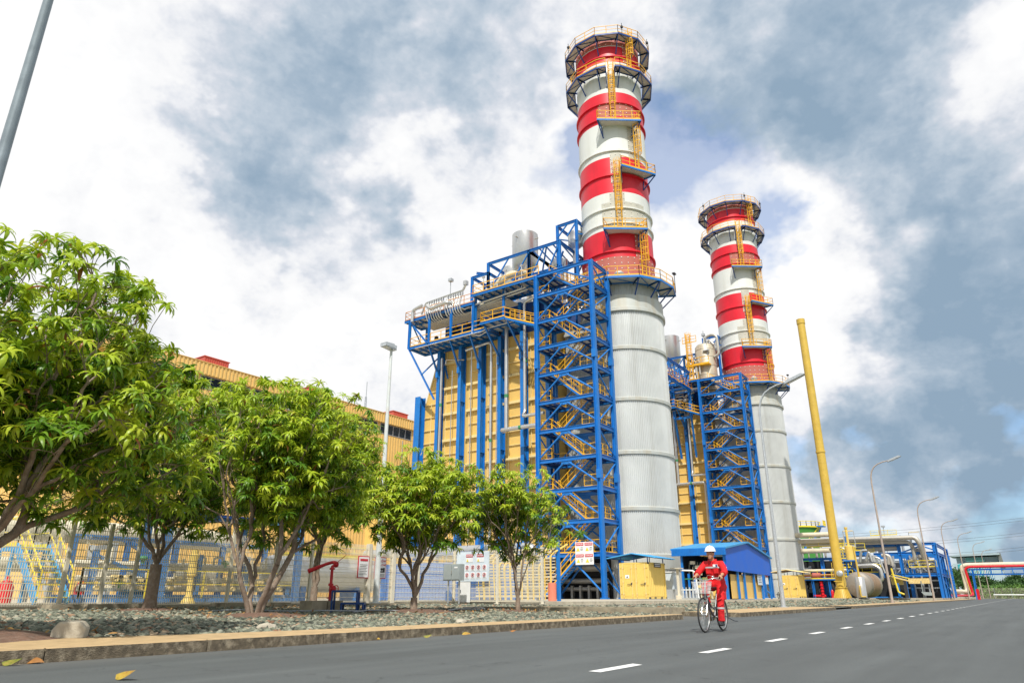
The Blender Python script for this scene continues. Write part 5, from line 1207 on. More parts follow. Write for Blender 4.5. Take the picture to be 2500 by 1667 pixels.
g = M(); g.tube((22.6,30,1.75),(29.2,30,1.75),.85,28); g.ball((22.6,30,1.75),.85,20,12,(.45,1,1)); g.ball((29.2,30,1.75),.85,20,12,(.45,1,1)); g.build('shell', ALU, o, smooth=True); g = M(); g.bb(24,24.3,29.4,30.6,.44,1.2); g.bb(27.6,27.9,29.4,30.6,.44,1.2); g.each('saddle', BLUE, o)
g = M(); g.rail([(23.2,30,2.6),(28.8,30,2.6)],h=.6,sp=1.,w=.04); g.build('handrail', LEMON, o)
o = empty('pressure_bottle_rack', (31.5,29,.44), 'white and orange pipe bundle on racks behind the fence, right of large notice board', 'pipework')
random.seed(12); g = M(); h = M(); b_ = M()
for k in range(16): z = .7+.16*k; g.bar((33.5,20.5,z),(33.5,25.8,z),.05 if k%3 else .09)
for k in range(14): y = 20.6+.38*k; h.path([(33.2+.02*k,y,.5),(33.2,y,random.uniform(2.2,3.4)),(35,y,3.4)],random.uniform(.03,.07),6,bend=.2)
for k in range(5): b_.bar((34,20.6+1.3*k,.44),(34,20.6+1.3*k,3.6),.16)
g.build('tray', CREAM, o); h.each('riser_pipe', CONT, o); b_.each('rack_post', BLUE, o)
g = M(); g.path([(34.5,36,3.3),(34.5,22.6,3.3),(34.5,22.4,2.6),(34.5,22.4,.6)],.28,12,bend=.5); g.build('supply_pipe', ALU, o, smooth=True)
g = M(); g.tube((33,20.4,.45),(33,20.4,1.35),.22,14); tag(g.build('drum', mat('salmon drum paint',(.72,.22,.14),.6), smooth=True),'salmon coloured upright drum behind the fence beside the tower foot','drum')
o = empty('equipment_container', (34,31,.44), 'blue corrugated equipment box behind the fence and grey cabinet', 'container')
g = M(); g.bb(33,39,26.8,33,.44,2.55); 
for k in range(24): g.bb(32.94,33,26.9+.25*k,27.02+.25*k,.5,2.5)
for k in range(24): g.bb(33.1+.25*k,33.22+.25*k,26.74,26.8,.5,2.5)
g.build('body', BLUE, o)
o = empty('access_gallery', (50,38,.44), 'low orange railed walkway at the foot of nearer boiler casing', 'walkway')
g = M(); g.bb(56,58.6,36.2,53,3.35,3.5); 
for k in range(8): g.bar((56.1,36.5+2.3*k,.44),(56.1,36.5+2.3*k,3.4),.18)
g.build('deck', BLUE, o); g = M(); g.rail([(56,53,3.5),(56,36.2,3.5)],sp=1.4,w=.06); g.build('handrail', YEL, o)
g = M(); random.seed(2)
for k in range(14): y = 37+1.1*k; g.path([(57.8,y,.5),(57.2,y,random.uniform(1,2.8)),(57.2,y+.9,random.uniform(1,2.8))],random.uniform(.08,.2),8,bend=.3)
g.each('pipework', ALUD, o, smooth=True)
for x,y,lab in ((14.4,31.0,'red fire extinguisher trolley behind the fence near the leftmost stair'),(11.2,29.6,'red hydrant stub behind the fence at far left')):
    g = M(); g.lathe((x,y), [(.24,.44),(.24,1.0),(.15,1.2),(.07,1.22),(.07,1.35),(0,1.36)], 16); tag(g.build('fire_point', REDP, smooth=True), lab, 'fire equipment')
# distant pylon at the left
def pylon(x,y,h,lab):
    o = empty('power_pylon',(x,y,0),lab,'pylon','power pylons'); g = M(); n = 9
    def c(k,sx,sy): f = 1-k/n*.86; return (x+sx*h*.10*f, y+sy*h*.10*f, h*k/n)
    for k in range(n):
        for sx,sy in ((-1,-1),(1,-1),(1,1),(-1,1)): g.bar(c(k,sx,sy),c(k+1,sx,sy),.25)
        for a,b in (((-1,-1),(1,-1)),((1,-1),(1,1)),((1,1),(-1,1)),((-1,1),(-1,-1))): g.bar(c(k,*a),c(k+1,*b),.14); g.bar(c(k,*b),c(k+1,*a),.14); g.bar(c(k,*a),c(k,*b),.14)
    q = g.build('lattice', GALV, o); g = M()
    for z in (.62,.76,.9): g.bar((x-h*.16,y,h*z),(x+h*.16,y,h*z),.3); g.bar((x-h*.16,y,h*z),(x,y,h*(z+.06)),.15); g.bar((x+h*.16,y,h*z),(x,y,h*(z+.06)),.15)
    g.build('crossarm', GALV, o)
pylon(62,185,27,'grey lattice power pylon far behind the fence at the left edge')
# ================================================================ SITE CONTAINERS
def container(cx, cy, lab, roofm, sign=False, L_=3.05):
    """door end faces -X, long side faces -Y; (cx,cy) is the near right corner"""
    W_ = 2.44; H = 2.59; z0 = .44+.06
    o = empty('storage_container', (cx+L_/2,cy+W_/2,.44), lab, 'container', 'yellow storage containers')
    g = M(); g.bb(cx+.06,cx+L_-.06,cy+.06,cy+W_-.06,z0+.1,z0+H-.05)
    x = cx+.25; 
    while x < cx+L_-.35: g.prism([(x,cy+.065),(x+.08,cy+.012),(x+.2,cy+.012),(x+.28,cy+.065)],'z',z0+.18,z0+H-.14); x += .31
    g.build('wall', CONT, o)
    g = M()
    for xx in (cx,cx+L_-.13):
        for yy in (cy,cy+W_-.13): g.bb(xx,xx+.13,yy,yy+.13,z0,z0+H)
    for zz in (z0,z0+H-.12): 
        g.bb(cx+.13,cx+L_-.13,cy+.01,cy+.1,zz,zz+(.16 if zz==z0 else .12)); g.bb(cx+.01,cx+.1,cy+.13,cy+W_-.13,zz,zz+.12); g.bb(cx+.13,cx+L_-.13,cy+W_-.1,cy+W_-.01,zz,zz+.12)
    g.build('corner_frame', CONT, o)
    g = M()
    for xx in (cx+.75,cx+L_-1.1): g.bb(xx,xx+.35,cy-.004,cy+.02,z0+.02,z0+.12)
    for xx in (cx-.01,cx+L_-.12):
        for zz in (z0,z0+H-.12): g.bb(xx,xx+.13,cy-.012,cy+.1,zz,zz+.12)
    g.each('fork_pocket', DARK, o)
    for k in (0,1):
        g = M(); y0 = cy+.14+k*1.09; y1 = y0+1.07; g.bb(cx+.0,cx+.05,y0,y1,z0+.13,z0+H-.13)
        for j in range(5): yy = y0+.1+.2*j; g.bb(cx-.018,cx+.0,yy,yy+.11,z0+.2,z0+H-.2)
        d = g.build('door', CONT, o); g = M()
        for yy in (y0+.16,y1-.18): g.bar((cx-.05,yy,z0+.1),(cx-.05,yy,z0+H-.08),.035)
        for yy in (y0+.16,y1-.18):
            for zz in (.35,1.2,2.2): g.box((cx-.04,yy,z0+zz),(.05,.12,.06))
        g.build('locking_bar', CASEL, d); g = M(); g.bar((cx-.08,y0+.2,z0+1.05),(cx-.08,y0+.55,z0+1.02),.035); g.box((cx-.06,y0+.2,z0+1.06),(.06,.1,.12)); g.build('handle', DARK, d)
        g = M(); yy = y0 if k == 0 else y1
        for zz in (.4,1.0,1.6,2.25): g.box((cx-.02,yy,z0+zz),(.05,.09,.12))
        g.build('hinge', CONT, d)
    g = M(); g.bb(cx-.03,cx-.02,cy+1.62,cy+1.95,z0+1.45,z0+1.7); q = g.build('notice', WHITE, o); g = M(); g.prism([(cy+1.71,z0+1.5),(cy+1.86,z0+1.5),(cy+1.785,z0+1.64)],'x',cx-.036,cx-.03); g.build('warning_triangle', BLK, q)
    if sign:
        g = M(); g.bb(cx+1.0,cx+2.2,cy-.03,cy-.01,z0+H-.34,z0+H-.02); q = g.build('name_plate', BLK, o); g = M()
        for k in range(9): g.bb(cx+1.08+.115*k,cx+1.165+.115*k,cy-.036,cy-.03,z0+H-.145,z0+H-.07); g.bb(cx+1.08+.115*k,cx+1.15+.115*k,cy-.036,cy-.03,z0+H-.28,z0+H-.21)
        g.build('small_print', WPR, q)
    # sheet roof on posts
    r = M(); zt = z0+H
    ym = cy+W_/2; n = 22; xa, xb = cx-.35, cx+L_+.35
    prof = [(cy-.75,zt+.28),(ym,zt+.62),(cy+W_+.9,zt+.30)]
    for k in range(n):
        x0 = xa+(xb-xa)*k/n; x1 = xa+(xb-xa)*(k+.5)/n; x2 = xa+(xb-xa)*(k+1)/n
        for (a,za),(b,zb_) in zip(prof[:-1],prof[1:]):
            r.add([(x0,a,za),(x1,a,za+.05),(x1,b,zb_+.05),(x0,b,zb_)],[(0,1,2,3)]); r.add([(x1,a,za+.05),(x2,a,za),(x2,b,zb_),(x1,b,zb_+.05)],[(0,1,2,3)])
    q = r.build('sheet_roof', roofm, o); s_ = q.modifiers.new('s','SOLIDIFY'); s_.thickness = .015
    g = M()
    for xx in (cx+.1,cx+L_-.1):
        for yy in (cy+.1,cy+W_-.1): g.bar((xx,yy,zt),(xx,yy,zt+.36),.06)
        g.bar((xx,cy-.6,zt+.27),(xx,ym,zt+.56),.05); g.bar((xx,ym,zt+.56),(xx,cy+W_+.7,zt+.29),.05); g.bar((xx,ym,zt),(xx,ym,zt+.55),.05)
    for yy,zz in ((cy-.6,zt+.28),(cy+W_+.7,zt+.29),(ym,zt+.56)): g.bar((xa+.05,yy,zz),(xb-.05,yy,zz),.05)
    g.build('roof_frame', DBLUE, o)
    return o
container(50.8, 22.9, 'yellow storage container with blue sheet roof at the foot of nearer chimney', SKYB, True)
container(93.4, 22.55, 'yellow storage container with pale sheet roof behind the galvanised lamp pole', CASEL)
# cabinets, pipes, frames between container and shed
o = empty('meter_cabinet', (55.6,23.1,.44), 'pale grey meter cabinet on legs just right of the nearer container', 'cabinet')
g = M(); g.bb(55.3,55.9,22.9,24.2,1.2,2.45); g.build('body', PALEB, o); g = M(); g.bb(55.27,55.3,23.0,24.1,1.25,2.38); g.build('door', PALEB, o); g = M(); g.bb(55.22,55.98,22.82,24.28,2.45,2.52); g.build('cap', WHITE, o); g = M()
for y in (23.0,24.1): g.bar((55.6,y,.44),(55.6,y,1.2),.08)
g.build('leg', GALV, o)
g = M(); g.bar((55,22.35,.44),(55,22.35,2.7),.16); g.bb(54.6,55.4,22.0,22.8,2.72,2.78); g.box((55,22.35,.6),(.4,.4,.3)); tag(g.build('service_post', POSTW), 'white service post with flat rusty cap between container and shed', 'post')
o = empty('pipe_hoop', (55,21.9,.44), 'white bent pipe hoop with pointed concrete pieces beside the blue shed', 'pipe frame')
g = M(); g.path([(55.2,22.2,2.6),(55.2,21.0,2.55),(55.2,20.85,.44)],.06,8,bend=.3); g.bar((55.2,22.2,1.15),(55.2,20.9,1.15),.08); g.build('hoop', WHITE, o); g = M()
for k in range(5): y = 22.1-.27*k; g.lathe((55.2,y), [(.12,.55),(.10,.9),(.03,1.35)], 8)
g.bb(55,55.4,20.8,22.3,.44,.56); g.build('bottles', GALV, o)
# ================================================================ BLUE SHED
def shed():
    X0, X1, Y0, Y1 = 57.2, 69.3, 19.1, 22.9; XR = 62.8
    o = empty('pump_shed', ((X0+X1)/2,(Y0+Y1)/2,.44), 'open sided blue sheet shed with shaded machinery behind the cyclist', 'shed')
    top = lambda x: 4.28+(4.95-4.28)*(x-X0)/(XR-X0) if x < XR else 4.95+(3.95-4.95)*(x-XR)/(X1-XR)
    g = M(); pts = [(X0+.0,2.62),(X1,2.45),(X1,top(X1)),(XR,top(XR)),(X0,top(X0))]; g.prism(pts,'y',Y0,Y0+.04)
    q = g.build('gable_sheet', PLASH, o); g = M()
    g.prism([(X0-.35,top(X0)-.05),(XR,4.98),(XR,5.1),(X0-.35,top(X0)+.08)],'y',Y0-.2,Y1+.7); g.prism([(XR,4.98),(X1+.3,3.93),(X1+.3,4.05),(XR,5.1)],'y',Y0-.2,Y1+.7)
    g.build('roof', SKYB, o)
    g = M()
    for k in range(34): y = Y0-.1+.13*k; g.bb(X0-.44,X0-.40,y,y+.07,3.78,4.3)
    g.bb(X0-.40,X0-.36,Y0-.15,Y1+.6,3.76,4.32); g.build('fascia', BLUE, o)
    g = M()
    for x in (X0+.1,60.1,61.8,64.4,66.7,X1-.1): g.bar((x,Y0+.15,.44),(x,Y0+.15,2.7),.16)
    for y in (Y0+.15,Y1-.1): g.bar((X0,y,.44),(X0,y,4.2),.17)
    g.bar((X0,Y0+.2,2.7),(X1,Y0+.2,2.5),.1); g.bar((X1,Y1,.44),(X1,Y1,3.9),.16); g.build('post', BLUE, o)
    g = M(); g.bb(X0+1.6,67.6,Y0+.3,Y0+.36,.5,2.35); g.build('lower_wall', CASE, o)
    g = M(); g.bb(X0+.3,X1,Y1,Y1+.08,.44,4.0); g.bb(X0+5,X0+5.1,Y0+.5,Y1,.44,3.9); g.build('back_wall', DARK, o)
    g = M(); g.bb(X0+.6,X0+2.0,20.0,21.4,.5,2.1); g.build('machine_box', CASE, o)
    g = M(); random.seed(6)
    for k in range(12): y = random.uniform(19.5,22.7); g.path([(X0+random.uniform(.2,.6),y,.5),(X0+.4,y,random.uniform(1,3.2)),(X0+1.5,y+.2,3.3)],random.uniform(.03,.07),6,bend=.15)
    for y,z in ((22.0,3.25),(21.6,2.9),(21.5,2.4)): g.box((X0+.3,y,z),(.2,.4,.25))
    g.build('pipework', CREAM, o); g = M()
    for z in (1.2,2.0): g.bar((X0+.2,22.8,z),(X0+.2,19.6,z),.09)
    g.each('green_pipe', GREENV, o); g = M()
    for y in (21.9,22.4): g.bar((X0+.25,y,.44),(X0+.25,y,2.4),.16)
    g.each('inner_post', BLUE, o)
    g = M(); g.bb(67.8,68.6,Y0+.1,Y0+.13,1.7,2.5); q = g.build('notice', WHITE, o); g = M(); g.bb(67.85,68.55,Y0+.09,Y0+.1,2.3,2.45); g.build('notice_header', RPR, q)
    g = M(); g.bb(65.4,66.6,Y0+.08,Y0+.12,1.6,2.6); q = g.build('notice_board', PALEB, o); g = M()
    for k in range(5): g.bb(65.55,66.4-.1*(k%2),Y0+.07,Y0+.08,1.8+.15*k,1.84+.15*k)
    g.build('small_print', BLK, q)
shed()
g = M(); g.path([(67.9,18.9,.5),(67.9,18.9,.5+.01)],.05); 
o = empty('parked_trolley', (70.2,18.8,.44), 'small wheeled hand trolley parked at the shed corner', 'trolley')
g = M()
for x in (69.9,70.9):
    pts = [(x+.28*math.cos(t),18.8,.74+.28*math.sin(t)) for t in [2*math.pi*i/16 for i in range(17)]]; g.path(pts,.03,6)
g.each('wheel', RUBBER, o); g = M(); g.bar((69.9,18.8,.75),(70.9,18.8,.75),.05); g.bar((70.9,18.8,.75),(71.2,18.8,1.5),.05); g.bb(69.9,70.8,18.6,19.0,.8,.86); g.build('frame', DARK, o)
# ================================================================ FLARE STACK
o = empty('vent_stack', (98.2,18.75,.44), 'tall slender yellow vent pipe with flared bolted foot', 'vent stack')
g = M(); c = (98.2,18.75); g.tube((*c,.9),(*c,37.2),.56,32,.50); g.tube((*c,36.6),(*c,37.3),.56,32); g.tube((*c,18.4),(*c,18.65),.60,32); g.build('pipe', FLARE, o, smooth=True)
g = M(); g.lathe(c, [(.56,1.65),(.60,1.6),(.92,.5),(.95,.44)], 40)
g.build('foot_cone', FLARE, o, smooth=True); g = M()
for k in range(28):
    t = 2*math.pi*k/28; g.bar((c[0]+.6*math.cos(t),c[1]+.6*math.sin(t),1.6),(c[0]+1.0*math.cos(t),c[1]+1.0*math.sin(t),.5),.05,.08)
g.lathe(c, [(.58,1.6),(.72,1.6),(.72,1.7),(.58,1.7)], 40); g.build('gusset', FLARE, o)
g = M(); g.tube((97.6,18.6,3.3),(97.2,18.45,3.3),.36,18); g.ball((97.2,18.45,3.3),.36,16,10,(.5,1,1)); g.build('inspection_hatch', GALV, o, smooth=True); g = M(); g.bar((97.4,19.3,2.9),(97.4,19.3,4.6),.06); g.bar((97.3,18.1,2.4),(97.3,19.3,2.4),.08); g.bar((97.5,18.0,1.9),(97.4,18.0,4.4),.06); g.build('hatch_arm', FLARE, o)
g = M()
for z in np.arange(4,36,2.6): g.lathe(c, [(.56-.06*z/37+.004,z),(.56-.06*z/37+.010,z+.03),(.56-.06*z/37+.004,z+.06)], 32)
g.each('weld_seam', FLARE, o)
# ================================================================ STREET LAMPS
LM = {}
def street_lamp(x, y, lab, m=GALV, H=10.6, tip=12.2, reach=2.3, z0=.15):
    o = empty('street_lamp', (x,y,z0), lab, 'street lamp', 'curved arm street lamps along the road')
    g = M(); g.tube((x,y,z0),(x,y,z0+.04),.26,12)
    pts = [(x,y,z0),(x,y,z0+.5),(x,y,4),(x,y,7.5),(x,y,10.1),(x,y-.05,10.7),(x,y-.18,11.15),(x,y-.42,11.5),(x,y-.75,11.72),(x,y-1.15,11.86),(x,y-reach+.35,tip-.2)]; rs = [.12,.115,.095,.078,.065,.06,.058,.055,.052,.05,.042]
    g.path(pts,.1,10,rs=rs); g.build('pole', m, o, smooth=True)
    g = M(); g.prism([(y-reach+.75,tip-.40),(y-reach-.35,tip-.02),(y-reach-.40,tip+.03),(y-reach-.2,tip+.09),(y-reach+.6,tip-.19)],'x',x-.15,x+.15); h = g.build('lamp_head', GALV, o); g = M(); g.prism([(y-reach+.45,tip-.32),(y-reach-.2,tip-.09),(y-reach-.2,tip-.10),(y-reach+.45,tip-.34)],'x',x-.11,x+.11); g.build('lens', WHITE, h)
    if m is GALV: g = M(); g.box((x-.11,y,1.3),(.03,.12,.28)); g.build('hatch', GALV, o)
POLR = mat('sunlit brown grey lamp pole', (.40,.33,.28), .5, 0, .1, 5)  # plain brown grey base colour of the farther street lamps
street_lamp(39.5,10.45,'nearest thick galvanised street lamp, in front of the farther stair tower')
street_lamp(69.5,9.45,'second street lamp along the road, its pole crossing the blue pipe rack front',m=POLR)
street_lamp(102,9.3,'third street lamp along the road, right half of blue pipe rack',m=POLR)
street_lamp(134,9.4,'fourth street lamp along the road, just right of the pipe rack',m=POLR)
street_lamp(162,9.0,'fifth street lamp along the road, beside the red and white pipe bend',m=POLR)
street_lamp(194,8.2,'sixth street lamp along the road, before the glass building',m=POLR)
street_lamp(226,7.9,'farthest street lamp along the road',m=POLR)
o = empty('street_lamp', (2.78,10.5,.15), 'dark grey lamp pole leaning out of view at the top left corner', 'street lamp', None)
g = M(); g.path([(2.69,10.5,.15),(2.69,10.5,5),(2.69,10.5,10.6),(2.67,9.9,11.6),(2.65,8.6,12.1)],.1,14,rs=[.105,.08,.058,.052,.045]); g.build('pole', POLEG, o, smooth=True); g = M(); g.bb(2.6,2.9,7.8,8.6,12.05,12.2); g.build('lamp_head', GALV, o)
# ================================================================ GREEN TANK
o = empty('storage_tank', (176,41,0), 'green cylindrical tank with blue spiral stair beyond the farther chimney', 'tank')
g = M(); c = (175,41.5); g.lathe(c, [(5.2,.4),(5.2,15.4),(5.25,15.5),(0,16.0)], 48); g.build('shell', GREEN, o, smooth=True)
g = M(); g.lathe(c, [(5.2,15.3),(5.6,15.3),(5.6,15.5),(5.2,15.5)], 48); 
pts = [(c[0]+5.5*math.cos(t),c[1]+5.5*math.sin(t),15.5) for t in [math.pi*.85+math.pi*.75*i/10 for i in range(11)]]; g.rail(pts,sp=2,w=.12); g.build('top_rail', LEMON, o)
g = M(); m_ = M(); r = 5.9
for i in range(14):
    t0 = math.pi*(1.05+.03*i); t1 = math.pi*(1.05+.03*(i+1)); z0_, z1_ = 9+.46*i, 9+.46*(i+1)
    p = (c[0]+r*math.cos(t0),c[1]+r*math.sin(t0),z0_); q = (c[0]+r*math.cos(t1),c[1]+r*math.sin(t1),z1_); g.bar(p,q,.12,.35); m_.bar((p[0],p[1],p[2]+1.1),(q[0],q[1],q[2]+1.1),.11); m_.bar(p,(p[0],p[1],p[2]+1.1),.09)
g.bb(171.5,174,34.5,36,15.3,15.5); g.build('stair', BLUE, o); m_.rail([(171.5,34.5,15.5),(174,34.5,15.5)],w=.12,sp=.6); m_.build('stair_rail', LEMON, o)
# ================================================================ PIPE RACK, FACING PLANE X = 130
RX = 130.
def rack():
    o = empty('pipe_rack', (135,16,.4), 'blue steel pipe rack bay at the roadside loaded with silver pipes', 'pipe rack')
    for y,w in ((10.45,.62),(15.4,.5)):
        for x in (RX,RX+20):
            g = M(); g.ib((x,y,.4),(x,y,8.5),w,w,.06,flip=True); g.build('column', BLUE, o)
    for x,y in ((RX+4,10.6),(RX+8,10.6),(RX+12,10.6),(RX+4,14.9),(RX+9,14.9)): g = M(); g.ib((x,y,.4),(x,y,6.9),.5,.5,.06,flip=True); g.build('column', BLUE, o)
    for z,a,b in ((8.35,10.45,21.7),(7.0,10.45,19.2),(3.8,10.45,19.2)):
        g = M(); g.ib((RX,a,z),(RX,b,z),.3,.42,.05); g.build('beam', BLUE, o)
        g = M(); g.ib((RX,10.45,z),(RX+20,10.45,z),.3,.42,.05); g.build('beam', BLUE, o)
    g = M(); g.bar((RX,12.0,8.2),(RX,15.3,7.1),.2); g.bar((RX,12.5,8.2),(RX,10.6,7.4),.2); g.bar((RX+20,10.5,.6),(RX,10.5,3.6),.2); g.bar((RX,10.5,3.8),(RX+8,10.5,6.9),.2)
    for z in (3.8,7.0): 
        for x in (RX+5,RX+10,RX+15): g.bar((x,10.45,z),(x,21,z),.25)
    g.build('brace', BLUE, o)
    g = M(); g.path([(RX-1,30,9.5),(RX-1,12.7,9.3),(RX-1,12.3,8.4),(RX+1,12.0,4.8)],.36,12,bend=.8); g.path([(RX-.5,30,8.9),(RX-.5,13.8,8.7),(RX,13.4,8),(RX,13.4,6.0),(RX+1,14.6,5.8)],.30,12,bend=.5)
    g.path([(RX+.5,32,7.9),(RX+.5,15.6,7.9)],.42,12); g.path([(RX+1,13.0,8.0),(RX+1,12.6,5.6),(RX+1,11.6,5.2)],.33,12,bend=.5); g.path([(RX+1,12.2,8.0),(RX+1,11.9,5.9),(RX+1,11.0,5.0),(RX+4,10.8,5)],.3,12,bend=.5)
    g.path([(RX-.5,18,6.8),(RX-.5,16.9,6.8),(RX-.5,16.6,5.0),(RX-.5,17.6,4.9)],.28,12,bend=.5); g.path([(RX-.5,17.4,6.9),(RX-.5,17.0,6.5),(RX-.5,17.2,5.4)],.28,12,bend=.3)
    for k in range(7): g.path([(RX-.6,17.9-.22*k,3.4),(RX-.6,17.9-.22*k,2.9-.12*k),(RX-.6,15.2-.0*k+.18*k,2.6-.16*k)],.075,6,bend=.1)
    for k in range(6): g.path([(RX-.8,19.3-.28*k,.9),(RX-.8,19.3-.28*k,2.3-.1*k),(RX-.8,18.3-.28*k,2.3-.1*k)],.08,6,bend=.15)
    g.each('pipe', ALUD, o, smooth=True)
    g = M(); g.rail([(RX-.2,16.5,8.7),(RX-.2,22,8.7)],h=.9,sp=1.5,w=.07); g.rail([(RX,19,7.3),(RX,23,7.3)],h=.9,w=.07); g.rail([(RX,10.6,4.9),(RX,14.4,4.9)],h=1,w=.07); g.rail([(RX,18.9,4.5),(RX,22,4.5)],h=1.1,w=.07); g.rail([(RX-1,15.2,9.8),(RX-1,19.0,9.8)],h=.8,w=.06); g.each('handrail', LEMON, o, gap=.3)
    g = M(); random.seed(21)
    for k in range(26): y = random.uniform(11,19); z = random.choice((4.2,7.3,1.0)); g.tube((RX+1.2,y,z),(RX+1.2,y,z+random.uniform(.6,2.6)),random.uniform(.07,.2),8)
    for k in range(14): y = random.uniform(11,15); z = 4.3+.35*random.randint(0,6); g.bar((RX+2,y,z),(RX+2,y+1.2,z),.14)
    g.each('equipment', GALV, o)
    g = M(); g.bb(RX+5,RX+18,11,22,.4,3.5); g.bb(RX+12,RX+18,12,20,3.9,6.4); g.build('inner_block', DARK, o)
    g = M()
    for k in range(9): y = 11+1.2*k; g.ib((RX+4.5,y,.4),(RX+4.5,y,6.9),.25,.25,.04)
    for z in (1.9,3.0,4.9,5.9): g.bar((RX+4.4,10.6,z),(RX+4.4,21.5,z),.2)
    g.bar((RX+4.4,12,4),(RX+4.4,15,6.8),.15); g.bar((RX+4.4,17,4),(RX+4.4,14,6.8),.15); g.build('inner_frame', GALV, o)
    g = M(); g.bb(RX+.1,RX+.3,12.0,14.9,2.5,3.3)
    for k in range(14): g.bb(RX+.02,RX+.1,12.0+.2*k,12.1+.2*k,2.5,3.3)
    g.build('louvre_panel', CASEL, o)
    g = M(); g.prism([(11.6,1.2),(13.4,1.3),(13.0,.8),(11.9,.75)],'x',RX-.5,RX+.5); g.bar((RX,13.2,.4),(RX,13.2,2.9),.1); g.build('hopper', GREYB, o)
    # ladder cage at the road side end
    g = M()
    for k in range(9): g.bar((RX+10,9.7,1.0+.75*k),(RX+14,9.7,1.0+.75*k),.09)
    for k in range(5): g.bar((RX+10+k,9.7,.6),(RX+10+k,9.7,7.1),.1)
    g.build('cage', BLUE, o)
rack()
# process equipment to the left of the rack, same frontage
def process():
    X = 112.
    o = empty('steel_pipe_rack', (X,26,.44), 'blue steel frame packed with pipes between the farther chimney and the yellow vent pipe', 'pipe rack')
    g = M()
    for y in (20.8,23.4,26.3): g.ib((X,y,.44),(X,y,5.8),.45,.45,.06,flip=True); g.ib((X+6,y,.44),(X+6,y,5.8),.4,.4,.06,flip=True)
    for z in (5.7,3.0): g.ib((X,19,z),(X,27.5,z),.25,.35,.04)
    for y in (22.2,24.4): g.ib((X-3,y,.44),(X-3,y,2.9),.5,.3,.06,flip=True)
    g.bb(X-3.4,X-.2,20.9,26.2,2.75,2.9); g.each('steelwork', BLUE, o)
    g = M(); g.path([(X-2,42,9.1),(X-2,26,9.0),(X-2,20.9,8.9)],.34,12); g.path([(X-1.4,42,8.2),(X-1.4,20.9,8.1)],.28,12); g.path([(X-1,42,6.9),(X-1,22.5,6.8),(X-1,22,6.8)],.34,12); g.path([(X-1,27,4.1),(X-1,20,4.1)],.2,8)
    g.each('main_pipe', CREAM, o, smooth=True)
    g = M(); random.seed(31)
    for k in range(34): y = random.uniform(20.5,27); z = random.choice((5.9,3.1,.6)); g.path([(X+.6,y,z),(X+.6,y,z+random.uniform(.5,1.5)),(X+.6,y+random.uniform(-.8,.8),z+random.uniform(.8,1.9))],random.uniform(.06,.17),8,bend=.2)
    g.each('branch_pipe', ALUD, o, smooth=True)
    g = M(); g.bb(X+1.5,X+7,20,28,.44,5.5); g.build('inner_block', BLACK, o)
    g = M(); g.rail([(X-3.4,26.3,2.9),(X-3.4,20.8,2.9)],sp=1.,w=.07); g.rail([(X-1,25,7.3),(X-1,20,7.3)],h=.9,w=.06); g.build('handrail', LEMON, o)
    g = M(); g.tube((X-3.2,25.6,3.4),(X-3.2,21.2,3.4),.18,10); g.tube((X-3.2,24.3,3.4),(X-3.2,23.2,3.4),.36,14); g.build('pink_pipe', RUST, o, smooth=True)
    g = M(); g.tube((X-3,23.3,.5),(X-3,23.3,2.6),.2,10); g.tube((X-3,24.5,.7),(X-3,22.9,.7),.16,10); 
    for k in range(5): g.lathe((X-3,23.3), [(.2,.8+.4*k),(.3,.85+.4*k),(.2,.9+.4*k)], 12)
    g.lathe((X-3.6,21.9), [(.2,.44),(.2,1.3),(.08,1.5)], 12); g.each('fire_main', REDP, o, smooth=True)
    g = M(); g.rail([(X-5,20.6,.5),(X-3.5,20.5,3.0)],w=.07,kick=False); g.rail([(X-5,19.6,.5),(X-3.5,19.5,3.0)],w=.07,kick=False)
    for k in range(4): g.bar((X-1,20.3-.5*(k%2),3+1.4*k),(X-1,20.3-.5*(k%2),4.6+1.4*k),.07); g.rail([(X-1,20.6,3.2+1.2*k),(X-1,19.4,3.2+1.2*k)],h=.9,w=.07)
    g.build('stair_rail', LEMON, o); g = M()
    for k in range(10): g.box((X-4.9+.15*k,20.05,.55+.25*k),(.22,1.0,.05))
    g.bar((X-5,20.6,.5),(X-3.5,20.5,3.0),.08,.25); g.bar((X-5,19.55,.5),(X-3.5,19.5,3.0),.08,.25); g.build('stair', BLUE, o)
process()
def P3(d, a, z): return (d*math.cos(R(a)), d*math.sin(R(a)), z)
o = empty('process_drum', P3(110,9.6,.44), 'big brown and silver horizontal drum behind the yellow vent pipe', 'vessel')
a = Vector(P3(107,9.65,2.1)); b = Vector(P3(113,8.95,2.1)); g = M(); g.tube(a,b,1.6,32); g.ball(a,1.6,24,14,(.35,1,1)); g.build('shell', mat('dull drum jacket',(.30,.27,.23),.55,.2,.15,.8,dirt=(.20,.13,.08),dirt_s=.8,dirt_a=.8), o, smooth=True)
m = (a+b)/2; BRN = mat('brown jacket', (.26,.17,.10), .6, 0, .15, 1); g = M(); g.tube(a.lerp(b,.22),a.lerp(b,.8),1.63,32); g.build('jacket', BRN, o, smooth=True)
o = empty('knockout_pot', P3(103,9.55,.44), 'upright silver pot with yellow riser pipe beside the horizontal drum', 'vessel')
c = P3(103,9.55,0)[:2]; g = M(); g.lathe(c, [(.58,.5),(.58,2.85),(.5,2.95),(0,3.0)], 28); g.build('shell', ALU, o, smooth=True)
g = M(); g.path([(*c,2.9),P3(103,9.62,6.7)],.12,10); g.path([P3(102.4,9.6,1.8),P3(102,9.62,1.9),P3(102,9.62,.6),P3(102,9.3,.6)],.09,8,bend=.15); g.tube((*c,2.9),(*c,3.05),.2,10); g.build('riser', FLARE, o, smooth=True)
o = empty('yellow_separator', P3(108,9.95,.44), 'yellow cylinder on blue frame with thin stack right of the vent pipe', 'vessel')
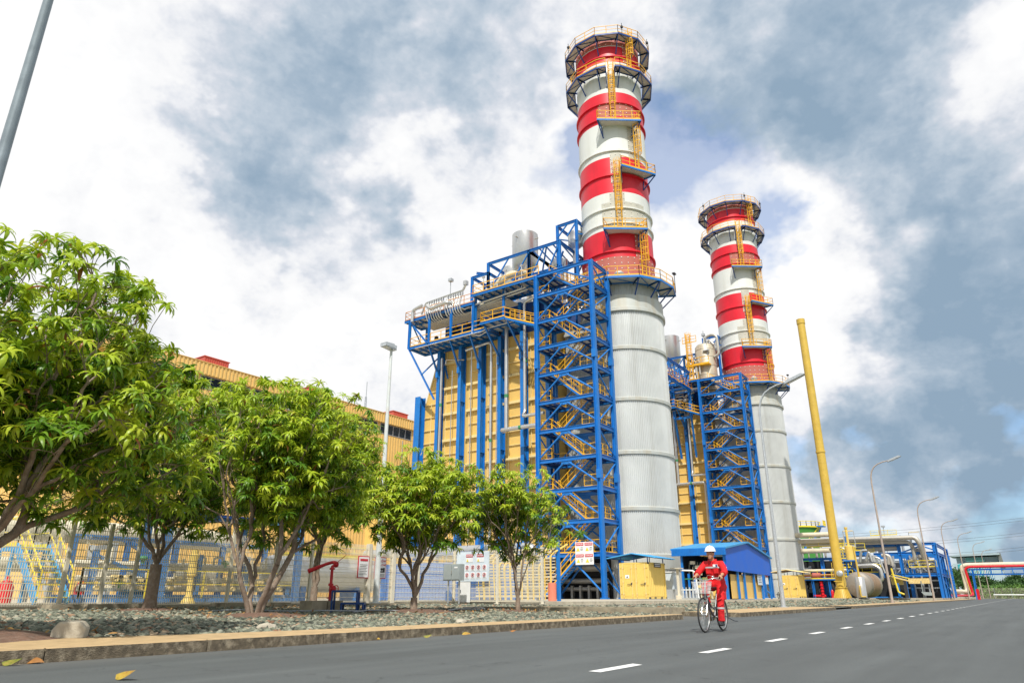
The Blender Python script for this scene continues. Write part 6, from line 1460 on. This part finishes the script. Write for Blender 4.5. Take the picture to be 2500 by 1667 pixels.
c = P3(108,9.92,0)[:2]; g = M(); g.lathe(c, [(0,5.1),(.52,5.2),(.52,7.0),(.4,7.1),(.16,7.12),(.16,9.3),(.22,9.3),(.22,9.5),(0,9.5)], 24); g.build('shell', CONT, o, smooth=True)
g = M()
for s in (-1,1): g.bar((c[0],c[1]+s*.6,.44),(c[0],c[1]+s*.6,5.2),.18); g.bar((c[0],c[1]+s*.6,3.6),(c[0],c[1]-s*.5,5.1),.12)
g.bb(c[0]-.7,c[0]+.7,c[1]-.8,c[1]+.8,5.05,5.2); g.build('stand', BLUE, o)
o = empty('cooler_unit', (118,19,.44), 'silver pipe loops and blue platforms between vent pipe and pipe rack', 'machinery')
g = M(); g.path([(118,21.2,4.8),(118,17.6,4.9),(118,16.9,4.4),(118,16.8,2.8),(118,18.0,2.6)],.3,12,bend=.5); g.path([(118,18.6,5.6),(118,18.0,6.8),(118,17.8,5.4)],.18,8,bend=.2); g.path([(118.5,17.3,6.0),(118.5,16.8,5.9),(118.5,16.4,3.8)],.12,8,bend=.2); g.lathe((119,17.7), [(0,5.3),(.55,5.4),(.55,6.3),(0,6.4)], 20)
g.path([(118,19.4,5.4),(118,19.0,7.0),(118,18.2,7.0)],.2,8,bend=.3); g.bb(119,121,18.2,21,5.2,5.9); g.each('pipe_loop', ALU, o, smooth=True)
g = M(); g.bb(118.5,121,16.8,20.6,3.2,3.9); g.ib((118.4,20.5,.44),(118.4,20.5,4.8),.3,.3,.05); g.bb(119,122,18.8,22.5,6.3,7.0); g.ib((119,21,6.8),(119,21,9.2),.3,.3,.05); g.ib((117.6,14.9,.44),(117.6,14.9,2.4),.3,.3,.05); g.bb(119,121,14.8,21,.44,.6); g.build('platform', BLUE, o)
g = M(); g.rail([(118.4,20.6,3.9),(118.4,16.8,3.9)],w=.07); g.rail([(118.5,22.5,7.0),(118.5,18.5,7.0)],w=.07); g.path([(117,15.3,4.4),(117,14.9,1.2),(117,14.2,.9)],.12,8,bend=.2); g.bar((117,15.4,3.6),(117,13.2,3.0),.14); g.build('handrail', LEMON, o)
g = M(); g.bb(120,124,14.5,22,.44,3.2); g.bb(121,124,16,22,3.2,5.0); g.build('dark_casing', BLACK, o)
g = M(); g.prism([(15.9,3.3),(13.0,2.5),(13.0,2.65),(15.9,3.5)],'x',117.5,119); g.prism([(15.9,3.3),(14.3,2.9),(14.3,2.2),(15.8,2.2)],'x',118.9,119); g.build('canopy', CASEL, o)
for a0,a1,d,z,lab in ((10.15,9.45,112,9.3,'flat lamp panel on a thin frame beside the yellow separator'),(6.0,5.3,131,10.2,'flat lamp panel on a thin frame above the pipe rack')):
    o = empty('area_light', P3(d,(a0+a1)/2,z), lab, 'lamp', 'flat area lights'); p, q = Vector(P3(d,a0,z)), Vector(P3(d,a1,z)); g = M(); g.bar(p.lerp(q,.05),p.lerp(q,.95),.5,.16); g.build('lamp_panel', CREAM, o); g = M(); dz = Vector((0,0,-(z-8.6))) if d > 120 else Vector((0,0,-2.3)); g.bar(p,p+dz,.09); g.bar(q,q+dz,.09); g.bar(p,q,.07); g.build('frame', GALV, o)
o = empty('floodlight_mast', P3(150,7.5,.44), 'thin floodlight mast rising behind the pipe rack', 'lamp post'); c = P3(150,7.5,0); g = M(); g.tube((*c[:2],.4),(*c[:2],12.7),.12,8,.07); g.build('mast', GALV, o); g = M(); g.box((*c[:2],12.8),(.5,.6,.3)); g.build('lamp_head', GALV, o)
# ================================================================ PIPE BRIDGE OVER THE ROAD
o = empty('pipe_bridge', (186,5,0), 'pipe bridge over the road end with one red and one cream pipe on blue trestles', 'pipe bridge')
X = 186.
g = M(); g.path([(X-28,14.6,1.6),(X-6,11.9,1.6),(X,10.4,1.5),(X,10.6,6.7),(X,9.6,7.0),(X,-12,7.0)],.42,14,bend=1.1); g.build('cream_pipe', CREAM, o, smooth=True)
g = M(); g.path([(X-28,13.6,.75),(X-4,10.0,.75),(X-.6,9.5,.8),(X-.6,10.0,6.2),(X-.6,9.2,6.55),(X-.6,-12,6.55)],.24,12,bend=.8); g.build('red_pipe', REDP, o, smooth=True)
g = M(); g.path([(X-.8,9.8,.8),(X-.8,10.35,6.4)],.07,8); g.build('ochre_line', CONT, o)
g = M()
for z in (6.0,5.0): g.ib((X-1,9.4,z),(X-1,-12,z),.25,.3,.05)
for k in range(10): y = 9.2-1.9*k; g.bar((X-1,y,5.0),(X-1,y-.0,6.0),.16); g.bar((X-1,y,5.9),(X+.2,y,6.3),.12)
for y in (8.7,-11): g.ib((X-1,y+.2,0),(X-1,y,6.0),.35,.35,.06,flip=True); g.ib((X+1,y+.2,0),(X+1,y,6.0),.35,.35,.06,flip=True)
g.each('trestle', BLUE, o)
g = M(); g.bb(176,176.5,7.9,8.4,0,2.0); tag(g.build('fire_cabinet', REDP), 'small red fire cabinet beside the pipe bridge trestle', 'cabinet')
# ================================================================ GLASS OFFICE BUILDING
def office():
    X0, Y0, Y1 = 500., 8.6, 32.6
    o = empty('office_building', (512,20,0), 'pale office block with turquoise glass far beyond the pipe bridge', 'building')
    g = M(); g.bb(X0,X0+30,Y0,Y1,0,18.5); g.bb(X0+4,X0+28,Y0+1,Y1-2,18.5,22); g.prism([(Y1-1,22.3),(Y0,22.8),(Y0,23.6),(Y1-5,23.8),(Y1+1,22.6)],'x',X0-2,X0+26); g.build('wall', mat('pale office wall',(.40,.50,.56),.6), o)
    g = M(); g.bb(X0-.3,X0,Y0+9.6,Y1-12.4+10,10,18.0); g.bb(X0-.25,X0-.05,Y1-8,Y1-3.5,14,18.3); g.build('curtain_glass', mat('turquoise glass',(.05,.42,.46),.12,.2), o)
    g = M()
    for k in range(15): y = 13.8+.8*k; g.bb(X0-.6,X0-.3,y,y+.28,2.5 if k < 9 else 10,18.2)
    g.build('white_fins', WHITE, o); g = M(); g.bb(X0-.28,X0-.02,13.6,21,2,18); g.build('fin_glass', mat('blue glass',(.06,.30,.48),.12,.2), o)
    g = M(); g.bb(X0-1.6,X0-.4,11,24,5.5,6.3); g.bb(X0-3,X0-.2,Y0-1,Y0+16,0,6.8); g.build('podium', mat('tan podium wall',(.40,.33,.27),.7), o)
    g = M(); g.bb(X0-.3,X0-.02,Y0+8,Y0+17,19.4,21.6); g.build('upper_glass', mat('green glass',(.08,.25,.24),.15,.2), o)
    g = M(); g.prism([(Y0-.4,23.8),(Y0+1.3,24.0),(Y0+.3,15.5),(Y0-1.2,15.5)],'x',X0-1,X0+4); g.build('roof_blade', mat('dark roof blade',(.16,.17,.16),.6), o)
office()
# ================================================================ FAR TREES, FENCE, WIRES
LF2 = ramp_mat('far foliage', [(0,(.02,.06,.015)),(.5,(.05,.13,.02)),(1,(.12,.23,.04))], .6, trans=.2, noise_s=.5)
def far_tree(x, y, h, r, seed, lab, z0=0):
    rs = np.random.RandomState(seed); o = empty('broadleaf_tree', (x,y,z0), lab, 'tree', 'trees beyond the road end')
    g = M(); g.path([(x,y,z0-.2),(x+.1,y,z0+h*.3),(x,y,z0+h*.6)],.2,7,rs=[.25,.2,.12])
    for k in range(5): a = 1.3*k; g.path([(x,y,z0+h*.35),(x+r*.5*math.cos(a),y+r*.5*math.sin(a),z0+h*.65)],.1,6,rs=[.12,.05])
    g.build('trunk', BARK, o); n = 2200
    cl = rs.normal(size=(14,3)); cl /= np.linalg.norm(cl,axis=1)[:,None]; cl *= rs.uniform(.3,.8,14)[:,None]; cl[:,2] = np.abs(cl[:,2])*.9-.2
    k = rs.randint(0,14,n); p = cl[k]+rs.normal(size=(n,3))*.19; P0 = p*np.array((r,r,h*.42))+np.array((0,0,h*.58)); P0 = P0[P0[:,2]>h*.12]; n = len(P0)
    s = .30*(r/4)**.5; q = rs.normal(size=(n,3,3))*s; P = (P0[:,None,:]+q).reshape(-1,3); F_a = np.arange(n*3).reshape(-1,3)
    arrmesh('crown', P, F_a, LF2, np.repeat(rs.uniform(0,1,n)*.6+k[:n]*0,3), parent=o)
side = ['leftmost','second','third','fourth','fifth','sixth','seventh','eighth','ninth','tenth']
FT = [(225,13.2,7.5,3.6),(236,15.2,9.0,4.0),(300,12.0,8.5,4.0),(330,9.3,7.0,4),(345,5.8,8.0,4.2),(352,2.6,10.5,4.6),(360,-1.0,8.5,4.5),(370,-5.5,8,4.5),(300,6.0,5.5,3.5),(310,.5,5.5,3.5)]
desc = ['dark round tree beside the right end of pipe rack','taller dark tree just behind the pipe rack end','bushy tree under the left part of glass building','low tree under the middle of glass building','mid green tree under the right part of glass building','tallest broad tree right of the glass building','tree at the right picture edge beyond far fence','tree outside the right edge beyond far fence','low bush in front of the glass building podium','low bush beyond the far fence near right edge']
for i,(t,d_) in enumerate(zip(FT,desc)): far_tree(*t, 40+i, d_)
HG = ramp_mat('hedge foliage', [(0,(.03,.08,.015)),(.5,(.07,.16,.02)),(1,(.14,.26,.04))], .7, noise_s=.5)
rs = np.random.RandomState(3); n = 9000; P0 = np.stack([rs.uniform(262,275,n), rs.uniform(-40,16,n), rs.uniform(0,1,n)**.7*3.3*(1+.2*np.sin(rs.uniform(0,1,n)))],-1); P = (P0[:,None,:]+rs.normal(size=(n,3,3))*.3).reshape(-1,3)
tag(arrmesh('hedge', P, np.arange(n*3).reshape(-1,3), HG, np.repeat(rs.uniform(0,1,n),3)), 'long green undergrowth strip behind the far mesh fence', 'hedge', kind='stuff')
rs = np.random.RandomState(5); n = 14000; P0 = np.stack([rs.uniform(600,760,n), rs.uniform(-300,1400,n), 0*rs.uniform(0,1,n)],-1); P0[:,2] = rs.uniform(0,1,n)*(8+3*np.sin(P0[:,1]/17)+2*np.sin(P0[:,1]/7.3)); P = (P0[:,None,:]+rs.normal(size=(n,3,3))*1.6).reshape(-1,3)
tag(arrmesh('far_woodland', P, np.arange(n*3).reshape(-1,3), HG, np.repeat(rs.uniform(0,1,n)*.5,3)), 'distant line of woodland along the horizon', 'woodland', kind='stuff')
o = empty('far_fence', (256,-8,0), 'pale mesh fence with slanting posts across the road end', 'fence')
g = M(); k = 0; y = 12
while y > -40: g.bar((256,y,0),(256,y,2.9),.10); y -= 4.2
g.build('post', GALV, o); g = M()
for z in np.arange(.1,2.9,.3): g.bar((256,12,z),(256,-40,z),.028)
for k in range(150): g.bar((256,12-.35*k,.05),(256,12-.35*k,2.85),.02)
g.build('mesh_panel', CREAMW, o)
g = M(); g.path([(252,8,1.0),(252,-40,.9)],.16,8); tag(g.build('roadside_pipe', WHITE, smooth=True), 'low white pipe running along the far fence foot', 'pipeline')
WIRE = mat('power line', (.10,.11,.12), .6)
for i,(a0,t0,a1,t1,lab) in enumerate(((11.7,.0716,-2.0,.0851,'uppermost pair of power lines crossing the right sky'),(5.1,.0627,-2,.0692,'middle pair of power lines crossing the right sky'),(3.4,.0492,-2,.0543,'lowest pair of power lines crossing the right sky'))):
    g = M(); d = 300
    for s in (0,1):
        p = Vector(P3(d,a0+(5 if i else 1.5),.7+t0*d-(1.2 if i else .2)-s*.9)); q = Vector(P3(d,a1,.7+t1*d-s*.9)); pts = []
        for j in range(11): t = j/10; v = p.lerp(q,t); v.z -= 3.0*4*t*(1-t)*.25; pts.append(tuple(v))
        g.path(pts,.045,5)
    tag(g.build('power_line', WIRE), lab, 'power line', 'overhead power lines')
pylon(315,-26,36,'grey lattice power pylon just outside the right side')
# ================================================================ BICYCLE (local: +x forward, +y rider's left, rear contact at origin)
TYRE = mat('bicycle tyre', (.03,.03,.03), .8); BKF = mat('grey bicycle frame paint', (.16,.165,.17), .3, .5)
bike = empty('bicycle', (0,0,0), 'silver and grey city bicycle with wire front basket ridden by the man in red', 'bicycle')
WR = .335; WB = 1.075
def ringxz(g, cx, cz, R0, r, n=40, m=8, y=0):
    vs = []; fs = []
    for i in range(n):
        t = 2*math.pi*i/n
        for j in range(m):
            p = 2*math.pi*j/m; q = R0+r*math.cos(p); vs.append((cx+q*math.cos(t), y+r*math.sin(p), cz+q*math.sin(t)))
    for i in range(n):
        for j in range(m): fs.append((i*m+j, ((i+1)%n)*m+j, ((i+1)%n)*m+(j+1)%m, i*m+(j+1)%m))
    g.add(vs, fs)
def wheel(cx):
    g = M(); ringxz(g,cx,WR,WR-.017,.017,48,8); w = g.build('tyre', TYRE, bike, smooth=True)
    g = M(); ringxz(g,cx,WR,WR-.040,.011,48,6); g.build('rim', CHROME, bike, smooth=True)
    g = M(); g.tube((cx,-.05,WR),(cx,.05,WR),.018,10)
    for k in range(32):
        a = 2*math.pi*k/32; s = .028 if k%2 else -.028; b = a+(.35 if k%4 < 2 else -.35)
        g.bar((cx+.018*math.cos(a),s,WR+.018*math.sin(a)),(cx+(WR-.045)*math.cos(b),0,WR+(WR-.045)*math.sin(b)),.0035)
    g.build('spokes', CHROME, bike)
wheel(0); wheel(WB)
g = M()
BBp = (.45,0,.29); SEATL = (.21,0,.76); HT0 = (.93,0,.66); HT1 = (.885,0,.84)
g.path([HT0,(.80,0,.54),(.62,0,.37),BBp],.024,10,bend=.1); g.path([(.90,0,.76),(.75,0,.60),(.55,0,.45),(.35,0,.46)],.018,10,bend=.1); g.path([BBp,SEATL],.018,10); g.path([HT0,HT1],.022,10)
for s in (-1,1): g.path([(.43,s*.03,.29),(.2,s*.055,.31),(0,s*.06,WR)],.011,8); g.path([(.27,s*.02,.62),(.1,s*.055,.46),(0,s*.06,WR)],.009,8)
g.build('frame', BKF, bike, smooth=True)
g = M()
for s in (-1,1): g.path([(.935,s*.045,.64),(.99,s*.055,.50),(WB-.03,s*.055,.40),(WB,s*.05,WR)],.0125,8)
g.path([(.935,-.05,.645),(.935,.05,.645)],.016,8); g.path([HT1,(.855,0,.98)],.014,8); g.build('fork', CHROME, bike, smooth=True)
g = M(); g.path([(.66,-.285,1.045),(.76,-.25,1.05),(.83,-.14,1.035),(.86,-.05,1.0),(.86,.05,1.0),(.83,.14,1.035),(.76,.25,1.05),(.66,.285,1.045)],.0125,10,bend=.06); g.tube((.86,0,.96),(.86,0,1.02),.02,10); hb = g.build('handlebar', CHROME, bike, smooth=True)
g = M()
for s in (-1,1): g.tube((.73,s*.263,1.048),(.63,s*.292,1.044),.017,10)
g.build('grip', RUBBER, hb); g = M()
for s in (-1,1): g.path([(.79,s*.22,1.04),(.82,s*.24,1.02),(.74,s*.30,1.01)],.006,6); g.path([(.80,s*.2,1.05),(.9,s*.1,1.12),(.93,0,.95)],.003,5,bend=.05)
g.ball((.80,.16,1.075),.03,12,8,(1,1,.75)); g.build('brake_lever', CHROME, hb, smooth=True)
# wire basket
g = M(); bx0, bx1, by, bz0, bz1 = .93,1.17,.17,.74,.97
def bk(u,v,w): f = .78+.22*w; return (1.05+(u-.5)*(bx1-bx0)*f, (v-.5)*2*by*f, bz0+(bz1-bz0)*w)
for w in (0,.33,.66,1): 
    c = [bk(0,0,w),bk(1,0,w),bk(1,1,w),bk(0,1,w),bk(0,0,w)]
    for a,b in zip(c[:-1],c[1:]): g.bar(a,b,.009 if w == 1 else .005)
for i in range(8):
    t = i/7
    for v in (0,1): g.bar(bk(t,v,0),bk(t,v,1),.005)
    g.bar(bk(t,0,0),bk(t,1,0),.005)
for i in range(10):
    t = i/9
    for u in (0,1): g.bar(bk(u,t,0),bk(u,t,1),.005)
    g.bar(bk(0,t,0),bk(1,t,0),.005)
bs_ = g.build('basket', WHITE, bike)
g = M(); g.box((1.175,0,.88),(.008,.07,.05)); g.build('lamp_plate', CASEL, bs_); g = M(); g.path([(WB,.05,WR),(1.12,.09,.74)],.005,6); g.path([(WB,-.05,WR),(1.12,-.09,.74)],.005,6); g.box((.99,0,.60),(.03,.12,.04)); g.path([(.97,-.06,.62),(1.0,-.065,.55)],.01,6); g.path([(.97,.06,.62),(1.0,.065,.55)],.01,6); g.build('front_brake', CHROME, bike)
g = M(); g.path([(.20,0,.74),(.165,0,.85)],.013,8); g.prism([(.02,.89),(.30,.88),(.40,.87),(.40,.855),(.28,.85),(.10,.84),(.02,.86)],'y',-.035,.035); g.ball((.09,0,.865),.1,14,8,(.95,1.05,.32)); g.build('saddle', BLACK, bike, smooth=True)
g = M(); g.tube((.45,-.07,.29),(.45,.07,.29),.02,10); g.bar((.45,.085,.29),(.455,.085,.125),.018); g.bar((.45,-.085,.29),(.445,-.085,.455),.018); g.tube((.45,-.05,.29),(.45,-.045,.29),.085,24); g.build('crank', CHROME, bike)
g = M(); g.box((.455,.135,.125),(.10,.085,.022)); g.box((.445,-.135,.455),(.10,.085,.022)); g.build('pedal', RUBBER, bike)
g = M(); g.prism([(.55,.29),(.52,.375),(.42,.385),(0,.385),(-.05,.335),(0,.29),(.42,.20),(.52,.21)],'y',-.075,-.062); g.build('chain_guard', mat('worn gold chain guard',(.45,.33,.14),.4,.5), bike)
g = M()
for (cx,a0,a1) in ((0,R(20),R(200)),):
    pts = [(cx+(WR+.012)*math.cos(a0+(a1-a0)*i/14),0,WR+(WR+.012)*math.sin(a0+(a1-a0)*i/14)) for i in range(15)]
    for a,b in zip(pts[:-1],pts[1:]): g.bar(a,b,.045,.004)
g.bar((-.12,-.05,WR+.33),(.18,-.05,WR+.36),.01); g.bar((-.12,.05,WR+.33),(.18,.05,WR+.36),.01); g.bar((-.1,.055,WR+.33),(0,.055,WR),.008); g.bar((-.1,-.055,WR+.33),(0,-.055,WR),.008)
g.build('rear_mudguard', BKF, bike); g = M(); g.path([(.02,.07,.30),(-.10,.22,.20),(-.18,.27,.19)],.009,6); g.build('kickstand', DARK, bike)
# ================================================================ RIDER
def remesh(g, name, mats, parent, vox, it=6, extra=None):
    o = g.build(name, mats[0], None); md = o.modifiers.new('r','REMESH'); md.mode = 'VOXEL'; md.voxel_size = vox; md.use_smooth_shade = True
    sm = o.modifiers.new('s','SMOOTH'); sm.factor = .5; sm.iterations = it
    dg = bpy.context.evaluated_depsgraph_get(); me = bpy.data.meshes.new_from_object(o.evaluated_get(dg)); bpy.data.objects.remove(o)
    me.name = name; me.materials.clear()
    for m in mats: me.materials.append(m)
    q = bpy.data.objects.new(name, me); COL.objects.link(q); q.parent = parent; OFF[q.name_full] = (0,0,0)
    return q
SKIN = mat('tanned skin', (.50,.25,.14), .5, 0, .1, 14); OVER = mat('red work overall', (.62,.008,.012), .8, 0, .2, 9, bump=1., bs=11); REFL = mat('silver reflective tape', (.55,.55,.56), .4, .2)
BOOT = mat('black work boot', (.02,.02,.022), .45); HELM = mat('white hard hat shell', (.80,.81,.82), .25); HAIR = mat('black hair', (.012,.01,.01), .6)
per = empty('person', (0,0,0), 'person in red work overalls, white hard hat and black boots riding the bicycle', 'person')
g = M()
# head, neck, face relief
hc = (.365,0,1.575)
g.ball(hc,.092,20,14,(1.02,.83,1.22)); g.ball((.385,0,1.51),.068,16,10,(1.05,.88,.75)); g.ball((.425,0,1.468),.03,12,8,(1,1.2,.75))
g.path([(.27,0,1.36),(.305,0,1.43),(.335,0,1.50)],.056,14,rs=[.07,.056,.055])
g.path([(.452,0,1.59),(.474,0,1.553),(.462,0,1.540)],.012,8,rs=[.009,.014,.012]); g.ball((.462,0,1.545),.017,10,7,(1,1.2,.7))
g.ball((.452,0,1.508),.022,10,6,(.6,1.3,.35)); g.ball((.450,0,1.497),.020,10,6,(.6,1.2,.35))
for s in (-1,1):
    g.ball((.442,s*.036,1.603),.022,10,6,(.5,1.35,.35)); g.ball((.43,s*.048,1.555),.024,10,6,(.6,.9,.8)); g.ball((.355,s*.079,1.565),.024,10,8,(.7,.35,1.3))
# trunk and limbs under the clothing
def body_limbs(g, e):
    g.path([(.13,0,.90),(.15,0,1.05),(.21,0,1.22),(.26,0,1.38)],.1,14,rs=[.13-e,.12-e,.13-e,.09-e])
    for s in (-1,1):
        g.path([(.24,0,1.36),(.25,s*.16,1.35),(.40,s*.285,1.17),(.53,s*.28,1.125),(.645,s*.272,1.088)],.05,12,rs=[.05,.055,.042,.038,.026])
        k = (.41,.135,.60) if s > 0 else (.53,-.135,.885); a = (.435,.135,.22) if s > 0 else (.43,-.135,.555)
        g.path([(.14,s*.09,.91),k,a],.07,12,rs=[.085,.055,.04])
body_limbs(g, .02)
# hands closed round the grips: palm, four bent fingers, thumb
for s in (-1,1):
    P_ = Vector((.675,s*.278,1.047)); ax = Vector((.10,-s*.029,.004)).normalized(); 
    g.path([(.63,s*.274,1.092),(.665,s*.277,1.082),(.695,s*.272,1.076)],.03,10,rs=[.026,.033,.030])
    for k in range(4):
        c = P_+ax*(.030-.022*k)+Vector((.012,0,0)); L_ = (1,1.08,1.02,.82)[k]; out = Vector((0,s,0))*.0
        nrm = Vector((-s*.28,-1*s,0)).normalized()*-1
        pts = [c+Vector((0,-s*.006,.038)), c+Vector((.0,s*.026,.030))*L_, c+Vector((0,s*.034,.0))*L_, c+Vector((0,s*.020,-.024))*L_, c+Vector((0,-s*.002,-.026))*L_]
        g.path(pts,.0085,8,rs=[.0105,.010,.0095,.009,.0075])
    g.path([(.668,s*.262,1.078),(.70,s*.245,1.062),(.715,s*.246,1.036)],.01,8,rs=[.013,.011,.009])
bd = remesh(g,'body',[SKIN,HAIR],per,.0065,3)
g = M()
for s in (-1,1): g.ball((.452,s*.035,1.586),.0115,8,6,(.5,1.25,.55)); g.ball((.458,s*.036,1.609),.014,8,6,(.5,1.6,.22))
g.build('eyes', HAIR, per, smooth=True)
g = M(); g.ball((.352,0,1.60),.1,18,12,(1.0,.86,1.0)); g.v = [(x,y,max(z,1.575) if x > .38 else max(z,1.54)) for x,y,z in g.v]; g.v = [(min(x,.44),y,z) for x,y,z in g.v]; g.build('hair', HAIR, per, smooth=True)
# overall
g = M()
def loft(g, rows, n=24):
    vs = []
    for x,z,rx,ry in rows:
        for i in range(n):
            t = 2*math.pi*i/n; c_, s_ = math.cos(t), math.sin(t); vs.append((x+rx*abs(c_)**.85*(1 if c_>0 else -1), ry*abs(s_)**.85*(1 if s_>0 else -1), z))
    fs = [(j*n+i,j*n+(i+1)%n,(j+1)*n+(i+1)%n,(j+1)*n+i) for j in range(len(rows)-1) for i in range(n)]
    fs += [tuple(range(n-1,-1,-1)), tuple(range((len(rows)-1)*n,len(rows)*n))]; g.add(vs,fs)
TR = [(.13,.84,.13,.165),(.13,.93,.155,.19),(.145,1.02,.145,.178),(.165,1.08,.145,.178),(.19,1.17,.14,.185),(.225,1.27,.135,.20),(.25,1.34,.115,.195),(.272,1.385,.085,.13),(.29,1.42,.066,.072)]
loft(g, TR)
for s in (-1,1):
    g.path([(.23,s*.10,1.34),(.252,s*.175,1.345),(.33,s*.245,1.255),(.405,s*.295,1.17),(.50,s*.288,1.138),(.515,s*.287,1.132)],.07,14,rs=[.075,.078,.07,.066,.062,.06])
    g.path([(.49,s*.289,1.142),(.525,s*.287,1.13)],.068,14)
g.path([(.12,.10,.90),(.25,.12,.78),(.40,.137,.61),(.425,.138,.45),(.435,.138,.28),(.43,.137,.205)],.08,16,rs=[.115,.098,.080,.070,.066,.074])
g.path([(.12,-.10,.90),(.30,-.12,.915),(.52,-.137,.90),(.50,-.137,.78),(.45,-.137,.64),(.42,-.137,.555)],.08,16,rs=[.115,.102,.078,.072,.066,.072])
# cargo pocket, chest pockets, collar, folds
g.box((.33,.215,.70),(.14,.03,.15)); g.box((.345,.085,1.20),(.03,.105,.11)); g.box((.345,-.085,1.20),(.03,.105,.11))
for s in (-1,1): g.path([(.245,s*.075,1.435),(.33,s*.07,1.425),(.37,s*.028,1.375)],.02,8,rs=[.02,.018,.014])
random.seed(9)
for k in range(7): z = .30+.05*k; a = random.uniform(0,6.28); g.path([(.43+.066*math.cos(a+i*.4),.138+.066*math.sin(a+i*.4),z+.012*i*(-1)**k) for i in range(5)],.012,6)
for z in (.985,1.0): g.path([(.13+.15*math.cos(t),.182*math.sin(t),z+.012*math.sin(3*t)) for t in [2*math.pi*i/20 for i in range(21)]],.012,6)
ov = remesh(g,'overall',[OVER],per,.009,2)
g = M(); n = 28
def band(z0,z1,x,rx,ry,a0,a1,e=.007):
    vs = []
    for i in range(n+1):
        t = a0+(a1-a0)*i/n
        for z in (z0,z1): c_, s_ = math.cos(t), math.sin(t); vs.append((x+(rx+e)*abs(c_)**.85*(1 if c_>0 else -1),(ry+e)*abs(s_)**.85*(1 if s_>0 else -1),z))
    g.add(vs,[(2*i,2*i+2,2*i+3,2*i+1) for i in range(n)])
band(1.262,1.292,.228,.135,.199,-R(80),R(80)); 
for i in range(1):
    g.path([(.43,.138,.475),(.431,.138,.44)],.077,18,caps=False); g.path([(.475,-.137,.725),(.462,-.137,.69)],.077,18,caps=False)
q = g.build('reflective_tape', REFL, per, smooth=True)
g = M(); g.box((.372,.085,1.31),(.012,.10,.055)); g.build('name_patch', WHITE, per); g = M(); g.box((.378,.112,1.31),(.008,.035,.045)); g.build('chest_badge', MB_, per)
g = M(); g.box((.275,.268,1.30),(.07,.02,.075),rz=-.5); g.build('sleeve_patch', mat('violet sleeve patch',(.20,.04,.35),.6), per); g = M(); g.box((.277,.279,1.275),(.06,.008,.022),rz=-.5); g.build('patch_stripe', WHITE, per)
# hard hat
g = M(); rows = []
for i in range(9): a = math.pi/2*i/8; rows.append((.355,1.612+.118*math.sin(a),.128*math.cos(a)+.002,.108*math.cos(a)+.002))
loft(g, rows, 28); loft(g, [(.367,1.600,.150,.117),(.367,1.612,.148,.115)], 28); g.ball((.475,0,1.603),.05,14,6,(1,1.2,.16)); g.path([(.25,0,1.67),(.36,0,1.735),(.46,0,1.68)],.008,6)
hh = remesh(g,'hard_hat',[HELM],per,.006,3)
g = M(); g.box((.462,0,1.665),(.012,.032,.034)); g.build('hat_emblem', MB_, hh)
g = M(); g.path([(.645,.302,1.088),(.646,.27,1.118),(.647,.245,1.09),(.646,.27,1.06),(.645,.302,1.088)],.008,6); g.tube((.645,.272,1.116),(.645,.272,1.126),.02,12); g.build('wrist_watch', DARK, per)
for s,z,nm in ((1,.137,'l'),(-1,.468,'r')):
    g = M(); y = s*.138; x = .45
    g.path([(x-.02,y,z+.11),(x-.035,y,z+.05),(x-.02,y,z+.035)],.045,12,rs=[.052,.05,.045]); g.ball((x-.045,y,z+.035),.05,12,8,(1,.85,.75)); g.ball((x+.04,y,z+.035),.055,14,8,(1.5,.8,.65)); g.ball((x+.10,y,z+.03),.045,14,8,(1.1,.95,.62)); g.box((x+.025,y,z+.004),(.24,.085,.022))
    remesh(g,'boot',[BOOT],per,.007,2)
rz = math.pi
for o in (bike, per): o.location = (15.80,5.49,0.002); o.rotation_euler = (0,0,rz)
